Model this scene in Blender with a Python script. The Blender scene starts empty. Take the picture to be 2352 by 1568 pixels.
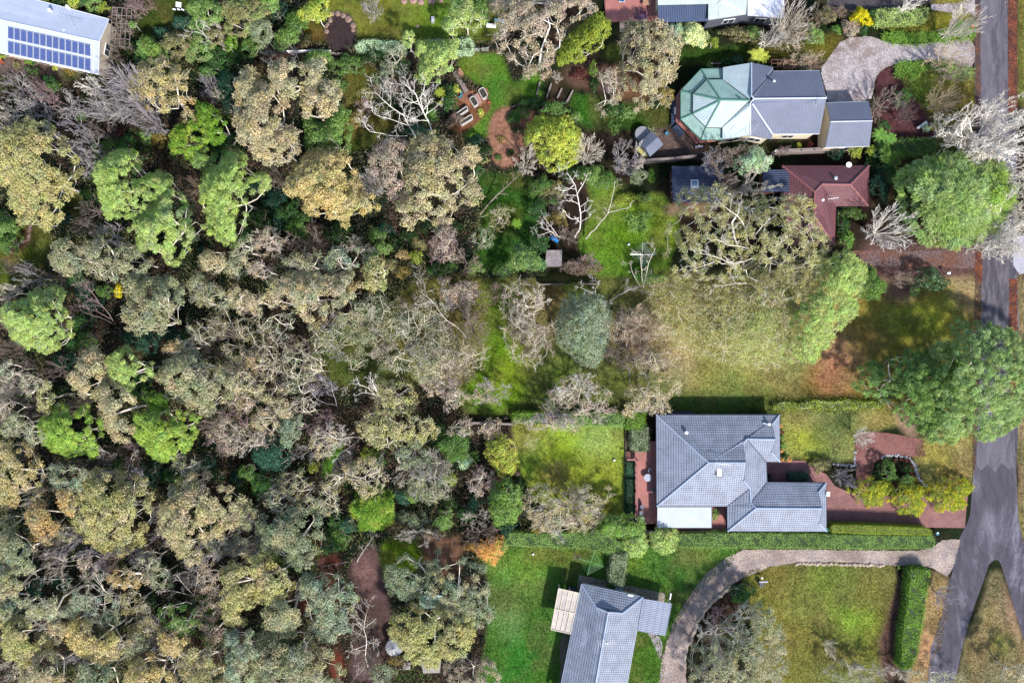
import bpy, math, random
import numpy as np
from mathutils import Vector

# ------------------------------------------------------------------ camera, sky, sun, exposure
H = 105.0            # camera height above the ground (m)
S = 0.06             # metres per photo unit on the ground (photo units: 2352 x 1568)
sc = bpy.context.scene
cam_d = bpy.data.cameras.new('camera'); cam = bpy.data.objects.new('camera', cam_d)
sc.collection.objects.link(cam); cam.location = (0, 0, H)
cam_d.sensor_width = 36; cam_d.lens = 36 * H / (2352 * S); cam_d.clip_end = 2000; cam_d.clip_start = 1
sc.camera = cam
SUN_EL, SUN_AZ = math.radians(46), math.radians(151)      # azimuth clockwise from +Y
sunv = Vector((math.sin(SUN_AZ) * math.cos(SUN_EL), math.cos(SUN_AZ) * math.cos(SUN_EL), math.sin(SUN_EL)))
w = bpy.data.worlds.new('World'); sc.world = w; w.use_nodes = True
nt = w.node_tree; sky = nt.nodes.new('ShaderNodeTexSky'); sky.sky_type = 'NISHITA'; sky.sun_disc = False
sky.sun_elevation = SUN_EL; sky.sun_rotation = SUN_AZ
bg = nt.nodes['Background']; bg.inputs['Strength'].default_value = 0.125
nt.links.new(sky.outputs[0], bg.inputs['Color'])
sd = bpy.data.lights.new('sun', 'SUN'); sd.energy = 3.6; sd.angle = math.radians(3.0); sd.color = (1, .95, .87)
sun = bpy.data.objects.new('sun', sd); sc.collection.objects.link(sun)
sun.rotation_euler = sunv.to_track_quat('Z', 'Y').to_euler(); sun.location = (30, -60, 80)
sc.view_settings.view_transform = 'Standard'; sc.view_settings.look = 'None'
sc.view_settings.exposure = 1.0; sc.view_settings.gamma = 1
sc.cycles.max_bounces = 5; sc.cycles.diffuse_bounces = 3; sc.cycles.transmission_bounces = 3

C = sc.collection
RNG = np.random.default_rng(11)
random.seed(5)

def at(px, py, z=0.0):
    k = (H - z) / H
    return ((px - 1176) * S * k, (784 - py) * S * k, z)
def tile(i, j):      # photo detail windows used while measuring
    ox, oy = (0, 587.8, 1175.6, 1763.4)[i], (0, 391.6, 784, 1175.6)[j]
    return lambda x, y: (ox + x / 4, oy + y / 4)
def lin(r, g, b, k=1.0):
    f = lambda c: (c / 255 / 12.92) if c / 255 <= .04045 else ((c / 255 + .055) / 1.055) ** 2.4
    return (f(r) * k, f(g) * k, f(b) * k)

# ------------------------------------------------------------------ materials
MATS = {}
def newmat(name):
    m = bpy.data.materials.new(name); m.use_nodes = True
    return m, m.node_tree, m.node_tree.nodes['Principled BSDF']
def N(t, typ, **kw):
    n = t.nodes.new(typ)
    for k, v in kw.items():
        if k in n.inputs: n.inputs[k].default_value = v
        else: setattr(n, k, v)
    return n
def plain(name, col, rough=.7, metal=0.0, noise=.15, scale=3.0, bump=0.0):
    """plain coloured surface with uneven, slightly dirty colour"""
    key = (name, col, rough, metal, noise, scale, bump)
    if key in MATS: return MATS[key]
    m, t, b = newmat(name)
    tc = N(t, 'ShaderNodeTexCoord'); nz = N(t, 'ShaderNodeTexNoise', Scale=scale, Detail=6.0, Roughness=.65)
    t.links.new(tc.outputs['Object'], nz.inputs['Vector'])
    mp = N(t, 'ShaderNodeMapRange'); mp.inputs[1].default_value = .25; mp.inputs[2].default_value = .75
    mp.inputs[3].default_value = 1 - noise; mp.inputs[4].default_value = 1 + noise
    t.links.new(nz.outputs[0], mp.inputs[0])
    mx = N(t, 'ShaderNodeMix', data_type='RGBA', blend_type='MULTIPLY'); mx.inputs[0].default_value = 1
    mx.inputs[6].default_value = (*col, 1); t.links.new(mp.outputs[0], mx.inputs[7])
    t.links.new(mx.outputs[2], b.inputs['Base Color'])
    b.inputs['Roughness'].default_value = rough; b.inputs['Metallic'].default_value = metal
    if bump:
        bp = N(t, 'ShaderNodeBump', Strength=bump, Distance=.05); t.links.new(nz.outputs[0], bp.inputs['Height'])
        t.links.new(bp.outputs[0], b.inputs['Normal'])
    MATS[key] = m
    return m

def roofmat(name, col, du, dv, dark=.45, wu=.25, wv=.18, rough=.5, metal=0.0, dirt=.18, bump=.6, spec=.4):
    """UV in metres: u along the eave, v up the slope. du/dv = width of a tile and of a course (0 = none)"""
    key = ('roof', name)
    if key in MATS: return MATS[key]
    m, t, b = newmat(name)
    uv = N(t, 'ShaderNodeUVMap', uv_map='UVMap'); sp = N(t, 'ShaderNodeSeparateXYZ')
    t.links.new(uv.outputs[0], sp.inputs[0])
    lines = []
    def stripe(axis, d, w_):
        a = N(t, 'ShaderNodeMath', operation='DIVIDE'); t.links.new(sp.outputs[axis], a.inputs[0]); a.inputs[1].default_value = d
        f = N(t, 'ShaderNodeMath', operation='FRACT'); t.links.new(a.outputs[0], f.inputs[0])
        p = N(t, 'ShaderNodeMath', operation='PINGPONG'); t.links.new(f.outputs[0], p.inputs[0]); p.inputs[1].default_value = .5
        r = N(t, 'ShaderNodeMapRange', interpolation_type='SMOOTHSTEP'); t.links.new(p.outputs[0], r.inputs[0])
        r.inputs[1].default_value = 0; r.inputs[2].default_value = w_; r.inputs[3].default_value = 0; r.inputs[4].default_value = 1
        lines.append(r.outputs[0])
    if du: stripe(0, du, wu)
    if dv: stripe(1, dv, wv)
    h = lines[0]
    if len(lines) > 1:
        mm = N(t, 'ShaderNodeMath', operation='MULTIPLY'); t.links.new(lines[0], mm.inputs[0]); t.links.new(lines[1], mm.inputs[1]); h = mm.outputs[0]
    nz = N(t, 'ShaderNodeTexNoise', Scale=.7, Detail=8.0, Roughness=.7); tc = N(t, 'ShaderNodeTexCoord')
    t.links.new(tc.outputs['Object'], nz.inputs['Vector'])
    mp = N(t, 'ShaderNodeMapRange'); mp.inputs[1].default_value = .3; mp.inputs[2].default_value = .7
    mp.inputs[3].default_value = 1 - dirt; mp.inputs[4].default_value = 1 + dirt
    t.links.new(nz.outputs[0], mp.inputs[0])
    m2 = N(t, 'ShaderNodeMapRange'); t.links.new(h, m2.inputs[0]); m2.inputs[3].default_value = dark; m2.inputs[4].default_value = 1
    ml = N(t, 'ShaderNodeMath', operation='MULTIPLY'); t.links.new(mp.outputs[0], ml.inputs[0]); t.links.new(m2.outputs[0], ml.inputs[1])
    mx = N(t, 'ShaderNodeMix', data_type='RGBA', blend_type='MULTIPLY'); mx.inputs[0].default_value = 1
    mx.inputs[6].default_value = (*col, 1); t.links.new(ml.outputs[0], mx.inputs[7])
    t.links.new(mx.outputs[2], b.inputs['Base Color'])
    b.inputs['Roughness'].default_value = rough; b.inputs['Metallic'].default_value = metal
    b.inputs['Specular IOR Level'].default_value = spec
    bp = N(t, 'ShaderNodeBump', Strength=bump, Distance=.03); t.links.new(h, bp.inputs['Height'])
    t.links.new(bp.outputs[0], b.inputs['Normal'])
    MATS[key] = m
    return m

def leafmat(name, trans=.25, gloss=False):
    """leaf colour = the object's own colour x the variation stored per leaf"""
    if name in MATS: return MATS[name]
    m, t, b = newmat(name)
    a = N(t, 'ShaderNodeAttribute', attribute_name='Col'); oi = N(t, 'ShaderNodeObjectInfo')
    mx = N(t, 'ShaderNodeMix', data_type='RGBA', blend_type='MULTIPLY'); mx.inputs[0].default_value = 1
    t.links.new(a.outputs['Color'], mx.inputs[6]); t.links.new(oi.outputs['Color'], mx.inputs[7])
    out = t.nodes['Material Output']
    if gloss:
        b.inputs['Roughness'].default_value = .35; t.links.new(mx.outputs[2], b.inputs['Base Color'])
    else:
        t.nodes.remove(b)
        d = N(t, 'ShaderNodeBsdfDiffuse'); tr = N(t, 'ShaderNodeBsdfTranslucent'); ms = N(t, 'ShaderNodeMixShader'); ms.inputs[0].default_value = trans
        t.links.new(mx.outputs[2], d.inputs[0]); t.links.new(mx.outputs[2], tr.inputs[0])
        t.links.new(d.outputs[0], ms.inputs[1]); t.links.new(tr.outputs[0], ms.inputs[2]); t.links.new(ms.outputs[0], out.inputs[0])
    MATS[name] = m
    return m
def barkmat():
    if 'bark' in MATS: return MATS['bark']
    m, t, b = newmat('bark')
    oi = N(t, 'ShaderNodeObjectInfo'); tc = N(t, 'ShaderNodeTexCoord'); nz = N(t, 'ShaderNodeTexNoise', Scale=1.7, Detail=5.0)
    t.links.new(tc.outputs['Object'], nz.inputs['Vector'])
    mp = N(t, 'ShaderNodeMapRange'); mp.inputs[1].default_value = .3; mp.inputs[2].default_value = .7; mp.inputs[3].default_value = .6; mp.inputs[4].default_value = 1.2
    t.links.new(nz.outputs[0], mp.inputs[0])
    mx = N(t, 'ShaderNodeMix', data_type='RGBA', blend_type='MULTIPLY'); mx.inputs[0].default_value = 1
    t.links.new(oi.outputs['Color'], mx.inputs[6]); t.links.new(mp.outputs[0], mx.inputs[7])
    t.links.new(mx.outputs[2], b.inputs['Base Color']); b.inputs['Roughness'].default_value = .9
    b.inputs['Specular IOR Level'].default_value = .1
    MATS['bark'] = m
    return m

# ------------------------------------------------------------------ mesh helpers
def np_mesh(name, V, F, col=None):
    """V (n,3), F (m,k) all faces with k corners, col (m,3) colour per face"""
    me = bpy.data.meshes.new(name); V = np.asarray(V, np.float32); F = np.asarray(F, np.int32)
    me.vertices.add(len(V)); me.vertices.foreach_set('co', V.ravel())
    k = F.shape[1]; me.loops.add(F.size); me.loops.foreach_set('vertex_index', F.ravel())
    me.polygons.add(len(F)); me.polygons.foreach_set('loop_start', np.arange(0, F.size, k, dtype=np.int32))
    me.polygons.foreach_set('loop_total', np.full(len(F), k, np.int32))
    me.update(calc_edges=True)
    if col is not None:
        a = me.attributes.new('Col', 'FLOAT_COLOR', 'FACE')
        c = np.ones((len(F), 4), np.float32); c[:, :3] = col; a.data.foreach_set('color', c.ravel())
    return me

class MB:
    """collects boxes, prisms, tubes and faces; build() links them as one mesh object"""
    def __init__(s): s.v = []; s.f = []; s.uv = {}
    def face(s, pts, uv=None):
        i = len(s.v); s.v += [tuple(p) for p in pts]; s.f.append(tuple(range(i, i + len(pts))))
        if uv: s.uv[len(s.f) - 1] = uv
        return s
    def hexa(s, b, t):     # bottom 4, top 4 (counter-clockwise seen from above)
        i = len(s.v); s.v += [tuple(p) for p in b] + [tuple(p) for p in t]; n = len(b)
        s.f.append(tuple(i + n - 1 - k for k in range(n))); s.f.append(tuple(i + n + k for k in range(n)))
        for k in range(n): q = (k + 1) % n; s.f.append((i + k, i + q, i + n + q, i + n + k))
        return s
    def prism(s, pts, z0, z1):
        a = sum(pts[k][0] * pts[(k + 1) % len(pts)][1] - pts[(k + 1) % len(pts)][0] * pts[k][1] for k in range(len(pts)))
        if a < 0: pts = pts[::-1]
        return s.hexa([(p[0], p[1], z0) for p in pts], [(p[0], p[1], z1) for p in pts])
    def box(s, c, d, rot=0.0):
        ca, sa = math.cos(rot), math.sin(rot); x, y, z = d[0] / 2, d[1] / 2, d[2] / 2
        P = [(c[0] + u * ca - v * sa, c[1] + u * sa + v * ca) for u, v in ((-x, -y), (x, -y), (x, y), (-x, y))]
        return s.hexa([(p[0], p[1], c[2] - z) for p in P], [(p[0], p[1], c[2] + z) for p in P])
    def tube(s, p, q, r, r2=None, n=8, cap=True):
        p, q = Vector(p), Vector(q); r2 = r if r2 is None else r2
        d = (q - p).normalized(); a = d.orthogonal().normalized(); b = d.cross(a)
        i = len(s.v)
        for o, R in ((p, r), (q, r2)):
            for k in range(n):
                an = 2 * math.pi * k / n; s.v.append(tuple(o + a * math.cos(an) * R + b * math.sin(an) * R))
        for k in range(n): m = (k + 1) % n; s.f.append((i + k, i + m, i + n + m, i + n + k))
        if cap: s.f.append(tuple(i + n - 1 - k for k in range(n))); s.f.append(tuple(i + n + k for k in range(n)))
        return s
    def path(s, pts, r, n=6):
        for a, b in zip(pts, pts[1:]): s.tube(a, b, r, n=n)
        return s
    def lathe(s, c, prof, n=20):   # prof: (radius, z)
        i = len(s.v)
        for R, z in prof:
            for k in range(n): an = 2 * math.pi * k / n; s.v.append((c[0] + R * math.cos(an), c[1] + R * math.sin(an), c[2] + z))
        for j in range(len(prof) - 1):
            for k in range(n): m = (k + 1) % n; s.f.append((i + j * n + k, i + j * n + m, i + (j + 1) * n + m, i + (j + 1) * n + k))
        if prof[-1][0] > 1e-4: s.f.append(tuple(i + (len(prof) - 1) * n + k for k in range(n)))
        return s
    def build(s, name, mat, parent=None, origin=None, smooth=False):
        me = bpy.data.meshes.new(name)
        o0 = Vector(origin) if origin is not None else (parent.matrix_basis.translation.copy() if parent is not None else Vector((0, 0, 0)))
        if parent is not None and parent.parent is not None and origin is None: o0 = parent['_w'] if '_w' in parent else o0
        me.from_pydata([tuple(Vector(v) - Vector(o0)) for v in s.v], [], s.f)
        if s.uv:
            ul = me.uv_layers.new(name='UVMap')
            for fi, uv in s.uv.items():
                p = me.polygons[fi]
                for li, c in zip(p.loop_indices, uv): ul.data[li].uv = c
        if smooth:
            for p in me.polygons: p.use_smooth = True
        me.validate()
        me.materials.append(mat)
        o = bpy.data.objects.new(name, me); C.objects.link(o)
        if parent is not None: o.parent = parent
        elif origin is not None: o.location = o0
        return o

def tag(o, label=None, cat=None, group=None, kind=None):
    if label: o['label'] = label
    if cat: o['category'] = cat
    if group: o['group'] = group
    if kind: o['kind'] = kind
    return o
def thing(name, loc, label, cat, group=None):
    o = bpy.data.objects.new(name, None); C.objects.link(o); o.location = loc; o.empty_display_size = .3
    return tag(o, label, cat, group)
_b = MB.build
def _build(s, name, mat, parent=None, origin=None, smooth=False):
    if parent is not None:
        top = parent
        while top.parent is not None: top = top.parent
        o = _b(s, name, mat, None, origin=tuple(top.location), smooth=smooth)
        o.location = (0, 0, 0); o.parent = parent
        return o
    return _b(s, name, mat, None, origin=origin, smooth=smooth)
MB.build = _build
def mono(mb, name, mat, label, cat, group=None, loc=None, smooth=False):     # a thing that is one mesh
    loc = loc if loc is not None else tuple(np.min(np.array(mb.v), 0) * .5 + np.max(np.array(mb.v), 0) * .5 * np.array([1, 1, 0]) + np.min(np.array(mb.v), 0) * np.array([0, 0, .5]))
    return tag(mb.build(name, mat, None, origin=loc, smooth=smooth), label, cat, group)

def smooth_poly(p, it=2):
    for _ in range(it):
        q = []
        for a, b in zip(p, p[1:] + p[:1]):
            q += [(a[0] * .75 + b[0] * .25, a[1] * .75 + b[1] * .25), (a[0] * .25 + b[0] * .75, a[1] * .25 + b[1] * .75)]
        p = q
    return p
def smooth_line(p, it=2):
    for _ in range(it):
        q = [p[0]]
        for a, b in zip(p, p[1:]):
            q += [(a[0] * .75 + b[0] * .25, a[1] * .75 + b[1] * .25), (a[0] * .25 + b[0] * .75, a[1] * .25 + b[1] * .75)]
        p = q + [p[-1]]
    return p
def inside(poly, X, Y):
    r = np.zeros(X.shape, bool); n = len(poly)
    for i in range(n):
        x0, y0 = poly[i]; x1, y1 = poly[(i + 1) % n]
        if y0 == y1: continue
        c = ((y0 > Y) != (y1 > Y)) & (X < (x1 - x0) * (Y - y0) / (y1 - y0) + x0)
        r ^= c
    return r
def sheet(name, pts, z, mat, smooth=0, label=None, rag=0.0):
    if smooth: pts = smooth_poly(pts, smooth)
    if rag:
        q = []
        for a, b in zip(pts, pts[1:] + pts[:1]):
            L = math.hypot(b[0] - a[0], b[1] - a[1]); n = max(1, int(L / 5))
            for k in range(n):
                t_ = k / n; q.append((a[0] + (b[0] - a[0]) * t_ + random.uniform(-rag, rag), a[1] + (b[1] - a[1]) * t_ + random.uniform(-rag, rag)))
        pts = q
    P = [at(*p) for p in pts]; a = sum(P[k][0] * P[(k + 1) % len(P)][1] - P[(k + 1) % len(P)][0] * P[k][1] for k in range(len(P)))
    if a < 0: P = P[::-1]
    c = (sum(p[0] for p in P) / len(P), sum(p[1] for p in P) / len(P), z)
    mb = MB(); mb.face([(p[0], p[1], z) for p in P])
    o = mb.build(name, mat, None, origin=c); o['kind'] = 'structure'
    if label: o['label'] = label
    return o
# ------------------------------------------------------------------ ground and lawns (one fine sheet, split by cover)
def vnoise(nx, ny, cell, seed, octv=4):
    r = np.random.default_rng(seed); out = np.zeros((ny, nx)); amp = 1; tot = 0
    for o in range(octv):
        c = max(1.0, cell / 2 ** o); gx, gy = int(nx / c) + 3, int(ny / c) + 3
        g = r.random((gy, gx)); x = np.arange(nx) / c; y = np.arange(ny) / c
        xi = x.astype(int); yi = y.astype(int); fx = x - xi; fy = (y - yi)[:, None]
        fx = fx * fx * (3 - 2 * fx); fy = fy * fy * (3 - 2 * fy)
        a = g[yi][:, xi] * (1 - fx) + g[yi][:, xi + 1] * fx; b = g[yi + 1][:, xi] * (1 - fx) + g[yi + 1][:, xi + 1] * fx
        out += amp * (a * (1 - fy) + b * fy); tot += amp; amp *= .55
    return out / tot
def blur(a, r):
    if r < 1: return a
    for ax in (0, 1):
        for _ in range(2):
            p = np.pad(a, [(r + 1, r) if k == ax else (0, 0) for k in (0, 1)], mode='edge'); c = np.cumsum(p, axis=ax)
            a = (np.take(c, range(2 * r + 1, c.shape[ax]), ax) - np.take(c, range(0, c.shape[ax] - 2 * r - 1), ax)) / (2 * r + 1)
    return a
GS = 4.0; GX0, GY0 = -160, -160; NX, NY = 669, 473
gx = GX0 + np.arange(NX) * GS; gy = GY0 + np.arange(NY) * GS; GX, GY = np.meshgrid(gx, gy)
n_big = vnoise(NX, NY, 40, 1); n_mid = vnoise(NX, NY, 12, 2); n_fine = vnoise(NX, NY, 4, 3, 2); n_pix = np.random.default_rng(4).random((NY, NX))
GK = .61
G = np.zeros((NY, NX, 3)); a0 = np.array(lin(50, 40, 33, GK)); a1 = np.array(lin(36, 47, 26, GK)); a2 = np.array(lin(74, 57, 47, GK))  # litter tones darkened to paint in shade between the crowns
k1 = np.clip((n_big - .45) * 6, 0, 1)[..., None]; k2 = np.clip((n_mid - .55) * 6, 0, 1)[..., None]
G[:] = a0; G = G * (1 - k1) + a1 * k1; G = G * (1 - k2 * .7) + a2 * k2 * .7
GRASS = np.zeros((NY, NX)); SHRUBBY = np.clip(1.0 - 0 * GX, 0, 1)
def ell(cx, cy, rx, ry, rot=0):
    r = math.radians(rot); return [(cx + rx * math.cos(a) * math.cos(r) - ry * math.sin(a) * math.sin(r), cy + rx * math.cos(a) * math.sin(r) + ry * math.sin(a) * math.cos(r)) for a in np.linspace(0, 2 * math.pi, 24)[:-1]]
def paint(poly, col, soft=3, st=1.0, rag=.35, grass=None, seed=None):
    global G, GRASS, SHRUBBY
    m = inside(poly, GX, GY).astype(float); m = blur(m, int(soft))
    if rag: m = np.clip((m - .5) * 1.6 + .5 + (n_mid - .5) * rag * 2, 0, 1) * np.clip(m * 8, 0, 1)
    m = (m * st)[..., None]; G = G * (1 - m) + np.array(lin(*col, GK)) * m
    if grass is not None:
        GRASS = GRASS * (1 - m[..., 0]) + grass * m[..., 0]; SHRUBBY = SHRUBBY * (1 - m[..., 0])
    return m
def lawn(poly, col, soft=3, st=1.0): return paint(poly, col, soft, st, grass=1)
def bare(poly, col, soft=2, st=1.0): return paint(poly, col, soft, st, grass=0)
t00, t10, t20, t30 = tile(0,0), tile(1,0), tile(2,0), tile(3,0)
t01, t11, t21, t31 = tile(0,1), tile(1,1), tile(2,1), tile(3,1)
t02, t12, t22, t32 = tile(0,2), tile(1,2), tile(2,2), tile(3,2)
t03, t13, t23, t33 = tile(0,3), tile(1,3), tile(2,3), tile(3,3)
DK = (58, 88, 34); LG = (92, 130, 46); BR = (150, 172, 44); OL = (118, 122, 56); TN = (168, 150, 104); OC = (166, 128, 74); RB = (150, 98, 72); DP = (44, 104, 38)
lawn([(318,20),(350,-20),(440,-20),(425,40),(385,62),(340,95),(312,85)], (66,84,34))  # shade on this lawn is put into its dark green
lawn([(735,-30),(1160,-30),(1160,95),(1000,92),(960,100),(830,100),(815,60),(780,25),(745,45)], (120,130,52))
lawn(ell(960,10,90,25), (150,160,70), 8, .7); lawn(ell(1000,45,85,32), (104,146,34), 10); lawn(ell(860,80,60,25), (88,92,44), 8, .8)
lawn(ell(720,70,30,22), (124,112,46), 4); bare([(745,60),(755,38),(780,26),(805,34),(818,60),(815,100),(790,118),(760,112),(748,90)], (66,54,56), 1); bare(ell(730,85,26,14),(120,88,48),4)
bare([(590,108),(690,104),(760,120),(830,122),(800,140),(700,128),(640,140),(590,130)], (78,58,50), 3)
lawn([(780,165),(860,150),(870,180),(840,215),(850,250),(900,265),(930,285),(860,320),(800,350),(780,300),(800,230)], (104,102,46), 3)
lawn(ell(830,195,34,28), (88,100,44), 5, .7); lawn([(800,330),(850,290),(900,275),(890,300),(830,345),(805,352)], (62,92,34), 3)
lawn([(1046,130),(1150,125),(1180,190),(1240,165),(1245,230),(1140,245),(1125,290),(1120,318),(1060,322),(1062,300),(1125,250),(1130,215),(1090,190),(1055,160)], (96,134,44), 2)
lawn(ell(1075,150,30,24), (138,136,58), 6, .8); lawn(ell(1150,205,36,28), (62,122,40), 7, .9); lawn(ell(1205,215,36,36), (58,124,34), 7, .8)
bare(ell(1114,165,18,16),(118,108,72),4,.6)
bare([(1040,215),(1080,205),(1125,235),(1128,250),(1100,280),(1062,310),(1035,300)], (120,82,58), 1)
bare([(1130,262),(1160,248),(1215,240),(1235,262),(1215,300),(1190,375),(1150,390),(1128,350),(1122,300)], (150,108,88), 2)
bare(ell(1158,345,24,40), (162,118,98), 3)
lawn([(1310,215),(1390,220),(1390,240),(1470,240),(1540,235),(1545,160),(1560,110),(1760,100),(1765,140),(1560,150),(1550,200),(1540,290),(1470,300),(1360,300),(1310,230)], DK, 2)  # dark green carries the shade round the octagonal house
lawn(ell(1410,120,32,16), (84,108,34), 4); lawn(ell(1345,255,26,45,-30), (62,118,34), 6); lawn(ell(1490,270,45,26), (66,98,32), 6, .8)
bare([(1400,165),(1415,148),(1500,150),(1500,230),(1420,226),(1400,200)], (112,82,60), 3); bare([(1290,170),(1330,150),(1400,150),(1395,215),(1312,200)], (100,76,64), 3)
bare([(1455,300),(1560,290),(1620,330),(1600,365),(1470,370),(1450,330)], (108,90,84), 3)
lawn([(1090,395),(1215,400),(1235,430),(1230,480),(1240,545),(1230,600),(1200,625),(1080,620),(1100,560),(1110,480)], (58,96,36), 3)
lawn(ell(1165,470,34,55), (56,112,40), 8, .8)
lawn([(1350,400),(1400,395),(1440,470),(1510,440),(1545,470),(1560,520),(1530,640),(1360,640),(1330,560),(1360,470)], (106,142,42), 2)
lawn(ell(1400,470,34,60,10), (126,150,66), 7, .8); lawn(ell(1420,540,48,36), (100,148,30), 8, .9); lawn(ell(1530,520,22,60), (142,148,48), 6, .8); lawn(ell(1475,590,40,34), (64,100,34), 6, .8)
bare([(1520,470),(1620,462),(1650,490),(1560,500),(1525,490)], (130,108,84), 2)
# the long open block in the middle
lawn([(960,640),(1260,636),(1500,640),(2000,640),(2245,640),(2245,950),(1800,940),(1500,945),(1060,950),(1040,880),(720,880),(700,790),(900,700)], (116,120,62), 4)
lawn(ell(820,830,110,45), (72,92,42), 9, .9); lawn(ell(900,730,60,40), (96,96,52), 8, .8); lawn(ell(1000,740,70,60), (116,106,72), 8, .8)
lawn([(1110,640),(1165,650),(1180,760),(1190,860),(1210,940),(1090,945),(1060,900),(1110,830),(1120,760)], (104,144,30), 6)
lawn(ell(1165,860,40,70), (140,164,40), 9, .8); lawn(ell(1255,850,60,50), (112,138,40), 9, .8); lawn(ell(1245,910,55,30), (62,100,34), 7)
lawn(ell(1400,900,70,40), (104,120,44), 8, .8); lawn(ell(1250,720,80,70), (120,108,74), 8, .7)
lawn(ell(1480,770,90,70), (172,148,124), 9, .85); lawn([(1500,640),(1960,640),(1990,760),(1880,900),(1560,900),(1480,800)], (164,152,92), 8)
lawn(ell(1690,800,140,70), (174,166,92), 12, .8); lawn(ell(1750,700,120,50), (160,150,84), 8, .7); lawn(ell(1640,850,90,45), (146,152,76), 10, .8)
lawn([(1540,905),(1790,905),(1790,950),(1530,950)], (66,112,44), 6, .9)  # darker strip paints the house's cast shadow into the grass
lawn([(1960,690),(2120,660),(2245,640),(2245,760),(2100,800),(1990,930),(1830,900),(1850,830),(1920,740)], (156,138,62), 6)
lawn(ell(1925,830,66,76), (196,142,108), 9, .95); lawn(ell(1890,880,60,34), (170,112,84), 8, .8); lawn(ell(1990,790,46,44), (164,134,70), 8); lawn(ell(2090,735,64,50), (158,160,50), 9, .9); lawn(ell(2050,690,40,20), (150,138,60), 6, .7); bare(ell(2205,620,30,14), (176,112,84), 3, .8); lawn(ell(1700,890,120,16), (110,138,62), 7, .7); lawn(ell(1560,830,50,60), (188,164,130), 9, .6)
bare([(2030,636),(2120,640),(2100,690),(2050,700),(2020,660)], (126,96,84), 5)
lawn(ell(2195,690,45,50), (150,150,64), 6, .8); lawn([(2170,610),(2245,615),(2245,760),(2200,700),(2175,650)], (190,158,112), 5, .9); lawn(ell(2160,740,40,34), (144,158,52), 7, .9)
bare([(1930,905),(2010,910),(2060,935),(2040,945),(1920,925)], (92,52,40), 4)
# back lawn and front garden of the blue tiled house
lawn([(1178,972),(1437,975),(1437,1178),(1400,1200),(1230,1150),(1190,1080)], (158,176,66), 1)
lawn(ell(1370,1010,60,40), (176,188,104), 9, .8); lawn(ell(1290,1030,50,34), (164,190,36), 8, .9); lawn(ell(1215,1070,30,36), (124,164,48), 6, .9); lawn(ell(1370,1100,60,50), (160,172,50), 8, .8)
lawn(ell(1275,1090,30,30), (164,150,90), 5, .7); lawn(ell(1200,1010,24,34), (168,150,74), 6, .7); lawn(ell(1400,1150,45,34), (128,142,46), 7, .7)
lawn([(1792,945),(2050,945),(2090,975),(1970,990),(1962,1060),(1900,1055),(1850,1045),(1800,1055)], (150,156,86), 2)
lawn(ell(1860,1005,50,42), (172,188,44), 10, .95); lawn(ell(1850,965,60,14), (176,164,110), 5, .8); lawn(ell(2000,965,50,16), (176,158,104), 5, .8); lawn(ell(1935,1040,28,22), (128,134,84), 6, .8)
lawn([(2100,1010),(2240,985),(2236,1100),(2205,1160),(2130,1130),(2108,1080)], (160,154,88), 3); lawn(ell(2150,1060,24,24), (150,160,52), 7, .8); lawn(ell(2215,1060,16,60), (190,170,132), 5, .8)
lawn(ell(2120,1110,22,22), (140,128,52), 5, .8)
bare([(2040,950),(2080,950),(2120,1005),(2080,998)], (172,140,118), 3)
# lawns round the bottom house
lawn([(1115,1255),(1430,1252),(1700,1255),(1680,1290),(1600,1360),(1560,1420),(1520,1500),(1516,1600),(1090,1600),(1110,1500),(1125,1400)], (92,132,52), 2)
lawn(ell(1200,1320,60,50), (112,152,60), 10, .8); lawn(ell(1210,1520,70,60), (52,124,40), 9, .85); lawn(ell(1165,1400,45,70), (122,146,84), 9, .7); lawn(ell(1330,1320,60,45), (60,110,40), 9, .8)
lawn(ell(1450,1300,24,20), (150,150,40), 6, .8); lawn(ell(1540,1330,60,40), (70,112,44), 9, .8); lawn(ell(1600,1275,60,20), (138,136,64), 6, .8); lawn(ell(1490,1520,40,60), (74,112,34), 8, .8)
lawn(ell(1130,1290,30,30), (150,160,80), 7,.6); lawn(ell(1275,1270,90,14), (150,170,66), 5, .7)
lawn([(870,1245),(950,1230),(975,1280),(945,1320),(885,1330),(865,1290)], (120,156,36), 3)
bare([(955,1225),(1075,1225),(1060,1290),(1030,1350),(990,1340),(975,1280)], (118,88,70), 4); bare([(800,1290),(870,1230),(880,1330),(900,1400),(870,1568),(800,1568),(810,1450),(825,1380)], (96,74,74), 3)
bare(ell(850,1450,50,80), (84,66,60), 6, .8)
bare(ell(835,1310,26,50), (128,96,92), 5, .9)
for e in ((745,1245,10,40),(760,1285,34,14),(690,1380,24,12),(700,1400,10,24),(775,1530,18,50),(655,1370,14,14),(640,1300,20,10)): bare(ell(*e), (116,58,44), 3, .8)
lawn([(1700,1310),(1760,1300),(2045,1295),(2060,1340),(2040,1430),(2030,1568),(1740,1600),(1730,1400)], (136,138,66), 3)
lawn(ell(1905,1330,60,28), (140,160,52), 8, .8); lawn(ell(1960,1420,56,66), (138,170,60), 11, .9); lawn(ell(1850,1400,36,50), (128,146,80), 8, .7); lawn(ell(1830,1520,50,40), (130,138,54), 8, .8)
bare(ell(1805,1470,22,60), (112,92,60), 6, .5); bare(ell(1930,1510,46,24), (108,84,58), 6, .6); bare(ell(1790,1350,26,30),(116,104,70),6,.6)
lawn(ell(2035,1370,16,60), (132,126,78), 6, .8)
bare([(2040,1400),(2075,1310),(2092,1300),(2066,1545),(2020,1568),(2015,1470)], (98,72,64), 3)
lawn([(2130,1305),(2190,1330),(2180,1400),(2135,1568),(2085,1600),(2100,1450)], (176,152,108), 3); lawn(ell(2150,1335,20,14), (150,140,60), 4, .8); bare(ell(2125,1480,18,60), (178,128,98), 4, .7)
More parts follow.
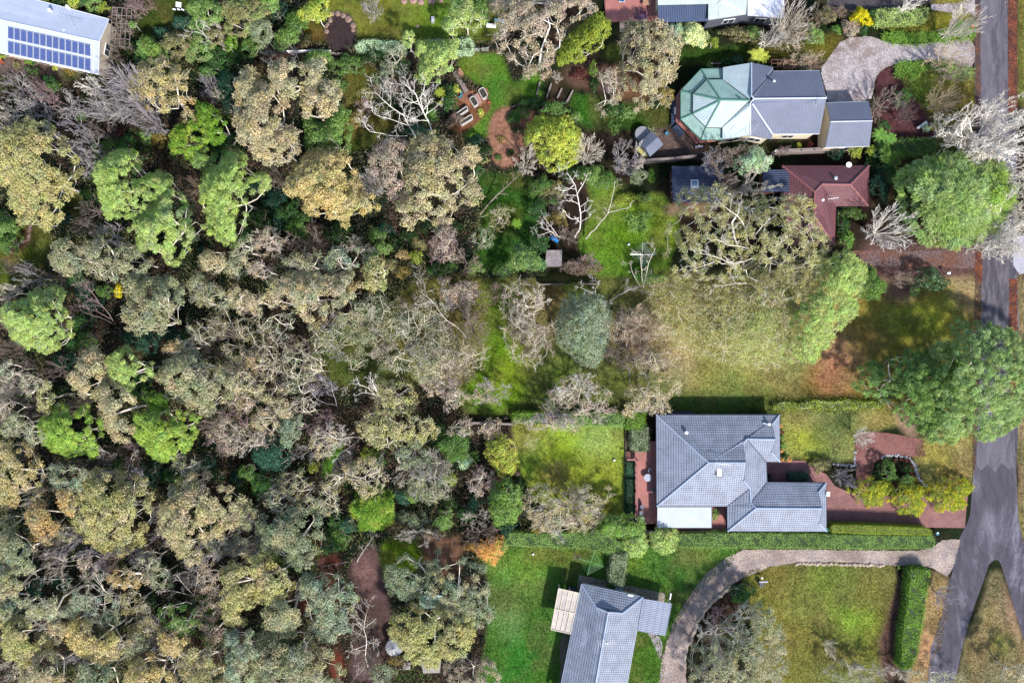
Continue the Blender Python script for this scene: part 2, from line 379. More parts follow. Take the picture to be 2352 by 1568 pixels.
lawn([(2290,1285),(2250,1400),(2215,1480),(2195,1600),(2420,1600),(2380,1500),(2330,1430)], (152,140,102), 3); lawn(ell(2300,1400,20,50), (166,142,118), 6, .7)
lawn(ell(2270,1420,20,60), (160,156,98), 7, .8); lawn(ell(2300,1480,22,40), (142,158,66), 6, .8); bare([(2290,1290),(2320,1370),(2352,1500),(2340,1500),(2310,1400)], (168,130,108), 3)
lawn([(2338,-30),(2520,-30),(2520,260),(2338,240)], (132,130,64), 3); lawn([(2338,620),(2520,620),(2520,1290),(2350,1280),(2338,1000),(2342,800)], (172,148,108), 3)
lawn(ell(2350,1040,14,30),(120,120,56),4,.8); lawn(ell(2352,1200,14,60),(150,146,84),4,.8)
# top right gardens
lawn([(2020,45),(2240,18),(2240,95),(2200,110),(2050,75)], (130,130,48), 3); bare(ell(2080,55,60,12), (92,84,56), 4, .8)
lawn([(1870,95),(1930,70),(1930,88),(1905,135),(1765,140),(1765,100)], (108,108,44), 3)
lawn([(2070,165),(2240,160),(2240,340),(2150,345),(2120,250),(2080,210)], (120,126,58), 3); lawn(ell(2110,215,28,36), (92,130,40), 6, .8); lawn(ell(2205,230,34,70), (170,152,74), 8, .8)
bare([(2010,160),(2055,150),(2080,210),(2110,235),(2150,290),(2155,330),(2050,320),(2010,300)], (92,58,60), 2)
lawn([(2140,-30),(2240,-30),(2240,8),(2140,12)], (150,140,70), 3)
bare([(1950,640),(2245,640),(2245,560),(1990,560)], (104,78,74), 3)
# open grass among the far-left bush
lawn([(0,550),(60,510),(110,520),(115,600),(60,640),(-40,700),(-60,600)], (96,104,36), 4); lawn(ell(92,570,24,34), (96,134,38), 6, .8)
lawn(ell(165,470,40,24), (74,82,36), 5); lawn([(745,1040),(770,1010),(795,1010),(775,1060),(755,1100),(742,1100)], (96,140,44), 2)
lawn(ell(1160,500,44,36,-30), (88,96,40), 5, .8)
bare([(60,520),(75,515),(72,560),(40,580),(10,610),(0,600),(30,570)], (110,70,58), 2)
bare([(-20,122),(100,140),(190,165),(190,190),(100,178),(-20,165)], (128,108,100), 3)
lawn(ell(158,172,34,14), (66,86,34), 3)
bare([(690,1290),(800,1300),(800,1480),(700,1480)], (84,58,44), 6, .5)
# texture: patchiness at several sizes, stronger on grass
n_m2 = vnoise(NX, NY, 16, 21, 5); n_m3 = vnoise(NX, NY, 7, 22, 3)
pb = (np.clip((n_m2 - .50) * 7, 0, 1) * .38 * GRASS)[..., None]; G = G * (1 - pb) + np.array(lin(124, 112, 70, GK)) * pb      # thin, worn grass
pg = (np.clip((n_m3 - .56) * 8, 0, 1) * .30 * GRASS)[..., None]; G = G * (1 - pg) + G * np.array([.72, .90, .8]) * pg              # denser, darker tufts
G *= (0.74 + .48 * n_mid + .40 * (n_fine - .5) + .34 * (n_pix - .5))[..., None]
yel = np.clip((n_big - .5) * 2.2, -.5, .5) * GRASS
G[..., 0] *= 1 + .26 * yel; G[..., 2] *= 1 - .2 * yel
lum = G.mean(-1, keepdims=True); G = G * .96 + lum * .04; G = np.clip(G * 1.08, .004, .9)

def groundmat():
    m, t, b = newmat('ground_cover')
    a = N(t, 'ShaderNodeAttribute', attribute_name='Col'); tc = N(t, 'ShaderNodeTexCoord')
    n1 = N(t, 'ShaderNodeTexNoise', Scale=2.6, Detail=8.0, Roughness=.8); n2 = N(t, 'ShaderNodeTexNoise', Scale=.5, Detail=5.0)
    for n in (n1, n2): t.links.new(tc.outputs['Object'], n.inputs['Vector'])
    mp = N(t, 'ShaderNodeMapRange'); mp.inputs[1].default_value = .3; mp.inputs[2].default_value = .7; mp.inputs[3].default_value = .52; mp.inputs[4].default_value = 1.46
    t.links.new(n1.outputs[0], mp.inputs[0])
    mx = N(t, 'ShaderNodeMix', data_type='RGBA', blend_type='MULTIPLY'); mx.inputs[0].default_value = 1
    t.links.new(a.outputs['Color'], mx.inputs[6]); t.links.new(mp.outputs[0], mx.inputs[7])
    t.links.new(mx.outputs[2], b.inputs['Base Color']); b.inputs['Roughness'].default_value = .95; b.inputs['Specular IOR Level'].default_value = .05
    bp = N(t, 'ShaderNodeBump', Strength=.9, Distance=.18); t.links.new(n1.outputs[0], bp.inputs['Height']); t.links.new(bp.outputs[0], b.inputs['Normal'])
    return m
GM = groundmat()
VX = (GX - 1176) * S; VY = (784 - GY) * S
idx = np.arange(NX * NY).reshape(NY, NX)
quad = np.stack([idx[1:, :-1], idx[1:, 1:], idx[:-1, 1:], idx[:-1, :-1]], -1).reshape(-1, 4)
# a dead-flat border, gentle unevenness inside
ZG = (n_mid - .5) * .10 + (n_fine - .5) * .05
ZG = np.minimum(ZG, .015)
PV = np.stack([VX, VY, ZG], -1).reshape(-1, 3)
isg = (blur((GRASS > .5).astype(float), 2) > .5)[:-1, :-1].reshape(-1)
def gpart(name, sel, label):
    f = quad[sel]; u, inv = np.unique(f, return_inverse=True); inv = inv.reshape(f.shape)
    me = np_mesh(name, PV[u], inv); a = me.attributes.new('Col', 'FLOAT_COLOR', 'POINT')
    c = np.ones((len(u), 4), np.float32); c[:, :3] = G.reshape(-1, 3)[u]; a.data.foreach_set('color', c.ravel())
    me.polygons.foreach_set('use_smooth', np.ones(len(f), bool)); me.materials.append(GM)
    o = bpy.data.objects.new(name, me); C.objects.link(o); o['kind'] = 'structure'; o['label'] = label
    return o
gpart('ground', ~isg, 'dark leaf litter, mulch and bare earth under the bush and gardens')
gpart('lawn', isg, 'patchy green, yellow and tan winter lawn')
mb = MB(); R_ = 600
far = [(-85, -60), (85, -60), (85, 60), (-85, 60)]; X0, X1 = VX.min(), VX.max(); Y0, Y1 = VY.min(), VY.max()
for q in (((-R_, Y1), (R_, Y1), (R_, R_), (-R_, R_)), ((-R_, -R_), (R_, -R_), (R_, Y0), (-R_, Y0)), ((-R_, Y0), (X0, Y0), (X0, Y1), (-R_, Y1)), ((X1, Y0), (R_, Y0), (R_, Y1), (X1, Y1))):
    mb.face([(x, y, 0) for x, y in q])
tag(mb.build('terrain', plain('outer_ground', lin(92, 104, 56, .55), .95, noise=.5, scale=.08)), 'green and brown country beyond the gardens', kind='structure')

# ------------------------------------------------------------------ road, drives and paths
def surfmat(name, c1, c2, c3, cracks=0, s1=.25, s2=2.2, s3=14, t1=.5, gain=6.0, bump=.5, speck=.25, stretch=(1, 1, 1)):
    m, t, b = newmat(name); tc = N(t, 'ShaderNodeTexCoord'); mpn = N(t, 'ShaderNodeMapping'); mpn.inputs['Scale'].default_value = stretch
    t.links.new(tc.outputs['Object'], mpn.inputs[0])
    na = N(t, 'ShaderNodeTexNoise', Scale=s1, Detail=8.0, Roughness=.62); nb = N(t, 'ShaderNodeTexNoise', Scale=s2, Detail=8.0, Roughness=.7); nc = N(t, 'ShaderNodeTexNoise', Scale=s3, Detail=3.0)
    for n in (na, nb): t.links.new(mpn.outputs[0], n.inputs['Vector'])
    t.links.new(tc.outputs['Object'], nc.inputs['Vector'])
    def ramp(n, lo, hi):
        r = N(t, 'ShaderNodeMapRange', interpolation_type='SMOOTHSTEP'); r.inputs[1].default_value = lo; r.inputs[2].default_value = hi; t.links.new(n.outputs[0], r.inputs[0]); return r
    ra = ramp(na, t1 - .5 / gain, t1 + .5 / gain); rb = ramp(nb, .42, .62); rc = ramp(nc, .3, .7); rc.inputs[3].default_value = 1 - speck; rc.inputs[4].default_value = 1 + speck
    m1 = N(t, 'ShaderNodeMix', data_type='RGBA'); m1.inputs[6].default_value = (*c1, 1); m1.inputs[7].default_value = (*c2, 1); t.links.new(ra.outputs[0], m1.inputs[0])
    h = N(t, 'ShaderNodeMath', operation='MULTIPLY'); t.links.new(rb.outputs[0], h.inputs[0]); h.inputs[1].default_value = .6
    m2 = N(t, 'ShaderNodeMix', data_type='RGBA'); t.links.new(m1.outputs[2], m2.inputs[6]); m2.inputs[7].default_value = (*c3, 1); t.links.new(h.outputs[0], m2.inputs[0])
    m3 = N(t, 'ShaderNodeMix', data_type='RGBA', blend_type='MULTIPLY'); m3.inputs[0].default_value = 1; t.links.new(m2.outputs[2], m3.inputs[6]); t.links.new(rc.outputs[0], m3.inputs[7])
    if cracks:
        vo = N(t, 'ShaderNodeTexVoronoi', feature='DISTANCE_TO_EDGE', Scale=cracks); wv = N(t, 'ShaderNodeVectorMath', operation='MULTIPLY_ADD'); t.links.new(nb.outputs['Color'], wv.inputs[0]); wv.inputs[1].default_value = (.9, .9, 0); t.links.new(tc.outputs['Object'], wv.inputs[2]); t.links.new(wv.outputs[0], vo.inputs['Vector'])
        cr = N(t, 'ShaderNodeMapRange'); cr.inputs[1].default_value = 0; cr.inputs[2].default_value = .018; cr.inputs[3].default_value = .78; cr.inputs[4].default_value = 1; t.links.new(vo.outputs['Distance'], cr.inputs[0])
        m4 = N(t, 'ShaderNodeMix', data_type='RGBA', blend_type='MULTIPLY'); m4.inputs[0].default_value = 1; t.links.new(m3.outputs[2], m4.inputs[6]); t.links.new(cr.outputs[0], m4.inputs[7]); m3 = m4
    t.links.new(m3.outputs[2], b.inputs['Base Color']); b.inputs['Roughness'].default_value = .9; b.inputs['Specular IOR Level'].default_value = .15
    bp = N(t, 'ShaderNodeBump', Strength=bump, Distance=.06); t.links.new(nb.outputs[0], bp.inputs['Height']); t.links.new(bp.outputs[0], b.inputs['Normal'])
    return m
K = .60
ASPH = surfmat('asphalt', lin(112, 108, 120, K), lin(84, 80, 90, K), lin(134, 128, 138, K), cracks=.30, s1=.22, s2=1.4, stretch=(1, .18, 1), bump=.25, speck=.16)
ASPH2 = surfmat('asphalt_patched', lin(94, 90, 102, K), lin(136, 132, 146, K), lin(70, 66, 76, K), cracks=.45, s1=.34, s2=1.3, t1=.55, gain=7, stretch=(1, .35, 1), bump=.25, speck=.18)
SHOULDER = surfmat('road_shoulder', lin(86, 72, 72, K), lin(120, 84, 66, K), lin(66, 56, 62, K), s1=.6, s2=3)
LEAFY = surfmat('leaf_strip', lin(100, 62, 54, K), lin(140, 80, 58, K), lin(70, 50, 46, K), s1=.7, s2=4, s3=5, speck=.5)
GRAVEL = surfmat('gravel', lin(184, 176, 180, K), lin(140, 122, 118, K), lin(206, 200, 204, K), s1=.13, s2=.7, s3=5, gain=3, bump=.9, speck=.34)
GRAVEL_T = surfmat('gravel_tan', lin(196, 178, 168, K), lin(156, 138, 128, K), lin(144, 134, 138, K), s1=.2, s2=.6, s3=5, gain=4, bump=.9, speck=.34)
GRAVEL_B = surfmat('gravel_leafy', lin(124, 104, 104, K), lin(128, 88, 74, K), lin(98, 80, 80, K), s1=.3, s2=2, s3=5, bump=.8, speck=.45)
MULCH = surfmat('mulch', lin(146, 100, 96, K), lin(122, 82, 78, K), lin(160, 116, 110, K), s1=.3, s2=3, s3=16, bump=.9, speck=.25)
DARKPATH = surfmat('dark_path', lin(84, 80, 86, K), lin(66, 62, 68, K), lin(100, 94, 96, K), s1=.4, s2=3, s3=14)
XL = [(2238,-160),(2239,200),(2240,500),(2239,640),(2238,760),(2236,900),(2236,1000),(2235,1090),(2228,1180),(2222,1200),(2203,1236),(2192,1290),(2186,1318),(2178,1336),(2163,1413),(2138,1488),(2130,1568),(2118,1740)]
XR = [(2336,-160),(2336,240),(2336,640),(2340,760),(2338,1000),(2334,1080),(2338,1180),(2341,1200),(2347,1230),(2356,1262),(2400,1400),(2460,1740)]
V_ = [(2240,1740),(2193,1568),(2212,1476),(2226,1428),(2238,1390),(2258,1336),(2271,1296),(2282,1286),(2291,1285),(2298,1293),(2316,1350),(2336,1416),(2354,1480),(2372,1568),(2420,1740)]
V_[0] = (2180, 1740)
sheet('road', XL + V_ + [(2460, 1740)] + XR[::-1][1:], .020, ASPH2, label='grey asphalt road that forks at the bottom right')
sheet('road_shoulder', [(2239,-160),(2251,-160),(2252,200),(2254,500),(2254,640),(2252,760),(2248,900),(2245,1000),(2240,1080),(2235,1080),(2236,1000),(2236,900),(2238,760),(2239,640),(2240,400)], .024, SHOULDER, rag=.8, label='dark damp shoulder along the left edge of the road')
sheet('road', [(2252,-160),(2252,200),(2255,500),(2255,640),(2253,760),(2250,900),(2246,1000),(2240,1062),(2252,1080),(2268,1066),(2285,1084),(2300,1062),(2318,1078),(2332,1064),(2330,1000),(2318,900),(2316,760),(2317,640),(2314,200),(2313,-160)], .024, ASPH, rag=.6, label='smoother lilac grey asphalt carriageway')
sheet('leaf_strip', [(2314,-160),(2336,-160),(2336,240),(2330,260),(2316,260)], .028, LEAFY, rag=1.2, label='strip of red brown fallen leaves on the right gutter of the road')
sheet('leaf_strip', [(2318,640),(2336,640),(2337,800),(2336,960),(2322,960),(2317,800)], .028, LEAFY, rag=1.2, label='orange leaf strip in the right gutter beside the concrete crossing')
sheet('leaf_strip', [(2242,560),(2257,565),(2256,650),(2250,655),(2240,640)], .030, LEAFY, rag=1.2, label='orange leaves at the mouth of the leafy drive')
CD = [(1895,350),(1750,365),(1450,400),(1230,410),(1060,385),(1000,345),(850,335),(690,370),(620,440),(560,540),(480,640),(520,780),(545,880),(550,945),(940,935),(975,830),(985,720),(1050,640),(1160,590),(1400,550),(1500,555),(1700,590),(1905,640)]
sheet('driveway', [t30(*p) for p in CD], .022, GRAVEL, smooth=1, rag=1.0, label='pale grey gravel driveway curving from the road to the green roofed house')
FD = [(2105,1264),(1763,1261),(1708,1262),(1663,1283),(1626,1313),(1596,1348),(1571,1388),(1548,1426),(1533,1471),(1521,1508),(1513,1568),(1510,1740),(1580,1740),(1575,1568),(1576,1513),(1583,1476),(1596,1436),(1616,1403),(1646,1371),(1676,1345),(1708,1325),(1738,1316),(1763,1302),(1823,1292),(1913,1290),(2051,1298),(2119,1298),(2145,1305),(2176,1325),(2190,1300),(2206,1238),(2164,1240),(2146,1253),(2130,1258)]
sheet('driveway', FD, .022, GRAVEL_T, rag=1.2, label='tan gravel driveway sweeping round to the bottom house')
sheet('path', [t23(*p) for p in [(1240,1100),(1340,1120),(1390,1210),(1370,1345),(1345,1340),(1320,1250),(1280,1160)]], .018, GRAVEL, smooth=1, label='short pale gravel path from the carport to the drive')
sheet('driveway', [t31(*p) for p in [(700,740),(960,730),(1300,740),(1550,735),(1915,715),(1915,905),(1600,890),(1450,880),(1100,890),(900,850),(700,840)]], .022, GRAVEL_B, rag=1.6, label='brown leaf covered driveway beside the red tiled house')
sheet('path', [(1965,994),(1972,991),(2000,991),(2040,994),(2075,1000),(2090,1003),(2118,1009),(2125,1045),(2096,1049),(2058,1043),(2028,1049),(2008,1064),(2002,1096),(1988,1140),(1972,1140),(1966,1090),(1962,1040)], .020, MULCH, label='red brown mulch path round the oval garden bed')
# brick paving: real running-bond courses in the material
def brickmat(name, c1, c2, cm, bw, bh, rot=0):
    m, t, b = newmat(name); tc = N(t, 'ShaderNodeTexCoord'); mp = N(t, 'ShaderNodeMapping'); mp.inputs['Rotation'].default_value = (0, 0, rot)
    br = N(t, 'ShaderNodeTexBrick', Scale=1.0); br.inputs['Brick Width'].default_value = bw; br.inputs['Row Height'].default_value = bh; br.inputs['Mortar Size'].default_value = .012
    br.inputs['Color1'].default_value = (*c1, 1); br.inputs['Color2'].default_value = (*c2, 1); br.inputs['Mortar'].default_value = (*cm, 1)
    t.links.new(tc.outputs['Object'], mp.inputs[0]); t.links.new(mp.outputs[0], br.inputs['Vector'])
    nz = N(t, 'ShaderNodeTexNoise', Scale=.5, Detail=8.0, Roughness=.7); t.links.new(tc.outputs['Object'], nz.inputs['Vector'])
    r = N(t, 'ShaderNodeMapRange'); r.inputs[1].default_value = .3; r.inputs[2].default_value = .7; r.inputs[3].default_value = .7; r.inputs[4].default_value = 1.25; t.links.new(nz.outputs[0], r.inputs[0])
    mx = N(t, 'ShaderNodeMix', data_type='RGBA', blend_type='MULTIPLY'); mx.inputs[0].default_value = 1; t.links.new(br.outputs[0], mx.inputs[6]); t.links.new(r.outputs[0], mx.inputs[7])
    t.links.new(mx.outputs[2], b.inputs['Base Color']); b.inputs['Roughness'].default_value = .85
    return m
BRICK = brickmat('brick_paving', lin(160, 112, 110, K), lin(144, 98, 96, K), lin(112, 80, 80, K), .46, .23)
PAVER = brickmat('patio_paver', lin(176, 160, 150, K), lin(158, 142, 134, K), lin(110, 98, 92, K), .5, .5, math.radians(15))
CONC = plain('concrete', lin(186, 184, 198, K), .85, noise=.12, scale=1.2)
sheet('driveway', [(1758,1058),(1848,1057),(1863,1071),(1898,1089),(1918,1116),(1953,1131),(1990,1140),(2133,1134),(2223,1139),(2219,1175),(2216,1212),(2146,1211),(1904,1206),(1890,1220),(1740,1220),(1740,1100)], .022, BRICK, label='red brown brick driveway of the blue tiled house')
sheet('pavement', [t31(*p) for p in [(2254,600),(2500,600),(2500,900),(2310,955),(2254,870)]], .030, CONC, label='pale concrete vehicle crossing on the right of the road')
sheet('path', [t12(*p) for p in [(930,905),(900,1010),(860,1200),(830,1290),(740,1300),(690,1200),(720,1100),(800,1020)]], .016, DARKPATH, smooth=1, label='dark gravel path winding through the lower bush')
sheet('path', [t12(*p) for p in [(250,1190),(320,1200),(300,1400),(250,1480),(60,1500),(0,1480),(0,1420),(150,1380)]], .016, DARKPATH, smooth=1, label='dark gravel path beside the deep green shrubs in the bush')
sheet('path', [t12(*p) for p in [(1150,1000),(1200,980),(1170,1090),(1130,1160),(1100,1150)]], .016, DARKPATH, smooth=1, label='short dark path in the middle bush garden')
sheet('driveway', [(1890,-160),(2140,-160),(2140,6),(2080,20),(1995,22),(1985,30),(1960,28),(1900,22)], .020, DARKPATH, label='dark paved court behind the clipped hedges at the top')
sheet('driveway', [(2138,22),(2140,10),(2200,8),(2240,-10),(2240,40),(2225,30),(2180,30)], .022, GRAVEL, rag=1.0, label='pale gravel entry at the top of the road')
sheet('patio', [t23(*p) for p in [(615,575),(875,628),(865,700),(700,680),(590,740)]], .05, PAVER, label='square paver patio on the left of the clipped hedge')
sheet('patio', [t23(*p) for p in [(1040,668),(1410,745),(1400,830),(1190,790),(1000,730)]], .05, PAVER, label='square paver patio on the right of the clipped hedge')
sheet('path', [t23(*p) for p in [(470,1110),(540,1110),(520,1250),(500,1400),(470,1568),(430,1568),(450,1400),(435,1230)]], .016, plain('stone_path', lin(128,108,104,K), noise=.4), label='dark stone edging path along the left wall of the bottom house')
# ------------------------------------------------------------------ houses
def zoomer(ox, oy, s): return lambda x, y, z=None: (ox + x / s, oy + y / s) if z is None else at(ox + x / s, oy + y / s, z)
def slab(mb, pts, th=.12):
    P = [Vector(p) for p in pts]; n = Vector((0, 0, 0))
    for a, b in zip(P, P[1:] + P[:1]): n += a.cross(b)
    if n.length < 1e-6: return
    if n.z < 0: P = P[::-1]; n = -n
    n.normalize(); up = Vector((0, 0, 1)); u = up.cross(n)
    u = u.normalized() if u.length > .02 else Vector((1, 0, 0)); v = n.cross(u)
    mb.face(P, [(p.dot(u), p.dot(v)) for p in P])
    Q = [p - up * th for p in P]; mb.face(Q[::-1], [(0.1, .1)] * len(P))
    for k in range(len(P)):
        m = (k + 1) % len(P); mb.face([P[m], P[k], Q[k], Q[m]], [(0.1, .1)] * 4)
def roof(parent, mat, faces, name='roof', th=.12, label=None):
    mb = MB()
    for f in faces: slab(mb, f, th)
    o = mb.build(name, mat, parent)
    if label: o['label'] = label
    return o
def inset(pts, d):
    a = sum(pts[k][0] * pts[(k + 1) % len(pts)][1] - pts[(k + 1) % len(pts)][0] * pts[k][1] for k in range(len(pts)))
    if a < 0: pts = pts[::-1]
    out = []; n = len(pts)
    for k in range(n):
        p0, p1, p2 = Vector(pts[k - 1][:2]), Vector(pts[k][:2]), Vector(pts[(k + 1) % n][:2])
        d1, d2 = (p1 - p0).normalized(), (p2 - p1).normalized(); n1, n2 = Vector((-d1.y, d1.x)), Vector((-d2.y, d2.x))
        s = (n1 + n2); s = s / max(.3, s.dot(n1)); out.append((p1.x + s.x * d, p1.y + s.y * d))
    return out
GLASS = plain('window_glass', (.03, .04, .055), .08, noise=.1)
WHITE = plain('white_paint', (.78, .78, .80), .45, noise=.06)
def walls(parent, pts, ztop, mat, ins=.45, wins=True, z0=0.0, skip=(), frame=WHITE):
    q = inset(pts, ins); mb = MB(); mb.prism(q, z0, ztop - .14); mb.build('wall', mat, parent)
    if wins:
        a = sum(q[k][0] * q[(k + 1) % len(q)][1] - q[(k + 1) % len(q)][0] * q[k][1] for k in range(len(q)))
        if a < 0: q = q[::-1]
        for k in range(len(q)):
            if k in skip: continue
            p0, p1 = Vector((*q[k], 0)), Vector((*q[(k + 1) % len(q)], 0)); L = (p1 - p0).length
            if L < 2.6: continue
            d = (p1 - p0) / L; nr = Vector((d.y, -d.x, 0)); n = max(1, int(L / 4.5)); rot = math.atan2(d.y, d.x)
            for j in range(n):
                c = p0 + d * L * (j + .5) / n; zc = min(z0 + 1.55, ztop - 1.1)
                f = MB(); f.box(c + nr * .03 + Vector((0, 0, zc)), (1.6, .10, 1.2), rot); w_ = f.build('window', frame, parent)
                for s_ in (-.38, .38):
                    g = MB(); g.box(c + nr * .085 + d * s_ + Vector((0, 0, zc)), (.68, .03, 1.04), rot); g.build('pane', GLASS, w_)
    return q
def ridge(parent, mat, lines, r=.11, name='ridge_cap'):
    if name == 'valley' and len(lines) > 1:
        for l in lines: ridge(parent, mat, [l], r, name)
        return
    mb = MB()
    for a, b in lines: mb.tube(Vector(a) + Vector((0, 0, .02)), Vector(b) + Vector((0, 0, .02)), r, n=6)
    return mb.build(name, mat, parent)
def gutter(parent, mat, pts, closed=True, name='gutter', r=.07):
    mb = MB(); P = [Vector(p) - Vector((0, 0, .06)) for p in pts]
    if closed: P.append(P[0])
    for a, b in zip(P, P[1:]): mb.tube(a, b, r, n=6)
    return mb.build(name, mat, parent)
def vent(parent, p, mat, r=.2, h=.35, name='vent'):
    mb = MB(); mb.lathe(p, [(r * .8, -.3), (r * .8, h * .5), (r, h * .55), (r, h * .8), (r * .6, h), (0.01, h * 1.05)], 14); return mb.build(name, mat, parent, smooth=False)
def antenna(parent, base, ang, L=1.8, mat=None, h=1.3):
    mb = MB(); b = Vector(base); t = b + Vector((0, 0, h)); mb.tube(b - Vector((0, 0, .3)), t, .025)
    d = Vector((math.cos(ang), math.sin(ang), 0)); e = Vector((-d.y, d.x, 0)); mb.tube(t - d * L / 2, t + d * L / 2, .018)
    for k in range(8):
        c = t - d * L / 2 + d * L * k / 7; w_ = .55 - .035 * k; mb.tube(c - e * w_, c + e * w_, .010, n=4)
    return mb.build('antenna', mat, parent)
ALU = plain('aluminium', (.62, .63, .65), .35, .6, noise=.1)
def house(name, p, label): return thing(name, (p[0], p[1], 0), label, 'house')

TILE_B = roofmat('blue_tile', lin(160, 168, 188, .64), .30, .34, dark=.42, wu=.18, wv=.24, rough=.55, dirt=.26, bump=.8, spec=.3)
TILE_R = roofmat('red_tile', lin(140, 88, 96, .50), .30, .34, dark=.5, wu=.14, wv=.20, rough=.6, bump=.8)
STEEL_G = roofmat('grey_steel', lin(136, 144, 170, .46), .40, None, dark=.82, wu=.12, rough=.7, bump=.5, dirt=.10)
STEEL_W = roofmat('pale_steel', lin(206, 216, 240, .60), .40, None, dark=.86, wu=.12, rough=.6, bump=.4, dirt=.08)
CORR_B = roofmat('navy_corrugated', lin(78, 98, 140, .50), .24, None, dark=.45, wu=.4, rough=.5, bump=.9, dirt=.2)
CORR_D = roofmat('dark_blue_corrugated', lin(58, 74, 112, .50), .30, None, dark=.4, wu=.4, rough=.5, bump=.9, dirt=.25)
GREEN = roofmat('green_sheet', lin(170, 208, 200, .52), .35, None, dark=.80, wu=.2, rough=.7, bump=.4, dirt=.25)
GREEN2 = roofmat('green_sheet_pale', lin(206, 226, 232, .54), .35, None, dark=.84, wu=.2, rough=.7, bump=.4, dirt=.16)
GREENCAP = plain('green_capping', lin(112, 168, 148, .5), .5, noise=.2)
CAPW = plain('white_capping', lin(214, 224, 240, .7), .5, noise=.1)
CAPB = plain('blue_capping', lin(176, 190, 216, .6), .5, noise=.12)
CAPR = plain('red_capping', lin(170, 106, 108, .55), .6, noise=.15)
DKBLUE = plain('dark_blue_trim', lin(60, 72, 100, .5), .5)
CREAM = plain('cream_render', lin(226, 214, 190, .75), .85, noise=.08, scale=1.0)
BEIGE = plain('beige_cladding', lin(200, 186, 170, .7), .85, noise=.1)
GREYW = plain('grey_weatherboard', lin(96, 100, 118, .6), .8, noise=.2)
REDBR = plain('red_brick_wall', lin(120, 74, 66, .6), .9, noise=.25, scale=6)
DECK = roofmat('red_deck', lin(172, 112, 106, .75), .14, None, dark=.55, wu=.12, rough=.7, bump=.5, dirt=.2)
DECKT = plain('deck_timber', lin(164, 108, 100, .62), .7, noise=.2)
TIMBER = plain('grey_timber', lin(150, 136, 132, .6), .85, noise=.25, scale=4)
STONE = plain('stone', lin(150, 124, 112, .6), .9, noise=.4, scale=2, bump=.8)
def deck(parent, pts, z, name='deck', mat=None):
    mb = MB(); slab(mb, pts, .15)
    for p in inset([q[:2] for q in pts], .2): mb.tube((*p, 0), (*p, z - .1), .06, n=5)
    return mb.build(name, mat or DECK, parent)

# --- white steel house with solar panels, top left
A = lambda x, y, z: at(x, y, z)
hA = house('house', A(60, 70, 0), 'long white steel roofed house carrying two rows of solar panels, top left corner')
eN0, eN1, r0, r1, eS0, eS1 = A(-150, -62, 2.9), A(250, 44.5, 2.9), A(-150, 12, 4.4), A(228, 96, 4.4), A(-150, 88, 2.9), A(226.5, 171, 2.9)
roof(hA, STEEL_W, [(eN0, eN1, r1, r0), (r0, r1, eS1, eS0)])
ridge(hA, CAPW, [(r0, r1), (eN1, r1), (r1, eS1)], .08)
gutter(hA, WHITE, [eN0, eN1], False); gutter(hA, WHITE, [eS0, eS1], False)
q = walls(hA, [eN0, eN1, eS1, eS0], 2.9, BEIGE, .3)
mb = MB(); g1, g2 = Vector((*inset([eN0, eN1, eS1, eS0], .3)[1], 0)), Vector((*inset([eN0, eN1, eS1, eS0], .3)[2], 0))
gs = sorted(inset([eN0, eN1, eS1, eS0], .3), key=lambda p: -p[0])[:2]; gm = ((gs[0][0] + gs[1][0]) / 2, (gs[0][1] + gs[1][1]) / 2)
mb.hexa([(gs[0][0] - .1, gs[0][1], 2.7), (gs[1][0] - .1, gs[1][1], 2.7), (gs[1][0], gs[1][1], 2.7), (gs[0][0], gs[0][1], 2.7)], [(gm[0] - .1, gm[1] + .02, 4.15), (gm[0] - .1, gm[1] - .02, 4.15), (gm[0], gm[1] - .02, 4.15), (gm[0], gm[1] + .02, 4.15)])
mb.build('gable', BEIGE, hA)
def panelmat():
    m, t, b = newmat('solar_cells'); uv = N(t, 'ShaderNodeUVMap', uv_map='UVMap'); br = N(t, 'ShaderNodeTexBrick', Scale=1.0); br.offset = 0
    br.inputs['Brick Width'].default_value = .158; br.inputs['Row Height'].default_value = .158; br.inputs['Mortar Size'].default_value = .012; br.inputs['Mortar Smooth'].default_value = .2
    br.inputs['Color1'].default_value = (*lin(52, 72, 140, .6), 1); br.inputs['Color2'].default_value = (*lin(60, 82, 150, .6), 1); br.inputs['Mortar'].default_value = (*lin(130, 146, 190, .6), 1)
    t.links.new(uv.outputs[0], br.inputs['Vector']); t.links.new(br.outputs[0], b.inputs['Base Color']); b.inputs['Roughness'].default_value = .3; b.inputs['Specular IOR Level'].default_value = .4
    return m
PANEL = panelmat()
for row, (y0, ytop, ybot, sl) in enumerate(((0, 248, 352, .0), (0, 380, 487, .0))):
    for k in range(13):
        x0 = 73 + k * 58.9; x1 = x0 + 52; sl_t = (415 - 248) / 760; dy = (x0 - 73) * sl_t; dyb = (x1 - 73) * sl_t
        def zz(yimg, x): # height of the roof plane at this image row
            ridge_y = 180 + x * .222; eave_y = 485 + x * .221; f = min(1, max(0, (yimg - ridge_y) / (eave_y - ridge_y))); return 4.4 - 1.5 * f
        c = [(x0, ytop + dy), (x1, ytop + dyb), (x1, ybot + dyb), (x0, ybot + dy)]
        P = [Vector(at(x / 4, y / 4, zz(y, x) + .16)) for x, y in c]
        mb = MB(); slab(mb, P, .05); pn = mb.build('solar_panel', PANEL, hA)
        fr = MB(); [fr.tube(a, b, .028, n=4) for a, b in zip(P, P[1:] + P[:1])]; fr.build('frame', ALU, pn)
for x, y in ((460, 97), (595, 290), (622, 66), (848, 438)): vent(hA, at(x / 4, y / 4, 3.9 if y > 80 else 3.1), WHITE, .22, .3)
antenna(hA, at(172, 60, 3.8), math.radians(-15), 3.0, ALU)

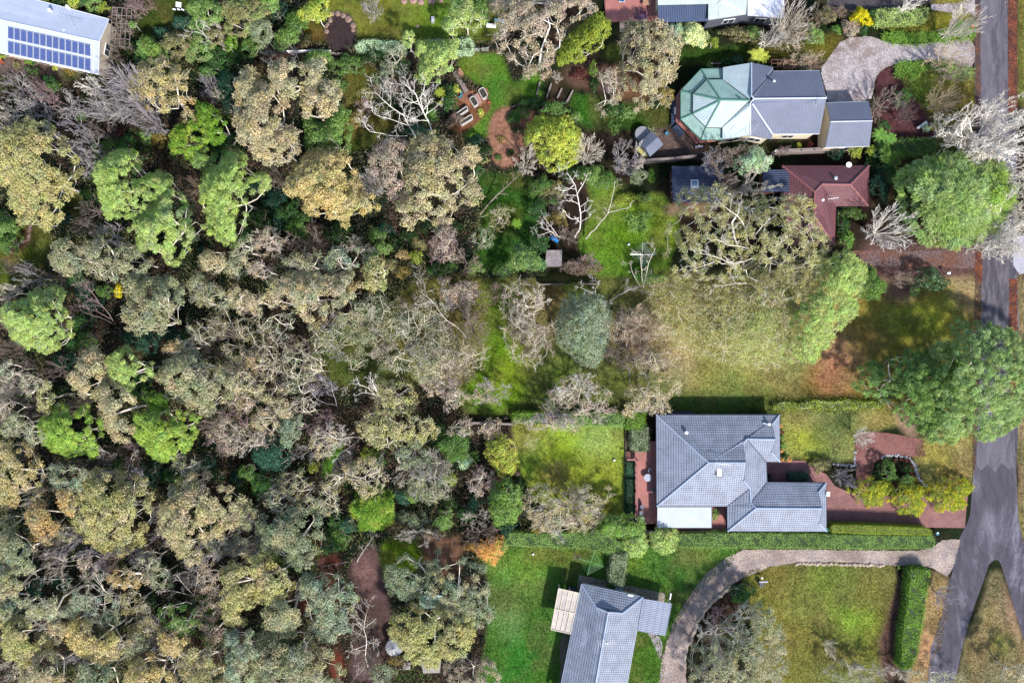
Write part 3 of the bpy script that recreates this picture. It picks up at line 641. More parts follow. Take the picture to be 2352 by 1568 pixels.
# --- house with deck at the top
B = zoomer(1366, 0, 5.26)
hB = house('house', at(1600, -10), 'pale corrugated roofed house with navy awning and red deck at the top edge')
B_P = roofmat('pale_green_corrugated', lin(206, 218, 214, .58), .34, None, dark=.86, wu=.25, rough=.5, bump=.5, dirt=.12)
B_W = plain('white_flat_roof', lin(236, 238, 250, .66), .6, noise=.08, scale=.6)
roof(hB, B_P, [(B(755, -330, 4.6), B(1550, -330, 4.6), B(1550, -20, 4.1), B(1480, 45, 3.8), B(765, 62, 3.6))])
roof(hB, CORR_B, [(B(765, 66, 3.4), B(1370, 50, 3.4), B(1370, 256, 2.8), B(765, 272, 2.8))], name='awning', label='navy corrugated awning roof')
roof(hB, B_P, [(B(1372, 47, 3.75), B(1490, 40, 3.85), B(1490, 226, 3.5), B(1372, 243, 3.5))])
roof(hB, B_P, [(B(1492, 38, 3.9), B(1552, -22, 4.15), B(1552, -330, 4.4), B(1842, -330, 4.4), B(1842, 172, 3.6), B(1492, 226, 3.5))])
roof(hB, B_W, [(B(1850, -330, 3.9), B(2296, -330, 3.9), B(2290, 222, 3.9), B(1848, 187, 3.9))], label='flat white roof with a rusty stain')
walls(hB, [B(1372, -330, 3.5), B(2290, -330, 3.5), B(2288, 205, 3.5), B(1850, 180, 3.5), B(1480, 226, 3.5), B(1372, 240, 3.5)], 3.6, GREYW, .25)
walls(hB, [B(760, -330, 3), B(1365, -330, 3), B(1365, 60, 3), B(768, 70, 3)], 3.1, CREAM, .1)
for x, y in ((775, 262), (1070, 258), (1360, 250)):
    mb = MB(); p = B(x, y, 2.7); mb.tube((p[0], p[1], 0), p, .06); mb.build('post', DKBLUE, hB)
deck(hB, [B(120, -330, .6), B(756, -330, .6), B(756, 250, .6), B(132, 268, .6)], .6)
mb = MB()
for k in range(14):
    a = Vector(B(100 + k * 2, -300 + k * 32, .6)); mb.tube(a, a + Vector((0, 0, 1)), .04, n=5)
mb.tube(B(98, -300, 1.6), B(126, 110, 1.6), .05); mb.build('railing', DECKT, hB)
mb = MB(); p = [B(300, 262, .3), B(360, 262, .3), B(364, 392, .02), B(304, 392, .02)]; slab(mb, p, .06); mb.build('ramp', TIMBER, hB)
def chair(p, rot, mat, label, group=None, z=0.0):
    t = thing('chair', (p[0], p[1], z), label, 'chair', group); c, s_ = math.cos(rot), math.sin(rot)
    W = lambda u, v, h: (p[0] + u * c - v * s_, p[1] + u * s_ + v * c, z + h)
    m = MB(); m.box(W(0, 0, .44), (.48, .46, .05), rot); m.build('seat', mat, t)
    m = MB(); m.hexa([W(-.24, .22, .46), W(.24, .22, .46), W(.24, .26, .46), W(-.24, .26, .46)], [W(-.23, .36, .92), W(.23, .36, .92), W(.23, .40, .92), W(-.23, .40, .92)]); m.build('backrest', mat, t)
    for u in (-.22, .22):
        for v in (-.2, .2): m = MB(); m.tube(W(u, v, 0), W(u, v, .43), .022, n=6); m.build('leg', mat, t)
        m = MB(); m.tube(W(u * 1.1, -.2, .62), W(u * 1.1, .3, .64), .022, n=6); m.tube(W(u * 1.1, -.2, .43), W(u * 1.1, -.2, .62), .018, n=6); m.build('armrest', mat, t)
    return t
def table_rect(p, L, W_, rot, mat, label, z=0.0, slats=0):
    t = thing('table', (p[0], p[1], z), label, 'table'); c, s_ = math.cos(rot), math.sin(rot)
    Wd = lambda u, v, h: (p[0] + u * c - v * s_, p[1] + u * s_ + v * c, z + h)
    m = MB()
    if slats:
        for k in range(slats): m.box(Wd(0, -W_ / 2 + W_ * (k + .5) / slats, .73), (L, W_ / slats - .015, .04), rot)
    else: m.box(Wd(0, 0, .73), (L, W_, .05), rot)
    m.build('tabletop', mat, t)
    for u in (-L / 2 + .08, L / 2 - .08):
        for v in (-W_ / 2 + .08, W_ / 2 - .08): m = MB(); m.box(Wd(u, v, .35), (.07, .07, .7), rot); m.build('leg', mat, t)
    return t
TEAK = plain('teak', lin(190, 142, 116, .65), .6, noise=.15, scale=5); PURP = plain('maroon_metal', lin(120, 78, 104, .6), .5); TUBEG = plain('grey_mesh_seat', lin(118, 124, 142, .6), .6, noise=.1)
BLUEF = plain('blue_fabric', lin(40, 84, 140, .6), .8)
table_rect(B(622, 10, .6)[:2], 1.9, 1.1, math.pi / 2, TEAK, 'slatted teak table on the red deck at the top edge', .6, 8)
table_rect(B(563, 244, .6)[:2], 1.4, .95, 0, PURP, 'maroon square table on the deck corner above the tan gum', .6)
chair(B(535, 190, .6), 0, PURP, 'maroon chair tucked behind the maroon table, left of its pair', z=.6)
chair(B(592, 190, .6), 0, PURP, 'maroon chair tucked behind the maroon table, right of its pair', z=.6)
m = MB(); t = thing('sun_lounger', (*B(324, 0, .6)[:2], .6), 'blue fabric sun lounger on the red deck at the top edge', 'lounger')
p = B(324, 0, .6); m.box((p[0], p[1] + .35, .92), (.66, 1.5, .04)); m.build('cushion', BLUEF, t)
m = MB(); [m.tube((p[0] + u, p[1] - .45, .95), (p[0] + u, p[1] + 1.2, .95), .025) for u in (-.37, .37)]; m.tube((p[0] - .37, p[1] - .45, .95), (p[0] + .37, p[1] - .45, .95), .025); m.build('frame', WHITE, t)
for u in (-.37, .37):
    for v in (-.4, 1.1): m = MB(); m.tube((p[0] + u, p[1] + v, .6), (p[0] + u, p[1] + v, .94), .022); m.build('leg', WHITE, t)

# --- green roofed octagonal house
Cc = zoomer(1531.5, 115.9, 4.735)
hC = house('house', at(1740, 240), 'house with octagonal pale green veranda roof and grey steel wings beside the gravel drive')
apex, ap2 = Cc(590, 540, 5.9), Cc(907, 545, 5.9)
ring = [Cc(610, 318, 4.4), Cc(440, 318, 4.4), Cc(287, 475, 4.4), Cc(285, 690, 4.4), Cc(430, 835, 4.4), Cc(605, 838, 4.4)]
rin = [Cc(612, 312, 4.0), Cc(438, 312, 4.0), Cc(281, 472, 4.0), Cc(279, 693, 4.0), Cc(427, 841, 4.0), Cc(605, 844, 4.0)]
rout = [Cc(612, 200, 3.3), Cc(375, 205, 3.3), Cc(155, 440, 3.3), Cc(155, 745, 3.3), Cc(375, 970, 3.3), Cc(607, 970, 3.3)]
roof(hC, GREEN, [(apex, ring[1], ring[0], ap2), (apex, ring[2], ring[1])]).name
roof(hC, GREEN2, [(apex, ring[3], ring[2]), (apex, ring[4], ring[3]), (apex, ap2, ring[5], ring[4])])
roof(hC, GREEN, [(rout[k + 1], rout[k], rin[k], rin[k + 1]) for k in range(5)], name='veranda_roof')
roof(hC, GREEN2, [(Cc(612, 185, 3.9), Cc(920, 135, 3.9), Cc(920, 500, 6.0), ap2, Cc(612, 318, 4.5)), (Cc(607, 838, 4.5), ap2, Cc(907, 600, 6.0), Cc(905, 920, 3.9), Cc(607, 968, 3.9))])
roof(hC, STEEL_G, [(Cc(922, 135, 3.9), Cc(1155, 180, 3.9), Cc(1157, 228, 3.9), Cc(930, 492, 6.0), Cc(922, 492, 6.0)),
                   (Cc(1157, 228, 3.9), Cc(1662, 220, 3.9), Cc(1738, 517, 6.0), Cc(948, 525, 6.1), Cc(930, 492, 6.0)),
                   (Cc(948, 528, 6.1), Cc(1738, 519, 6.05), Cc(1662, 906, 3.9), Cc(1148, 908, 3.9), Cc(930, 582, 6.0)),
                   (Cc(907, 575, 6.0), Cc(930, 582, 6.0), Cc(1148, 910, 3.9), Cc(1145, 968, 3.8), Cc(907, 925, 3.9))])
ridge(hC, GREENCAP, [(apex, ap2), (apex, ring[1]), (apex, ring[2]), (apex, ring[3]), (apex, ring[4])] + [(rin[k], rout[k]) for k in range(1, 5)] , .13)
ridge(hC, CAPW, [(Cc(920, 137, 3.95), Cc(920, 495, 6.05)), (Cc(920, 495, 6.05), Cc(948, 526, 6.15)), (Cc(948, 526, 6.15), Cc(1738, 518, 6.1)), (Cc(930, 580, 6.05), Cc(1148, 908, 3.95)), (Cc(907, 575, 6.05), Cc(907, 920, 3.95)), (Cc(948, 526, 6.15), Cc(907, 575, 6.05))], .10)
DKTRIM = plain('dark_valley', lin(62, 70, 72, .5), .6)
ridge(hC, DKTRIM, [(ring[0], ap2), (ap2, ring[5])] + [(rin[k], rin[k + 1]) for k in range(5)] + [(Cc(1157, 228, 3.95), Cc(930, 492, 6.02))], .06, name='valley')
gutter(hC, GREENCAP, rout, False, r=.09); gutter(hC, ALU, [Cc(1157, 228, 3.9), Cc(1662, 220, 3.9)], False); gutter(hC, ALU, [Cc(1662, 906, 3.9), Cc(1148, 908, 3.9)], False)
walls(hC, [Cc(615, 190, 3.8), Cc(920, 140, 3.8), Cc(1155, 185, 3.8), Cc(1157, 230, 3.8), Cc(1662, 222, 3.8), Cc(1730, 517, 3.8), Cc(1662, 904, 3.8), Cc(1148, 906, 3.8), Cc(1145, 966, 3.8), Cc(905, 922, 3.8), Cc(612, 966, 3.8)], 3.9, CREAM, .3)
walls(hC, ring, 4.2, CREAM, .1)
mb = MB(); a, b, c = [Vector(v) for v in (Cc(1650, 240, 3.8), Cc(1650, 890, 3.8), Cc(1722, 518, 5.95))]; dx = Vector((-.12, 0, 0)); mb.hexa([a + dx, b + dx, b, a], [c + dx, c + dx * 1.01, c * 1.0, c]); mb.build('gable', CREAM, hC)
for p in rout[1:5]:
    mb = MB(); cx, cy = Cc(500, 580, 0)[:2]; d = Vector((cx - p[0], cy - p[1], 0)).normalized() * .3; mb.tube((p[0] + d.x, p[1] + d.y, 0), (p[0] + d.x, p[1] + d.y, 3.2), .07); mb.build('post', DECKT, hC)
deck(hC, [Cc(x, y, .9) for x, y in ((600, 215), (370, 215), (150, 420), (100, 500), (98, 770), (320, 1008), (470, 995), (600, 985))], .9)
roof(hC, CORR_D, [(Cc(52, 560, .5), Cc(100, 500, .6), Cc(100, 770, .6), Cc(48, 830, .5))], name='landing', label='dark landing boards beside the octagonal deck')
roof(hC, CORR_D, [(Cc(58, 845, .3), Cc(110, 800, .7), Cc(200, 900, .7), Cc(150, 955, .3))], name='steps')
gE, gW, gr0, gr1 = [Cc(2200, 555, 3.0), Cc(2205, 1040, 3.0)], [Cc(1735, 570, 3.0), Cc(1725, 1055, 3.0)], Cc(1780, 775, 4.6), Cc(2237, 766, 4.6)
roof(hC, STEEL_G, [(gW[0], gE[0], gr1, gr0), (gr0, gr1, gE[1], gW[1])])
ridge(hC, ALU, [(gr0, gr1)], .08); gutter(hC, ALU, [gW[0], gE[0]], False); gutter(hC, ALU, [gW[1], gE[1]], False)
walls(hC, [gW[0], gE[0], gE[1], gW[1]], 3.0, CREAM, .12, skip=(3,))
for X in (gW, gE):
    mb = MB(); r_ = gr0 if X is gW else gr1; s_ = .14 if X is gW else -.14
    a, b, c = Vector(X[0]), Vector(X[1]), Vector(r_); o = Vector((s_, 0, 0)); dz = Vector((0, 0, .12)); up = [a + o - dz, b + o - dz, b + o * 2 - dz, a + o * 2 - dz]
    mb.hexa(up, [c + o - dz, c + o * 1.02 - dz, c + o * 2 - dz, c + o * 1.98 - dz]); mb.build('gable', CREAM, hC)
mb = MB(); mb.tube(Cc(1165, 335, 4.9), Cc(1165, 335, 5.7), .12, n=10); mb.lathe(Cc(1165, 335, 5.6), [(.2, 0), (.2, .15), (.02, .3)], 12); mb.build('flue', ALU, hC)
mb = MB(); mb.tube(Cc(795, 515, 5.4), Cc(795, 515, 6.2), .1, n=10); mb.build('flue', DKTRIM, hC)
antenna(hC, Cc(880, 930, 3.9), math.radians(50), 3.2, ALU, 1.6); antenna(hC, Cc(1625, 590, 5.6), math.radians(40), 2.2, ALU, 1.2)

# --- red tiled house with blue wing
hD = house('house', at(1880, 460), 'red tiled hip roofed house with a dark blue steel wing, below the green roofed house')
z0, z1 = 2.8, 4.7
NW, NE, SE, SM, SS, SW, WM = [A(1797, 381, z0), A(1996, 381, z0), A(1994, 473, z0), A(1920, 473, z0), A(1917, 563, z0), A(1822, 563, z0), A(1800, 473, z0)]
R1, R2, R3, R4 = A(1871, 441, 4.9), A(1888, 423, z1), A(1953, 424, z1), A(1870, 498, 4.9)
roof(hD, TILE_R, [(NW, NE, R3, R2, R1), (NE, SE, R3), (R3, SE, SM, R2), (R1, R2, SM, SS, R4), (NW, R1, R4, SW, WM), (SW, R4, SS)])
ridge(hD, CAPR, [(NW, R1), (R1, R2), (R2, R3), (NE, R3), (SE, R3), (R1, R4), (R4, SS), (R4, SW)], .13)
gutter(hD, plain('maroon_gutter', lin(96, 50, 60, .6), .5), [NW, NE, SE, SM, SS, SW, WM])
walls(hD, [NW, NE, SE, SM, SS, SW, WM], z0, REDBR, .5)
roof(hD, CORR_D, [(A(1752, 390, 2.75), A(1813, 390, 3.2), A(1813, 441, 3.2), A(1752, 441, 2.75))], name='side_roof', label='dark blue corrugated side roof')
walls(hD, [A(1754, 392, 2.7), A(1800, 392, 2.7), A(1800, 440, 2.7), A(1754, 440, 2.7)], 2.7, REDBR, .2, wins=False)
vent(hD, A(1918, 410, 4.1), ALU, .25, .4, 'whirlybird'); vent(hD, A(1888, 460, 4.2), WHITE, .2, .4)
mb = MB(); d0 = Vector(A(1949, 379, 3.6)); mb.tube(d0 - Vector((0, .15, .9)), d0, .03); mb.lathe(d0, [(.02, 0), (.22, .03), (.36, .12), (.37, .13)], 20); mb.build('satellite_dish', WHITE, hD)
antenna(hD, A(1907, 459, 3.9), math.radians(10), 1.4, ALU, 1.0)
hO = house('outbuilding', at(1600, 425), 'dark blue corrugated roofed outbuilding with one square skylight, left of the red tiled house'); hO['category'] = 'outbuilding'
roof(hO, roofmat('dark_blue_sheet_v', lin(58, 74, 112, .50), None, .30, dark=.4, wv=.4, rough=.5, bump=.9, dirt=.25), [(A(1543, 382, 2.8), A(1662, 382, 2.9), A(1662, 465, 2.9), A(1546, 465, 2.8))])
walls(hO, [A(1543, 382, 2.7), A(1662, 382, 2.7), A(1662, 465, 2.7), A(1546, 465, 2.7)], 2.75, REDBR, .25)
mb = MB(); c = Vector(A(1595, 422, 2.95)); mb.box(c, (1.05, 1.05, .18)); sk = mb.build('skylight', ALU, hO)
mb = MB(); mb.box(c + Vector((0, 0, .10)), (.82, .82, .03)); mb.build('pane', plain('skylight_glass', lin(140, 176, 196, .5), .15), sk)

# --- blue grey tiled house, lower right
E = zoomer(1424, 927.2, 4.735); ze = 2.7
hE = house('house', at(1690, 1080), 'large blue grey tiled house with a white patio roof and long red deck')
TN_, BS, TS, AE = E(395, 118, ze), E(400, 1112, ze), E(1170, 1384, ze), E(965, 640, 5.4)
g1a, g1b, g1c = E(1335, 430, 4.3), E(1370, 640, 5.4), E(1345, 832, 4.3)
eNE, eSE, vL, eM = E(1735, 118, ze), E(1740, 630, ze), E(1590, 630, ze), E(1600, 852, ze)
g2a, g2b, g2c = E(1650, 225, 3.3), E(1690, 385, 4.15), E(1645, 525, 3.3); rL = E(1378, 381, 4.2)
w1, w2, gE1, gE2 = E(1413, 920, 3.7), E(1422, 1072, 3.7), E(2242, 858, ze), E(2245, 1384, ze)
g3a, g3b, g3c, rG = E(2155, 965, 3.3), E(2197, 1137, 4.1), E(2165, 1295, 3.3), E(1480, 1132, 4.1)
vS = E(1167, 1112, ze)
roof(hE, TILE_B, [(TN_, BS, AE), (TN_, AE, g1b, g1a, rL, g2b, g2a, eNE), (eNE, g2a, g2c, eSE), (rL, vL, eSE, g2c, g2b),
                  (AE, BS, vS), (AE, vS, w1), (AE, w1, g1c), (AE, g1c, g1b), (g1a, g1c, w1, w2, eM, vL, rL), (w1, vS, TS, rG, w2), (w2, rG, g3b, g3a, gE1, eM), (rG, TS, gE2, g3c, g3b), (gE1, g3a, g3c, gE2)])
mb = MB()
for a, b, c in ((g1a, g1b, g1c), (g2a, g2b, g2c), (g3a, g3b, g3c)):
    a, b, c = Vector(a), Vector(b), Vector(c); o = Vector((.05, 0, -.02)); mb.face([a + o, c + o, b + o]); mb.face([a, b, c])
mb.build('gable', CAPB, hE)
ridge(hE, CAPB, [(TN_, AE), (BS, AE), (AE, g1b), (rL, g2b), (eNE, g2a), (g2c, eSE), (g1a, rL), (g1c, w1), (w1, w2), (w2, rG), (rG, g3b), (TS, rG), (gE1, g3a), (g3c, gE2)], .12)
ridge(hE, DKBLUE, [(vL, rL), (eM, w2), (vS, w1)], .05, name='valley')
gutter(hE, DKBLUE, [TN_, BS, vS, TS, gE2, gE1, eM, vL, eSE, eNE])
walls(hE, [TN_, BS, vS, TS, gE2, gE1, eM, vL, eSE, eNE], ze, REDBR, .5)
PATW = roofmat('patio_sheet', lin(216, 226, 238, .50), .30, None, dark=.9, wu=.2, rough=.5, bump=.3, dirt=.14)
roof(hE, PATW, [(E(408, 1122, 2.6), E(997, 1122, 2.6), E(997, 1346, 2.45), E(405, 1346, 2.45))], name='patio_roof', label='white sheet roof over the patio')
gutter(hE, DKBLUE, [E(997, 1122, 2.6), E(997, 1346, 2.45), E(405, 1346, 2.45)], False)
for x, y in ((412, 1335), (700, 1338), (990, 1335)):
    mb = MB(); p = E(x, y, 2.3); mb.box((p[0], p[1], 1.2), (.12, .12, 2.4)); mb.build('post', DECKT, hE)
deck(hE, [E(165, 522, .7), E(318, 522, .7), E(318, 405, .7), E(420, 405, .7), E(420, 1300, .7), E(240, 1300, .7), E(165, 1240, .7)], .7)
deck(hE, [E(400, 1120, .5), E(1150, 1120, .5), E(1150, 1370, .5), E(400, 1370, .5)], .5)
mb = MB()
for k in range(6): a, b = Vector(E(75 + k * 16, 516, .12 + .1 * k)), Vector(E(75 + k * 16, 604, .12 + .1 * k)); mb.tube(a, b, .07, n=4)
mb.build('stairs', DECKT, hE)
mb = MB()
for x0, y0, x1, y1 in ((85, 608, 200, 608), (185, 608, 185, 1200)):
    mb.box((Vector(E(x0, y0, 1.6)) + Vector(E(x1, y1, 1.6))) / 2, (abs(x1 - x0) / 4.735 * .06 + .22, abs(y1 - y0) / 4.735 * .06 + .22, .06))
for y in (610, 680, 830, 975, 1135, 1200): p = E(185, y, 1.1); mb.box((p[0], p[1], 1.1), (.1, .1, 1.0))
mb.build('railing', DECKT, hE)
mb = MB(); c = Vector(E(1080, 745, 5.0)); mb.box(c - Vector((0, 0, .08)), (.75, 1.05, .2)); sk = mb.build('skylight', DKBLUE, hE)
mb = MB(); mb.box(c + Vector((0, 0, .04)), (.62, .92, .03)); mb.build('pane', plain('white_glass', (.85, .86, .88), .2), sk)
vent(hE, E(718, 308, 3.8), ALU, .28, .35, 'whirlybird'); vent(hE, E(1618, 218, 3.5), WHITE, .2, .35)
mb = MB(); mb.tube(E(1560, 205, 3.3), E(1605, 222, 3.4), .1); mb.build('flue', ALU, hE)
antenna(hE, E(1100, 640, 5.3), math.radians(-8), 2.0, ALU, 1.1)
GREY_T = plain('grey_metal_table', lin(168, 172, 190, .7), .5)
def round_table(p, z, r, label):
    t = thing('round_table', (p[0], p[1], z), label, 'table'); m = MB(); m.lathe((p[0], p[1], z + .68), [(.03, 0), (r, .0), (r, .04), (.03, .045), (0.001, .045)], 28); m.build('tabletop', GREY_T, t)
    for k in range(4):
        a = k * math.pi / 2 + .4; m = MB(); m.tube((p[0] + math.cos(a) * .1, p[1] + math.sin(a) * .1, z + .66), (p[0] + math.cos(a) * r * .8, p[1] + math.sin(a) * r * .8, z), .02); m.build('leg', GREY_T, t)
round_table(E(292, 792, .7), .7, .52, 'grey round table in the middle of the long red deck')
round_table(E(238, 1242, .7), .7, .34, 'small grey round table at the bottom end of the long red deck')
chair(E(318, 722, .7), math.radians(-15), TUBEG, 'grey mesh chair just above the round table on the long deck', z=.7)
chair(E(358, 930, .7), math.radians(60), TUBEG, 'grey mesh chair by the house wall below the round table', z=.7)
chair(E(232, 1118, .7), 0, TUBEG, 'grey mesh chair at the lower railing, upper of the two', z=.7)
chair(E(225, 1180, .7), 0, TUBEG, 'grey mesh chair at the lower railing, lower of the two', z=.7)
mb = MB(); p = E(2265, 980, 3.0); mb.tube((p[0] + .1, p[1], 0), (p[0] + .1, p[1], 3.0), .06); mb.box((p[0], p[1], 3.0), (.45, .6, .04)); t = mono(mb, 'basketball_hoop', WHITE, 'white framed basketball hoop on the driveway beside the garage end', 'hoop')
mb = MB(); p = E(2252, 1375, 1.0); mb.box((p[0], p[1], .55), (.35, .6, 1.0)); mb.box((p[0], p[1], 1.08), (.40, .65, .08)); mono(mb, 'garbage_bin', plain('green_plastic', lin(40, 160, 120, .6), .5), 'bright green bin at the corner of the blue tiled garage', 'bin')
mb = MB(); slab(mb, [E(250, 1385, .9), E(1190, 1385, .9), E(1185, 1400, .9), E(250, 1400, .9)], .9); mono(mb, 'fence', TIMBER, 'low grey timber fence between the patio and the long clipped hedge', 'fence')
mb = MB(); slab(mb, [E(490, 92, 2.0), E(800, 92, 2.0), E(800, 112, 2.0), E(490, 112, 2.0)], 1.9); mono(mb, 'garden_shed', CORR_D, 'narrow blue roofed lean-to against the top wall of the blue tiled house', 'shed')

# --- bottom house
F = t23; f = lambda x, y, z: at(*F(x, y), z)
hF = house('house', at(1340, 1480), 'long blue grey tiled house cut by the bottom edge, with pergola and carport')
zf = 2.7; n0, n1, w_, e_ = f(640, 660, zf), f(1205, 780, zf), f(408, 1800, zf), f(1017, 1800, zf)
ga, gb, gc, rb = f(775, 873, 4.0), f(885, 918, 4.7), f(1015, 928, 4.0), f(729, 1800, 4.7)
roof(hF, TILE_B, [(n0, n1, gc, ga), (n0, ga, gb, rb, w_), (n1, e_, rb, gb, gc)])
mb = MB(); a, b, c = Vector(ga), Vector(gb), Vector(gc); o = Vector((.02, .05, 0)); mb.face([a + o, b + o, c + o]); mb.face([a, c, b]); mb.build('gable', DKBLUE, hF)
ridge(hF, CAPB, [(n0, ga), (n1, gc), (gb, rb), (ga, gb), (gb, gc)], .12); gutter(hF, CAPB, [w_, n0, n1, e_], False)
walls(hF, [n0, n1, e_, w_], zf, CREAM, .5)
PERG = brickmat('pergola_sheet', lin(206, 194, 184, .7), lin(190, 182, 178, .7), lin(236, 226, 206, .75), 1.3, .62, math.radians(105))
roof(hF, PERG, [(f(430, 700, 2.6), f(618, 742, 2.8), f(538, 1117, 2.8), f(360, 1078, 2.6))], name='pergola_roof', th=.05, label='cream translucent pergola roof in square bays')
CORR_L = roofmat('carport_sheet', lin(140, 154, 186, .5), .24, .9, dark=.72, wu=.35, wv=.06, rough=.45, bump=.7)
roof(hF, CORR_L, [(f(1205, 792, 2.8), f(1470, 840, 2.4), f(1412, 1136, 2.4), f(1155, 1090, 2.8))], name='carport_roof', th=.06, label='blue grey corrugated carport roof')
gutter(hF, DKBLUE, [f(1470, 840, 2.4), f(1412, 1136, 2.4)], False); gutter(hF, WHITE, [f(430, 700, 2.6), f(360, 1078, 2.6)], False)
mb = MB()
P0, P1, P2, P3 = [Vector(v) for v in (f(430, 700, 2.66), f(618, 742, 2.86), f(538, 1117, 2.86), f(360, 1078, 2.66))]
for k in range(5): s_ = k / 4; mb.tube(P0.lerp(P1, s_), P3.lerp(P2, s_), .05, n=4)
for s_ in (0, .5, 1): mb.tube(P0.lerp(P3, s_), P1.lerp(P2, s_), .05, n=4)
mb.build('rafter', CREAM, hF)
for x, y, z in ((440, 712, 2.5), (372, 1072, 2.5), (1462, 850, 2.3), (1405, 1128, 2.3)):
    mb = MB(); p = f(x, y, z); mb.box((p[0], p[1], z / 2), (.1, .1, z)); mb.build('post', WHITE, hF)
antenna(hF, f(862, 1175, 4.5), math.radians(5), 2.2, ALU, 1.0); vent(hF, f(876, 1195, 4.4), WHITE, .12, .3)
mb = MB(); mb.box(f(1090, 762, 2.85), (.7, .22, .2), math.radians(-8)); mb.build('vent', WHITE, hF)
mb = MB(); p = f(553, 708, .5); mb.box((p[0], p[1], .45), (.95, .6, .9), math.radians(-12)); t_ = mono(mb, 'air_conditioner', DKBLUE, 'dark boxed cooler unit beside the left paver patio', 'cooler')
mb = MB(); p = f(985, 710, 1.0); mb.box((p[0], p[1], .5), (.9, .5, 1.0), math.radians(-12)); mono(mb, 'storage_box', GREY_T, 'pale grey storage box at the foot of the vertical clipped hedge', 'box')
mb = MB(); mb.tube(f(1455, 800, 0), f(1452, 800, 3.4), .06); mb.tube(f(1452, 800, 3.4), f(1462, 745, 3.5), .09); mono(mb, 'lamp_post', WHITE, 'white lamp post by the carport corner', 'lamp post')

# --- sheds, tanks and fences
def gable_shed(name, e, r, zt, zr, mat, wm, label, cat='shed'):
    c = Vector((0, 0, 0));
    for p in e: c += Vector(p)
    c /= 4; t = thing(name, (c.x, c.y, 0), label, cat)
    roof(t, mat, [(e[0], e[1], r[1], r[0]), (r[0], r[1], e[2], e[3])], th=.06); walls(t, e, zt, wm, .12, wins=False)
    mb = MB(); m = inset(e, .12)
    for i, j, rr in ((0, 3, r[0]), (1, 2, r[1])):
        a, b = Vector(e[i]) * .96 + Vector(e[j]) * .04, Vector(e[j]) * .96 + Vector(e[i]) * .04; d = (Vector(r[1]) - Vector(r[0])).normalized() * (.13 if i == 0 else -.13); dz = Vector((0, 0, .1))
        mb.face([a + d - dz, b + d - dz, Vector(rr) + d - dz])
    mb.build('gable', wm, t)
    return t
g = lambda x, y, z: at(*t20(x, y), z)
gable_shed('garden_shed', [g(1160, 1325, 2.0), g(1280, 1208, 2.0), g(1392, 1328, 2.0), g(1270, 1442, 2.0)], [g(1226, 1362, 2.6), g(1342, 1262, 2.6)], 2.0, 2.6, STEEL_G, GREYW, 'small tilted grey gabled shed beside the round tank')
mb = MB(); slab(mb, [g(1140, 1370, 1.1), g(1172, 1336, 1.1), g(1256, 1434, 1.1), g(1225, 1456, 1.1)], .08)
for x, y in ((1148, 1370), (1226, 1448), (1246, 1430), (1172, 1345)): p = g(x, y, 1); mb.tube((p[0], p[1], 0), (p[0], p[1], 1.05), .04)
mono(mb, 'potting_table', plain('mossy_board', lin(186, 180, 104, .6), .9, noise=.3), 'mossy yellow potting table against the tilted grey shed', 'table')
def tank(p, r, h, mat, rim, label, name='water_tank', ribs=0):
    t = thing(name, (p[0], p[1], 0), label, 'tank'); m = MB(); m.lathe((p[0], p[1], 0), [(r, 0), (r, h)], 32); m.build('tank_wall', rim, t)
    m = MB()
    if ribs:
        n = ribs * 2
        for k in range(n):
            a0_, a1_ = 2 * math.pi * k / n, 2 * math.pi * (k + 1) / n; z_ = lambda q_: h + (.06 if q_ % 2 else -.06)
            m.face([(p[0] + r * 1.03 * math.cos(a0_), p[1] + r * 1.03 * math.sin(a0_), z_(k)), (p[0] + r * 1.03 * math.cos(a1_), p[1] + r * 1.03 * math.sin(a1_), z_(k + 1)), (p[0] + .12 * math.cos(a1_), p[1] + .12 * math.sin(a1_), h + .7), (p[0] + .12 * math.cos(a0_), p[1] + .12 * math.sin(a0_), h + .7)])
        m.lathe((p[0], p[1], h + .68), [(.14, 0), (.14, .1), (.02, .14)], 12)
    else: m.lathe((p[0], p[1], h - .15), [(r * .96, 0), (r * .5, .02), (.01, .02)], 32)
    m.build('tank_roof', mat, t); return t
tank(g(1200, 1228, 1.1), 1.0, 1.1, plain('dark_water', (.02, .025, .04), .15), plain('grey_rim', lin(150, 152, 160, .6), .6), 'round dark topped tank with a pale rim beside the tilted grey shed')
fT = lambda x, y, z: at(*t13(x, y), z)
tank(fT(1268, 1250, 2.2), 1.12, 2.0, plain('galvanised', lin(206, 206, 212, .75), .4, .3, noise=.15), ALU, 'round water tank with ribbed conical steel roof in the lower bush', ribs=20)
mb = MB(); t = thing('shed', (*fT(1600, 1420, 0)[:2], 0), 'grey corrugated shed roof showing below the yellow green gum near the ribbed tank', 'shed')
SL = roofmat('weathered_corrugated', lin(176, 168, 160, .62), .22, None, dark=.5, wu=.4, rough=.7, bump=.8, dirt=.3)
roof(t, SL, [(fT(1500, 1325, 2.6), fT(1700, 1345, 2.6), fT(1690, 1475, 2.3), fT(1540, 1480, 2.3))]); walls(t, [fT(1500, 1330, 2.4), fT(1700, 1350, 2.4), fT(1690, 1470, 2.4), fT(1540, 1475, 2.4)], 2.4, GREYW, .15, wins=False)
t = thing('shed', (*fT(1385, 1410, 0)[:2], 0), 'tiny corrugated roof between the ribbed tank and the larger shed roof', 'shed')
roof(t, SL, [(fT(1352, 1382, 2.2), fT(1420, 1380, 2.2), fT(1418, 1445, 2.0), fT(1350, 1448, 2.0))]); walls(t, [fT(1352, 1384, 2.0), fT(1420, 1382, 2.0), fT(1418, 1443, 2.0), fT(1350, 1446, 2.0)], 2.0, GREYW, .1, wins=False)
t = thing('shed', (*fT(1600, 820, 0)[:2], 0), 'pale blue green shed roof seen through the large lower gum', 'shed')
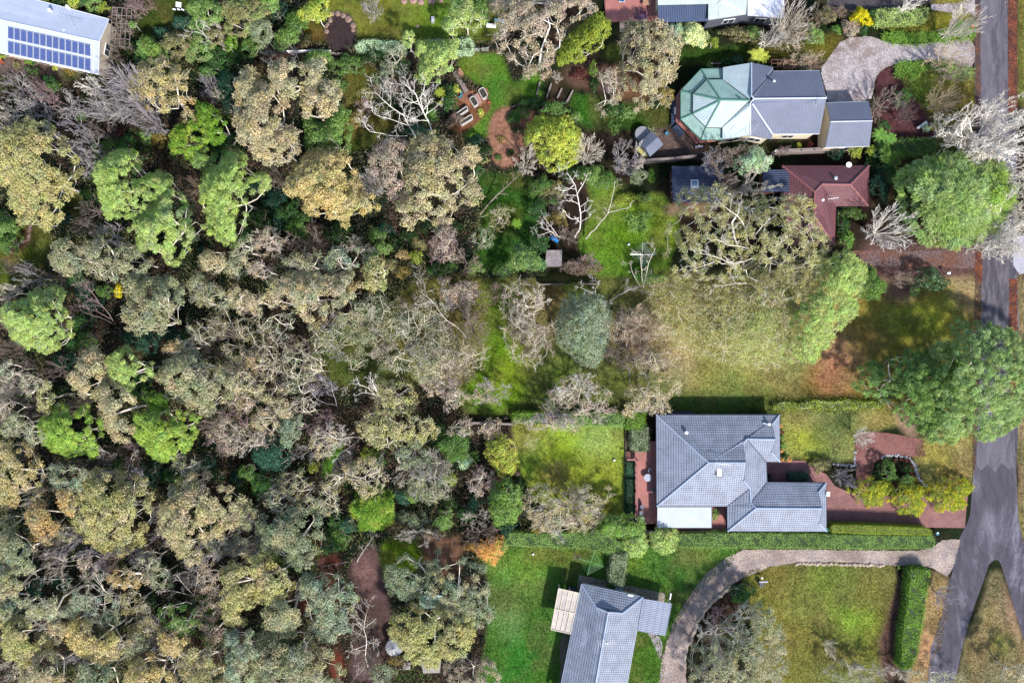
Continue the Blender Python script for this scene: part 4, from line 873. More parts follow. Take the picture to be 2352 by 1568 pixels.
roof(t, GREEN, [(fT(1500, 770, 2.4), fT(1720, 765, 2.4), fT(1715, 880, 2.2), fT(1505, 885, 2.2))]); walls(t, [fT(1500, 775, 2.2), fT(1720, 770, 2.2), fT(1715, 875, 2.2), fT(1505, 880, 2.2)], 2.2, GREYW, .15, wins=False)
t = thing('shed', (*at(1272, 593)[:2], 0), 'small flat roofed grey shed with leaf stains near the blue tarp', 'shed')
roof(t, plain('stained_sheet', lin(150, 140, 142, .6), .7, noise=.45, scale=1.2), [(A(1255, 574.5, 2.2), A(1290.5, 574, 2.2), A(1290.5, 612, 2.2), A(1252, 612, 2.2))]); walls(t, [A(1255, 575, 2.1), A(1290, 574, 2.1), A(1290, 611, 2.1), A(1252, 611, 2.1)], 2.1, TIMBER, .1, wins=False)
def fence(pts, h, label, mat=TIMBER, step=2.4, th=.04, name='fence', postmat=None):
    P = [Vector(at(*p)) for p in pts]; c = (P[0] + P[-1]) / 2; t = thing(name, (c.x, c.y, 0), label, 'fence')
    m = MB()
    for a, b in zip(P, P[1:]):
        d = b - a; mid = (a + b) / 2; m.box((mid.x, mid.y, h / 2), (d.length, th, h), math.atan2(d.y, d.x))
    m.build('panel', mat, t)
    for a, b in zip(P, P[1:]):
        n = max(1, int((b - a).length / step))
        for k in range(n + 1):
            p = a.lerp(b, k / n); m = MB(); m.box((p.x, p.y, h / 2 + .05), (.13, .13, h + .1)); m.build('post', postmat or mat, t)
    return t
fence([(1446, 378), (1480, 374), (1545, 370), (1592, 364)], 1.7, 'grey timber paling fence between the tilted shed and the blue outbuilding', th=.3)
fence([Cc(1140, 1125), Cc(1270, 1120), Cc(1420, 1115), Cc(1560, 1108), Cc(1750, 1100)], 1.5, 'grey paling fence with white capped posts below the green roofed house', postmat=WHITE, th=.5)
fence([(663, 121.5), (685, 121), (708, 120), (732, 120), (761, 121)], .6, 'low whitewashed timber wall below the stone fire pit', WHITE, th=.18)
fence([(761, 125), (775, 127), (788, 126)], .6, 'short pale timber edging right of the whitewashed wall', TIMBER, th=.2)
fence([(1076, 119), (1105, 118), (1122, 117)], 1.1, 'thin grey wire mesh fence right of the silvery hedge', ALU, th=.06)
fence([(600, 124), (640, 122), (662, 121.5)], .5, 'dark timber edging at the left end of the whitewashed wall', DKTRIM, th=.25)
fence([(1240, 654.5), (1300, 653.5), (1375, 653)], 1.4, 'thin pale timber fence running under the twiggy trees above the open block', TIMBER, th=.08)
fence([(1086, 969), (1140, 971), (1178, 972)], 1.2, 'short grey fence at the top left corner of the bright back lawn', TIMBER, th=.3)
# retaining edges of the back lawn
mb = MB(); P = [Vector(at(x, y)) for x, y in ((1437, 985), (1437, 1060), (1438, 1178))]
for a, b in zip(P, P[1:]): d = b - a; m_ = (a + b) / 2; mb.box((m_.x, m_.y, .15), (d.length, .25, .3), math.atan2(d.y, d.x))
mono(mb, 'garden_edging', plain('dark_timber', lin(84, 66, 62, .6), .9), 'dark timber edging down the right side of the bright back lawn', 'edging')
# timber terraces
for k, (x0, y0, x1, y1) in enumerate(((258, 762, 228, 880), (362, 775, 320, 905), (458, 820, 415, 912), (560, 838, 505, 945))):
    mb = MB(); a, b = Vector(g(x0, y0, 0)), Vector(g(x1, y1, 0)); d = b - a; m_ = (a + b) / 2; mb.box((m_.x, m_.y, .2), (d.length, .22, .4), math.atan2(d.y, d.x))
    mono(mb, 'timber_sleeper', TIMBER, ['first', 'second', 'third', 'fourth'][k] + ' timber sleeper from the left across the dark terraced garden steps', 'sleeper', 'sleepers across the terraced garden')
def rock(p, r, label, group, mat=STONE, flat=.6):
    n1, n2 = 9, 5; m = MB(); rr = random.Random(int(p[0] * 77 + p[1] * 13)); prof = [(r, 0), (r * 1.05, r * flat * .4), (r * .85, r * flat * .8), (r * .45, r * flat), (0.01, r * flat * 1.02)]
    m.lathe((p[0], p[1], 0), prof, 9); m.v = [(x + rr.uniform(-.14, .14) * r, y + rr.uniform(-.14, .14) * r, max(0, z + rr.uniform(-.08, .08) * r)) for x, y, z in m.v]
    return mono(m, 'boulder', mat, label, 'rock', group, smooth=True)
PINKST = plain('pink_stone', lin(178, 140, 132, .6), .9, noise=.35, scale=2, bump=.6)
h_ = lambda x, y: at(*t10(x, y))
for k, (x, y, r) in enumerate(((700, 130, 24), (752, 128, 26), (803, 145, 28), (850, 180, 32), (893, 238, 28), (893, 280, 20), (683, 190, 22), (660, 225, 16), (648, 245, 15), (650, 292, 22), (668, 155, 14))):
    rock(h_(x, y), r / 4 * S, 'pale stone number %s clockwise in the ring round the dark fire pit' % ['one', 'two', 'three', 'four', 'five', 'six', 'seven', 'eight', 'nine', 'ten', 'eleven'][k], 'stones round the fire pit')
for k, (x, y, r) in enumerate(((1360, 15, 28), (1445, 5, 34), (1515, 22, 30), (1618, 10, 36), (1700, 15, 18))):
    rock(h_(x, y), r / 4 * S, ['leftmost', 'second from left', 'middle', 'largest, fourth from left', 'small rightmost'][k] + ' pink stone in the row on the top lawn', 'pink stones on the top lawn', PINKST, .4)
for k, (x, y, r) in enumerate(((1485, 245, 16), (40, 1210, 0))):
    if r: rock(h_(x, y), r / 4 * S, 'single pink stone on the green lawn below the pink row', None, PINKST, .4)
rock(at(*t22(45, 1215)), .36, 'round pinkish boulder at the left edge of the bright back lawn', None, PINKST, .9)
mb = MB(); p = h_(1628, 193); mb.box((p[0], p[1], .25), (.42, .8, .5)); mb.lathe((p[0], p[1], .5), [(.2, 0), (.2, .05), (.05, .07)], 16); mono(mb, 'pump_box', ALU, 'small grey pump box on the green top lawn', 'box')
mb = MB(); p = h_(432, 300)
# --- vegetable garden with tubs
Gd = zoomer(1010, 140.7, 9.966)
sheet('path', [Gd(*p) for p in [(560, 740), (860, 640), (1080, 620), (1170, 830), (1000, 980), (880, 1110), (850, 1300), (760, 1260), (640, 1000), (430, 870)]], .014, surfmat('bark_mulch', lin(158, 108, 84, K), lin(128, 84, 66, K), lin(176, 128, 100, K), s1=.8, s2=5, s3=22, speck=.4), rag=.3, label='orange brown bark mulch of the vegetable garden')
SOIL = plain('soil', lin(64, 58, 50, .6), .95, noise=.5, scale=8, bump=.8)
RIMW = plain('worn_enamel', lin(206, 204, 204, .7), .5, noise=.15)
def tub(quad_, h, label, rimmat=RIMW, cat='planter', rnd=.28, thick=.09):
    P = [Vector(Gd(*p, h)) for p in quad_]; c = sum(P, Vector((0, 0, 0))) / 4; t = thing('planter', (c.x, c.y, 0), label, cat)
    pts = smooth_poly([(p.x, p.y) for p in P], 0)
    # round the corners
    q = []
    for k in range(4):
        a, b, d = Vector(pts[k - 1]), Vector(pts[k]), Vector(pts[(k + 1) % 4]); u, v = (a - b).normalized(), (d - b).normalized()
        for s_ in range(5): f_ = s_ / 4; q.append(tuple(b + u * rnd * (1 - f_) ** 2 + v * rnd * f_ ** 2))
    inn = inset([(x, y) for x, y in q], thick) ; oo = q if sum(q[k][0] * q[(k + 1) % len(q)][1] - q[(k + 1) % len(q)][0] * q[k][1] for k in range(len(q))) > 0 else q[::-1]
    m = MB(); n = len(oo)
    for k in range(n):
        j = (k + 1) % n; O0, O1, I0, I1 = oo[k], oo[j], inn[k], inn[j]
        m.face([(*O0, 0), (*O1, 0), (*O1, h), (*O0, h)]); m.face([(*O0, h), (*O1, h), (*I1, h), (*I0, h)]); m.face([(*I0, h), (*I1, h), (*I1, h - .2), (*I0, h - .2)])
    m.build('rim', rimmat, t); m = MB(); m.face([(*p, h - .12) for p in inn]); m.build('soil', SOIL, t)
    return t
tub([(870, 660), (1000, 580), (1110, 780), (985, 880)], .7, 'white rimmed bath planter at the upper right of the vegetable garden')
tub([(665, 850), (785, 775), (900, 970), (785, 1055)], .7, 'white rimmed bath planter in the centre of the vegetable garden')
tub([(340, 1210), (620, 1015), (662, 1105), (375, 1290)], .75, 'long white trough planter, upper of the pair at the lower left of the vegetable garden')
tub([(445, 1385), (720, 1205), (775, 1300), (490, 1475)], .75, 'long white trough planter, lower of the pair at the lower left of the vegetable garden')
m = MB(); slab(m, [Gd(790, 770, .5), Gd(870, 722, .5), Gd(965, 935, .5), Gd(900, 970, .5)], .5); mono(m, 'stone_bench', PINKST, 'pinkish paved bench between the two bath planters', 'bench')
t = thing('boardwalk', (*Gd(490, 480, 0)[:2], 0), 'grey plank boardwalk leading down to the vegetable garden', 'boardwalk')
a0_, a1_, b0_, b1_ = Vector(Gd(297, 290, .35)), Vector(Gd(580, 735, .35)), Vector(Gd(372, 208, .35)), Vector(Gd(665, 690, .35))
for k in range(18):
    s0, s1 = k / 18, (k + .86) / 18; m = MB(); slab(m, [a0_.lerp(a1_, s0), b0_.lerp(b1_, s0), b0_.lerp(b1_, s1), a0_.lerp(a1_, s1)], .05); m.build('plank', TIMBER, t)
m = MB(); [m.tube(a0_.lerp(a1_, s_) - Vector((0, 0, .1)), a0_.lerp(a1_, s_) - Vector((0, 0, .35)), .05) for s_ in (0.05, .5, .95)]; [m.tube(b0_.lerp(b1_, s_) - Vector((0, 0, .1)), b0_.lerp(b1_, s_) - Vector((0, 0, .35)), .05) for s_ in (0.05, .5, .95)]; m.build('bearer', TIMBER, t)
t = thing('garden_bench', (*Gd(475, 260, 0)[:2], 0), 'pinkish timber bench top at the upper end of the boardwalk', 'bench')
m = MB(); slab(m, [Gd(400, 210, .7), Gd(465, 155, .7), Gd(548, 280, .7), Gd(480, 358, .7)], .06); m.build('seat', TEAK, t)
for x, y in ((415, 215), (462, 170), (535, 280), (480, 345)): m = MB(); p = Gd(x, y, .6); m.tube((p[0], p[1], 0), (p[0], p[1], .66), .04); m.build('leg', TEAK, t)
def pot(p, r, h, mat, label, group=None):
    m = MB(); m.lathe((p[0], p[1], 0), [(r * .7, 0), (r, h), (r * 1.08, h), (r * 1.08, h + .03), (r * .86, h + .03), (r * .84, h - .08), (.01, h - .08)], 18); return mono(m, 'pot', mat, label, 'pot', group)
TEALP = plain('teal_glaze', lin(96, 150, 176, .6), .3); TERR = plain('terracotta', lin(190, 96, 66, .6), .7)
pot(Gd(497, 722, .4), .17, .4, TEALP, 'teal glazed pot by the boardwalk, top of the three'); pot(Gd(500, 792, .4), .17, .4, TEALP, 'teal glazed pot by the boardwalk, middle of the three'); pot(Gd(460, 832, .4), .16, .4, TEALP, 'teal glazed pot by the boardwalk, lowest of the three')
pot(Gd(1130, 948, .4), .19, .35, TERR, 'terracotta pot at the right edge of the vegetable garden'); pot(Gd(390, 1355, .4), .24, .3, DKTRIM, 'black tub at the left end of the lower trough planter')
pot(at(*t00(132, 528)), .25, .4, TERR, 'terracotta pot under the solar panel roof'); pot(at(*t00(5, 458)), .3, .5, TERR, 'large terracotta pot at the left edge beside the solar roofed house'); pot(at(*t00(12, 558)), .25, .4, TERR, 'terracotta pot lower left of the solar roofed house'); pot(at(*t00(30, 580)), .2, .3, TERR, 'small terracotta pot beside the left edge below its larger neighbours')
pot(at(*t13(1250, 1078), .3), .22, .5, plain('yellow_plastic', lin(210, 200, 60, .6), .5), 'yellow green tub above the ribbed water tank')
for k, (x, y) in enumerate(((1690, 1358), (1717, 1352), (1740, 1353))): pot(g(x, y, 0), .16, .35, WHITE, ['left', 'middle', 'right'][k] + ' small white pot in the row below the octagonal deck', 'white pots below the octagonal deck')
pot(at(*t20(1420, 1235)), .26, .4, TEALP, 'teal pot between the tilted shed and the octagonal deck')
pot(at(*t20(1476, 1040), .6), .14, .3, WHITE, 'white pot on the dark landing left of the octagonal deck')
m = MB(); p = at(*t20(1497, 1022), .62); m.box((p[0], p[1], .75), (.2, .9, .25)); mono(m, 'trough', WHITE, 'narrow white trough on the dark landing left of the octagonal deck', 'planter')
# --- clothes hoists
def hoist(c, z, r, rot, mat, label, lines=6):
    t = thing('clothes_line', (c[0], c[1], 0), label, 'clothes line'); m = MB(); m.tube((c[0], c[1], 0), (c[0], c[1], z), .035); m.build('pole', mat, t)
    tips = [Vector((c[0] + r * math.cos(rot + k * math.pi / 2), c[1] + r * math.sin(rot + k * math.pi / 2), z + .15)) for k in range(4)]; o = Vector((c[0], c[1], z - .1))
    for p in tips: m = MB(); m.tube(o, p, .032); m.build('arm', mat, t)
    m = MB()
    for j in range(lines):
        f_ = 1 - j * .12; q_ = [o.lerp(p, f_) for p in tips]
        for k in range(4): m.tube(q_[k], q_[(k + 1) % 4], .008, n=3, cap=False)
    m.build('line', mat, t)
hoist(at(*t21(1200, 772), 2.0), 2.0, 1.65, 0, ALU, 'steel rotary clothes line on the lawn below the blue outbuilding')
hoist(at(*t23(728, 460), 2.0), 2.0, 1.75, math.radians(-17), plain('green_paint', lin(120, 186, 120, .6), .5), 'green rotary clothes line above the pergola of the bottom house')
hoist(at(*t22(178, 920), 2.0), 2.0, 1.2, math.radians(25), plain('pale_green_paint', lin(186, 196, 150, .6), .5), 'faint pale rotary clothes line at the left of the bright back lawn')
# --- small things
m = MB()
import random as _r
rr = _r.Random(3); P = [Vector(at(*t21(x, y), .9)) for x, y in ((362, 608), (385, 595), (410, 612), (430, 640), (425, 665), (400, 650), (380, 640), (358, 622))]
cc = sum(P, Vector((0, 0, 0))) / 8 + Vector((0, 0, .3))
for a, b in zip(P, P[1:] + P[:1]): m.face([a, b, cc]); m.face([b, a, a - Vector((0, 0, .9)), b - Vector((0, 0, .9))])
mono(m, 'tarp', plain('blue_tarp', lin(40, 140, 220, .65), .4, noise=.3, scale=4), 'crumpled bright blue tarp beside the dead branching tree', 'tarp')
t = thing('swing_seat', (*at(410, 17)[:2], 0), 'white slatted garden seats on the dark lawn near the top left', 'garden seat')
for k, (x, y, r_) in enumerate(((1640, 28, -.15), (1640, 45, -.15), (1640, 62, -.15), (1600, 88, -.3), (1642, 90, -.35), (1678, 92, -.45))):
    m = MB(); p = at(*t00(x, y), .5); m.box(p, (.75 if k < 3 else .42, .2, .06), r_); m.build('slat', WHITE, t)
m = MB(); [m.tube((*at(*t00(x, y), .5)[:2], 0), at(*t00(x, y), .5), .03) for x, y in ((1625, 30), (1655, 30), (1600, 90), (1680, 94))]; m.build('leg', WHITE, t)
t = thing('garden_bench', (*at(*t10(2165, 240))[:2], 0), 'white bench with a blue board beside it, near the tan gum at the top', 'bench')
m = MB(); m.box(at(*t10(2160, 245), .45), (1.3, .35, .06), -.05); m.build('seat', WHITE, t); m = MB(); m.box(at(*t10(2165, 228), .75), (1.3, .05, .5), -.05); m.build('backrest', WHITE, t)
m = MB(); [m.tube((*at(*t10(x, 243), .4)[:2], 0), at(*t10(x, 243), .44), .03) for x in (2125, 2200)]; m.build('leg', WHITE, t)
m = MB(); m.box(at(*t10(2238, 192), .5), (1.4, .35, .12), -.25); [m.box(at(*t10(x, 190 + (x - 2238) * .1), .25), (.3, .3, .5)) for x in (2205, 2270)]; mono(m, 'board', plain('pale_blue_paint', lin(140, 186, 204, .6), .5), 'pale blue board right of the white bench at the top', 'board')
t = thing('garden_bench', (*at(*t30(1415, 1150))[:2], 0), 'thin silver slanted bench in the dark garden bed right of the grey garage', 'bench')
m = MB(); a, b = Vector(at(*t30(1375, 1180), .5)), Vector(at(*t30(1462, 1118), .5)); m.box((a + b) / 2, ((b - a).length, .3, .06), math.atan2((b - a).y, (b - a).x)); m.build('seat', ALU, t)
m = MB(); [m.tube((p.x, p.y, 0), (p.x, p.y, .48), .04) for p in (a.lerp(b, .05), a.lerp(b, .95))]; m.build('leg', ALU, t)
t = thing('bin', (*at(*t23(2278, 655))[:2], 0), 'dark bin with a pale lid and a grey board across it, beside the curved drive', 'bin')
p = Vector(at(*t23(2278, 655), 0)); m = MB(); m.lathe(p, [(.24, 0), (.3, .8), (.32, .85)], 16); m.build('body', DKTRIM, t)
m = MB(); m.box(p + Vector((.2, .5, .95)), (1.2, .18, .05), .05); m.build('board', GREY_T, t); m = MB(); m.lathe(p + Vector((.1, .95, .6)), [(.17, 0), (.17, .1), (.02, .16)], 14); m.build('lid', CREAM, t)
t = thing('mailbox', (*at(*t31(1660, 944))[:2], 0), 'white letterbox beside the leafy drive', 'mailbox'); p = Vector(at(*t31(1660, 944), 1.1))
m = MB(); m.box(p, (.36, .22, .24)); m.box(p + Vector((0, 0, .14)), (.42, .28, .05)); m.build('box', WHITE, t); m = MB(); m.tube((p.x, p.y, 0), p - Vector((0, 0, .1)), .04); m.build('post', TIMBER, t)
t = thing('mailbox', (*at(*t30(1882, 242))[:2], 0), 'bright red letterbox beside the road at the strappy border end', 'mailbox'); p = Vector(at(*t30(1882, 242), 1.1))
m = MB(); m.box(p, (.34, .3, .26)); m.build('box', plain('red_paint', lin(220, 80, 60, .65), .4), t); m = MB(); m.tube((p.x, p.y, 0), p - Vector((0, 0, .1)), .04); m.build('post', TIMBER, t)
for k, (x, y) in enumerate((t21(1072, 680), t23(195, 382), t22(940, 1087))):
    m = MB(); p = at(x, y); m.lathe((p[0], p[1], 0), [(.02, 0), (.12, .04), (.17, .14), (.12, .26), (.01, .3)], 14); mono(m, 'ball', WHITE, ['white ball on the lawn left of the steel clothes line', 'white ball on the green lawn left of the green clothes line', 'white ball on the bright back lawn'][k], 'ball', smooth=True)
m = MB(); p = Vector(at(*t23(0, 0))); p = Vector(at(*t33(1537, 188))); m.lathe(p, [(.03, 0), (.03, .5), (.2, .62), (.22, .66), (.05, .62)], 14); mono(m, 'bird_bath', TEALP, 'small teal bird bath at the right end of the smooth clipped hedge', 'bird bath')
# pergolas
def pergola(c, nx, ny, dx, dy, rot, h, mat, label):
    t = thing('pergola', (c[0], c[1], 0), label, 'pergola'); ca, sa = math.cos(rot), math.sin(rot); W = lambda u, v, z: (c[0] + u * ca - v * sa, c[1] + u * sa + v * ca, z)
    for k in range(nx + 1): m = MB(); m.tube(W(-dx / 2 + dx * k / nx, -dy / 2, h), W(-dx / 2 + dx * k / nx, dy / 2, h), .05, n=4); m.build('rafter', mat, t)
    for k in range(ny + 1): m = MB(); m.tube(W(-dx / 2, -dy / 2 + dy * k / ny, h + .08), W(dx / 2, -dy / 2 + dy * k / ny, h + .08), .05, n=4); m.build('beam', mat, t)
    for u in (-dx / 2, dx / 2):
        for v in (-dy / 2, dy / 2): m = MB(); m.tube(W(u, v, 0), W(u, v, h), .06); m.build('post', mat, t)
    return t
pergola(at(276, 62, 2.6), 4, 5, 2.6, 5.2, math.radians(-4), 2.4, TIMBER, 'timber pergola carrying bare vines right of the solar roofed house')
pergola(at(1828, 150, 2.6), 8, 3, 6.5, 1.5, 0, 2.5, plain('brown_timber', lin(120, 76, 66, .6), .8), 'brown timber pergola under bare vines above the grey roof')
t = thing('arbour', (*at(*t20(1875, 605))[:2], 0), 'small timber arch frame above the octagonal roof', 'arbour'); p = Vector(at(*t20(1875, 605), 2.1))
for u in (-.5, .5):
    for v in (-.3, .3): m = MB(); m.tube((p.x + u, p.y + v, 0), (p.x + u, p.y + v, 2.1), .05); m.build('post', TIMBER, t)
m = MB(); [m.box((p.x, p.y + v, 2.12), (1.3, .08, .1)) for v in (-.3, .3)]; m.build('beam', TIMBER, t)
# ------------------------------------------------------------------ vegetation
LEAF = leafmat('leaves', .3); GLOSSY = leafmat('glossy_leaves', gloss=True); BARK = barkmat()
LK, BK = 1.08, .92
PAL = dict(tan=(188,177,142), gold=(194,179,126), pink=(180,164,146), grey=(156,160,126), bluegrey=(148,163,136), olive=(152,148,104), yolive=(178,176,120), orange=(184,160,112),
           pineg=(158,180,116), pinelt=(170,190,114), pine=(156,184,90), vivid=(118,154,60), green=(128,158,88), mid=(98,130,68), dgreen=(66,102,56), dark=(48,74,40), teal=(66,104,84), tealdk=(42,72,58), lime=(184,194,88), yellow=(210,200,44),
           mint=(186,210,172), pale=(212,220,160), autumn=(220,170,104), red=(98,52,50), bronze=(148,132,72), strap=(114,150,66), fern=(110,152,72), ygreen=(146,160,66), brown=(132,114,98), greygreen=(142,154,122))
BPAL = dict(white=(255,248,238), pale=(236,225,210), grey=(188,182,182), lilac=(182,174,182), brown=(148,130,114), mauve=(172,146,146), dark=(92,78,70), tan=(202,182,156), taupe=(168,152,140), dim=(134,124,118))

def tubes(P0, P1, R0, R1, n=3):
    d = P1 - P0; L = np.linalg.norm(d, axis=1, keepdims=True); d = d / np.maximum(L, 1e-6)
    ref = np.where(np.abs(d[:, 2:3]) > .9, np.array([[1., 0, 0]]), np.array([[0, 0, 1.]])); a = np.cross(d, ref); a /= np.maximum(np.linalg.norm(a, axis=1, keepdims=True), 1e-6); b = np.cross(d, a)
    m = len(P0); V = np.zeros((m, 2 * n, 3))
    for k in range(n):
        c, s_ = math.cos(2 * math.pi * k / n), math.sin(2 * math.pi * k / n); o = a * c + b * s_
        V[:, k] = P0 + o * R0[:, None]; V[:, n + k] = P1 + o * R1[:, None]
    base = (np.arange(m) * 2 * n)[:, None]; F = []
    for k in range(n): q = (k + 1) % n; F.append(base + np.array([[k, q, n + q, n + k]]))
    return V.reshape(-1, 3), np.concatenate(F, 0)
def leaves(pos, nrm, L, W_, rng, axis=None):
    """one bent-free quad per leaf; pos, nrm (n,3); L, W arrays"""
    n = len(pos); nrm = nrm / np.maximum(np.linalg.norm(nrm, axis=1, keepdims=True), 1e-6)
    t = rng.normal(size=(n, 3)) if axis is None else axis + rng.normal(size=(n, 3)) * .25
    t -= nrm * np.sum(t * nrm, 1, keepdims=True); t /= np.maximum(np.linalg.norm(t, axis=1, keepdims=True), 1e-6); b = np.cross(nrm, t)
    L = L[:, None] / 2; W_ = W_[:, None] / 2
    V = np.stack([pos - t * L, pos + b * W_ - t * L * .1, pos + t * L, pos - b * W_ - t * L * .1], 1).reshape(-1, 3)
    return V, np.arange(n * 4).reshape(n, 4)
class Grow:
    def __init__(s): s.a = []; s.b = []; s.r0 = []; s.r1 = []
    def seg(s, a, b, r0, r1): s.a.append(a); s.b.append(b); s.r0.append(r0); s.r1.append(r1)
    def mesh(s, name, n=4, lo=0, hi=1e9, mat=None):
        r = np.array(s.r0); k = (r >= lo) & (r < hi)
        if not k.any(): return None
        V, F = tubes(np.array(s.a)[k], np.array(s.b)[k], r[k], np.array(s.r1)[k], n); me = np_mesh(name, V, F); me.materials.append(mat or BARK); return me
def limb(g, rng, p, d, L, r, lev, wob=.25, nseg=4, kids=(5, 5, 3), ang=.75, up=.12, ratio=.5, tips=None, flat=.6, mn=.0075):
    p = np.array(p, float); d = d / np.linalg.norm(d); pts = [p]; dirs = []
    for k in range(nseg):
        d = d + rng.normal(size=3) * wob * np.array([1, 1, flat]); d[2] += up; d /= np.linalg.norm(d); q = pts[-1] + d * L / nseg
        ra, rb = r * (1 - .8 * k / nseg), r * (1 - .8 * (k + 1) / nseg); g.seg(pts[-1], q, ra, rb); pts.append(q); dirs.append(d.copy())
    if tips is not None: tips.append((pts[-1], lev))
    if lev < len(kids):
        n = kids[lev]
        for j in range(n):
            f_ = .25 + .75 * (j + rng.random()) / n; k = min(nseg - 1, int(f_ * nseg)); o = pts[k] + (pts[k + 1] - pts[k]) * (f_ * nseg - k if f_ < 1 else 1)
            side = np.cross(dirs[k], [0, 0, 1.]); side /= max(1e-6, np.linalg.norm(side)); sg = 1 if (j + (rng.random() < .3)) % 2 else -1
            a_ = ang * rng.uniform(.6, 1.25); dd = dirs[k] * math.cos(a_) + side * sg * math.sin(a_) + np.array([0, 0, 1.]) * rng.normal() * .35
            limb(g, rng, o, dd, L * ratio * rng.uniform(.7, 1.2) * (1.15 - .55 * f_), max(mn, r * .55), lev + 1, wob, max(2, nseg - 1), kids, ang, up * .5, ratio, tips, flat, mn)

def setcol(o, c, k=1.0): o.color = (*lin(*c, k), 1)
LM = []      # landmarks for telling look-alike plants apart: (phrase, px, py)
def place(name, x, y, label, cat, group, z=0.0):
    return thing(name, at(x, y, z), label, cat, group)

# ---- bare trees: a few unit shapes (radius 1, height 1), copied with their own size, turn and colour
BARE = []
def bare_proto(seed, style):
    rng = np.random.default_rng(seed); g = Grow()
    if style == 'vase':     # many upright fine limbs opening from a low fork
        g.seg(np.array([0, 0, 0.]), np.array([0, 0, .22]), .045, .035)
        for k in range(18):
            a = 2 * math.pi * (k + rng.random() * .7) / 18; o = rng.uniform(.35, 1.1); d = np.array([math.cos(a) * o, math.sin(a) * o, .75])
            limb(g, rng, (0, 0, .2), d, rng.uniform(.85, 1.1), .015, 0, .10, 5, (8, 5), .5, .02, .42)
    elif style == 'spread':   # crooked spreading limbs
        g.seg(np.array([0, 0, 0.]), np.array([.03, .02, .35]), .040, .032)
        for k in range(7):
            a = 2 * math.pi * (k + rng.random() * .8) / 7; d = np.array([math.cos(a), math.sin(a), .45]); limb(g, rng, (.03, .02, .33), d, rng.uniform(.75, 1.05), .020, 0, .26, 5, (7, 6, 4), .75, .02, .47)
    elif style == 'fine':     # dense fine twigs, rounded
        g.seg(np.array([0, 0, 0.]), np.array([0, 0, .25]), .04, .03)
        for k in range(11):
            a = 2 * math.pi * (k + rng.random()) / 11; d = np.array([math.cos(a), math.sin(a), rng.uniform(.3, 1.3)]); limb(g, rng, (0, 0, .22), d, rng.uniform(.75, 1.0), .018, 0, .18, 4, (7, 5, 3), .7, .0, .48)
    elif style == 'dead':     # few thick crooked limbs with stubs
        g.seg(np.array([0, 0, 0.]), np.array([0, .05, .4]), .045, .04)
        for k in range(5):
            a = 2 * math.pi * (k + rng.random() * .9) / 5; d = np.array([math.cos(a), math.sin(a), .4]); limb(g, rng, (0, .05, .38), d, rng.uniform(.8, 1.05), .030, 0, .30, 6, (5, 4, 3), .8, .02, .45)
    return g.mesh(name='bare_trunk', n=5, lo=.0125), g.mesh(name='bare_crown', n=3, hi=.0125)
for st, n in (('vase', 3), ('spread', 4), ('fine', 3), ('dead', 3)):
    for k in range(n): BARE.append((st, *bare_proto(100 + len(BARE), st)))
def bare_tree(x, y, r, ry=None, h=5.0, col='grey', style='spread', label=None, group=None, rot=None, name='bare_tree', cat='bare tree', thick=1.0):
    ry = ry or r; k = (H - h * .75) / H; ps = [b for b in BARE if b[0] == style]; b = ps[int(RNG.integers(len(ps)))]
    t = thing(name, at(x, y, 0), None, cat, group)
    bx, by = at(x, y, h * .75)[:2]; t.location = (bx, by, 0)
    rot = RNG.uniform(0, 6.28) if rot is None else rot
    for part, me in (('trunk', b[1]), ('crown', b[2])):
        if me is None: continue
        o = bpy.data.objects.new(part, me); C.objects.link(o); o.parent = t; setcol(o, BPAL[col], BK * RNG.uniform(.85, 1.12)); o.rotation_euler = (0, 0, rot)
    t.scale = (r * S * k, ry * S * k, h)
    LAB(t, x, y, label, col, {'vase': 'bare upright tree', 'spread': 'bare crooked tree', 'fine': 'bare twiggy tree', 'dead': 'dead stubby tree'}[style] if name == 'bare_tree' else cat)
    return t
# ---- labels: hand written where given, else look + place told by landmarks, always unique
USED = {}
LANDM = [('the solar panel roof', 115, 110), ('the stone fire pit', 782, 65), ('the left silvery hedge', 858, 104), ('the right silvery hedge', 1030, 104), ('the boardwalk', 1068, 185), ('the bath planters', 1095, 225), ('the white dead tree', 930, 250),
         ('the navy awning', 1570, 35), ('the octagonal roof', 1640, 235), ('the tilted grey shed', 1492, 332), ('the grey garage roof', 1950, 285), ('the gravel turning area', 1960, 150), ('the red tiled roof', 1910, 440), ('the blue outbuilding', 1590, 425),
         ('the terraced garden steps', 1275, 205), ('the blue tarp', 1275, 548), ('the steel clothes line', 1476, 585), ('the feathery green tree by the road', 2200, 460), ('the huge roadside pine', 2200, 870), ('the blue tiled house', 1640, 1070), ('the long red deck', 1485, 1090),
         ('the bright back lawn', 1310, 1060), ('the green clothes line', 1357, 1290), ('the pergola roof', 1310, 1400), ('the ribbed water tank', 903, 1487), ('the orange autumn tree', 1115, 1275), ('the vivid pine pair', 280, 985), ('the lone pale pine at the left edge', 90, 735),
         ('the tall twin pines', 370, 480), ('the golden gum', 765, 425), ('the big tan gum pair', 640, 250), ('the brick driveway', 2050, 1175), ('the road fork', 2260, 1260), ('the dark forest path', 795, 1060), ('the strappy green border', 2130, 90), ('the lower left bush corner', 0, 1568), ('the left edge bush', 0, 1180), ('the flowering hedge', 1900, 930), ('the curved gravel drive', 1620, 1380), ('the vertical clipped hedge', 1417, 1310), ('the middle of the open block', 1500, 790), ('the deep green round shrubs', 620, 1090)]
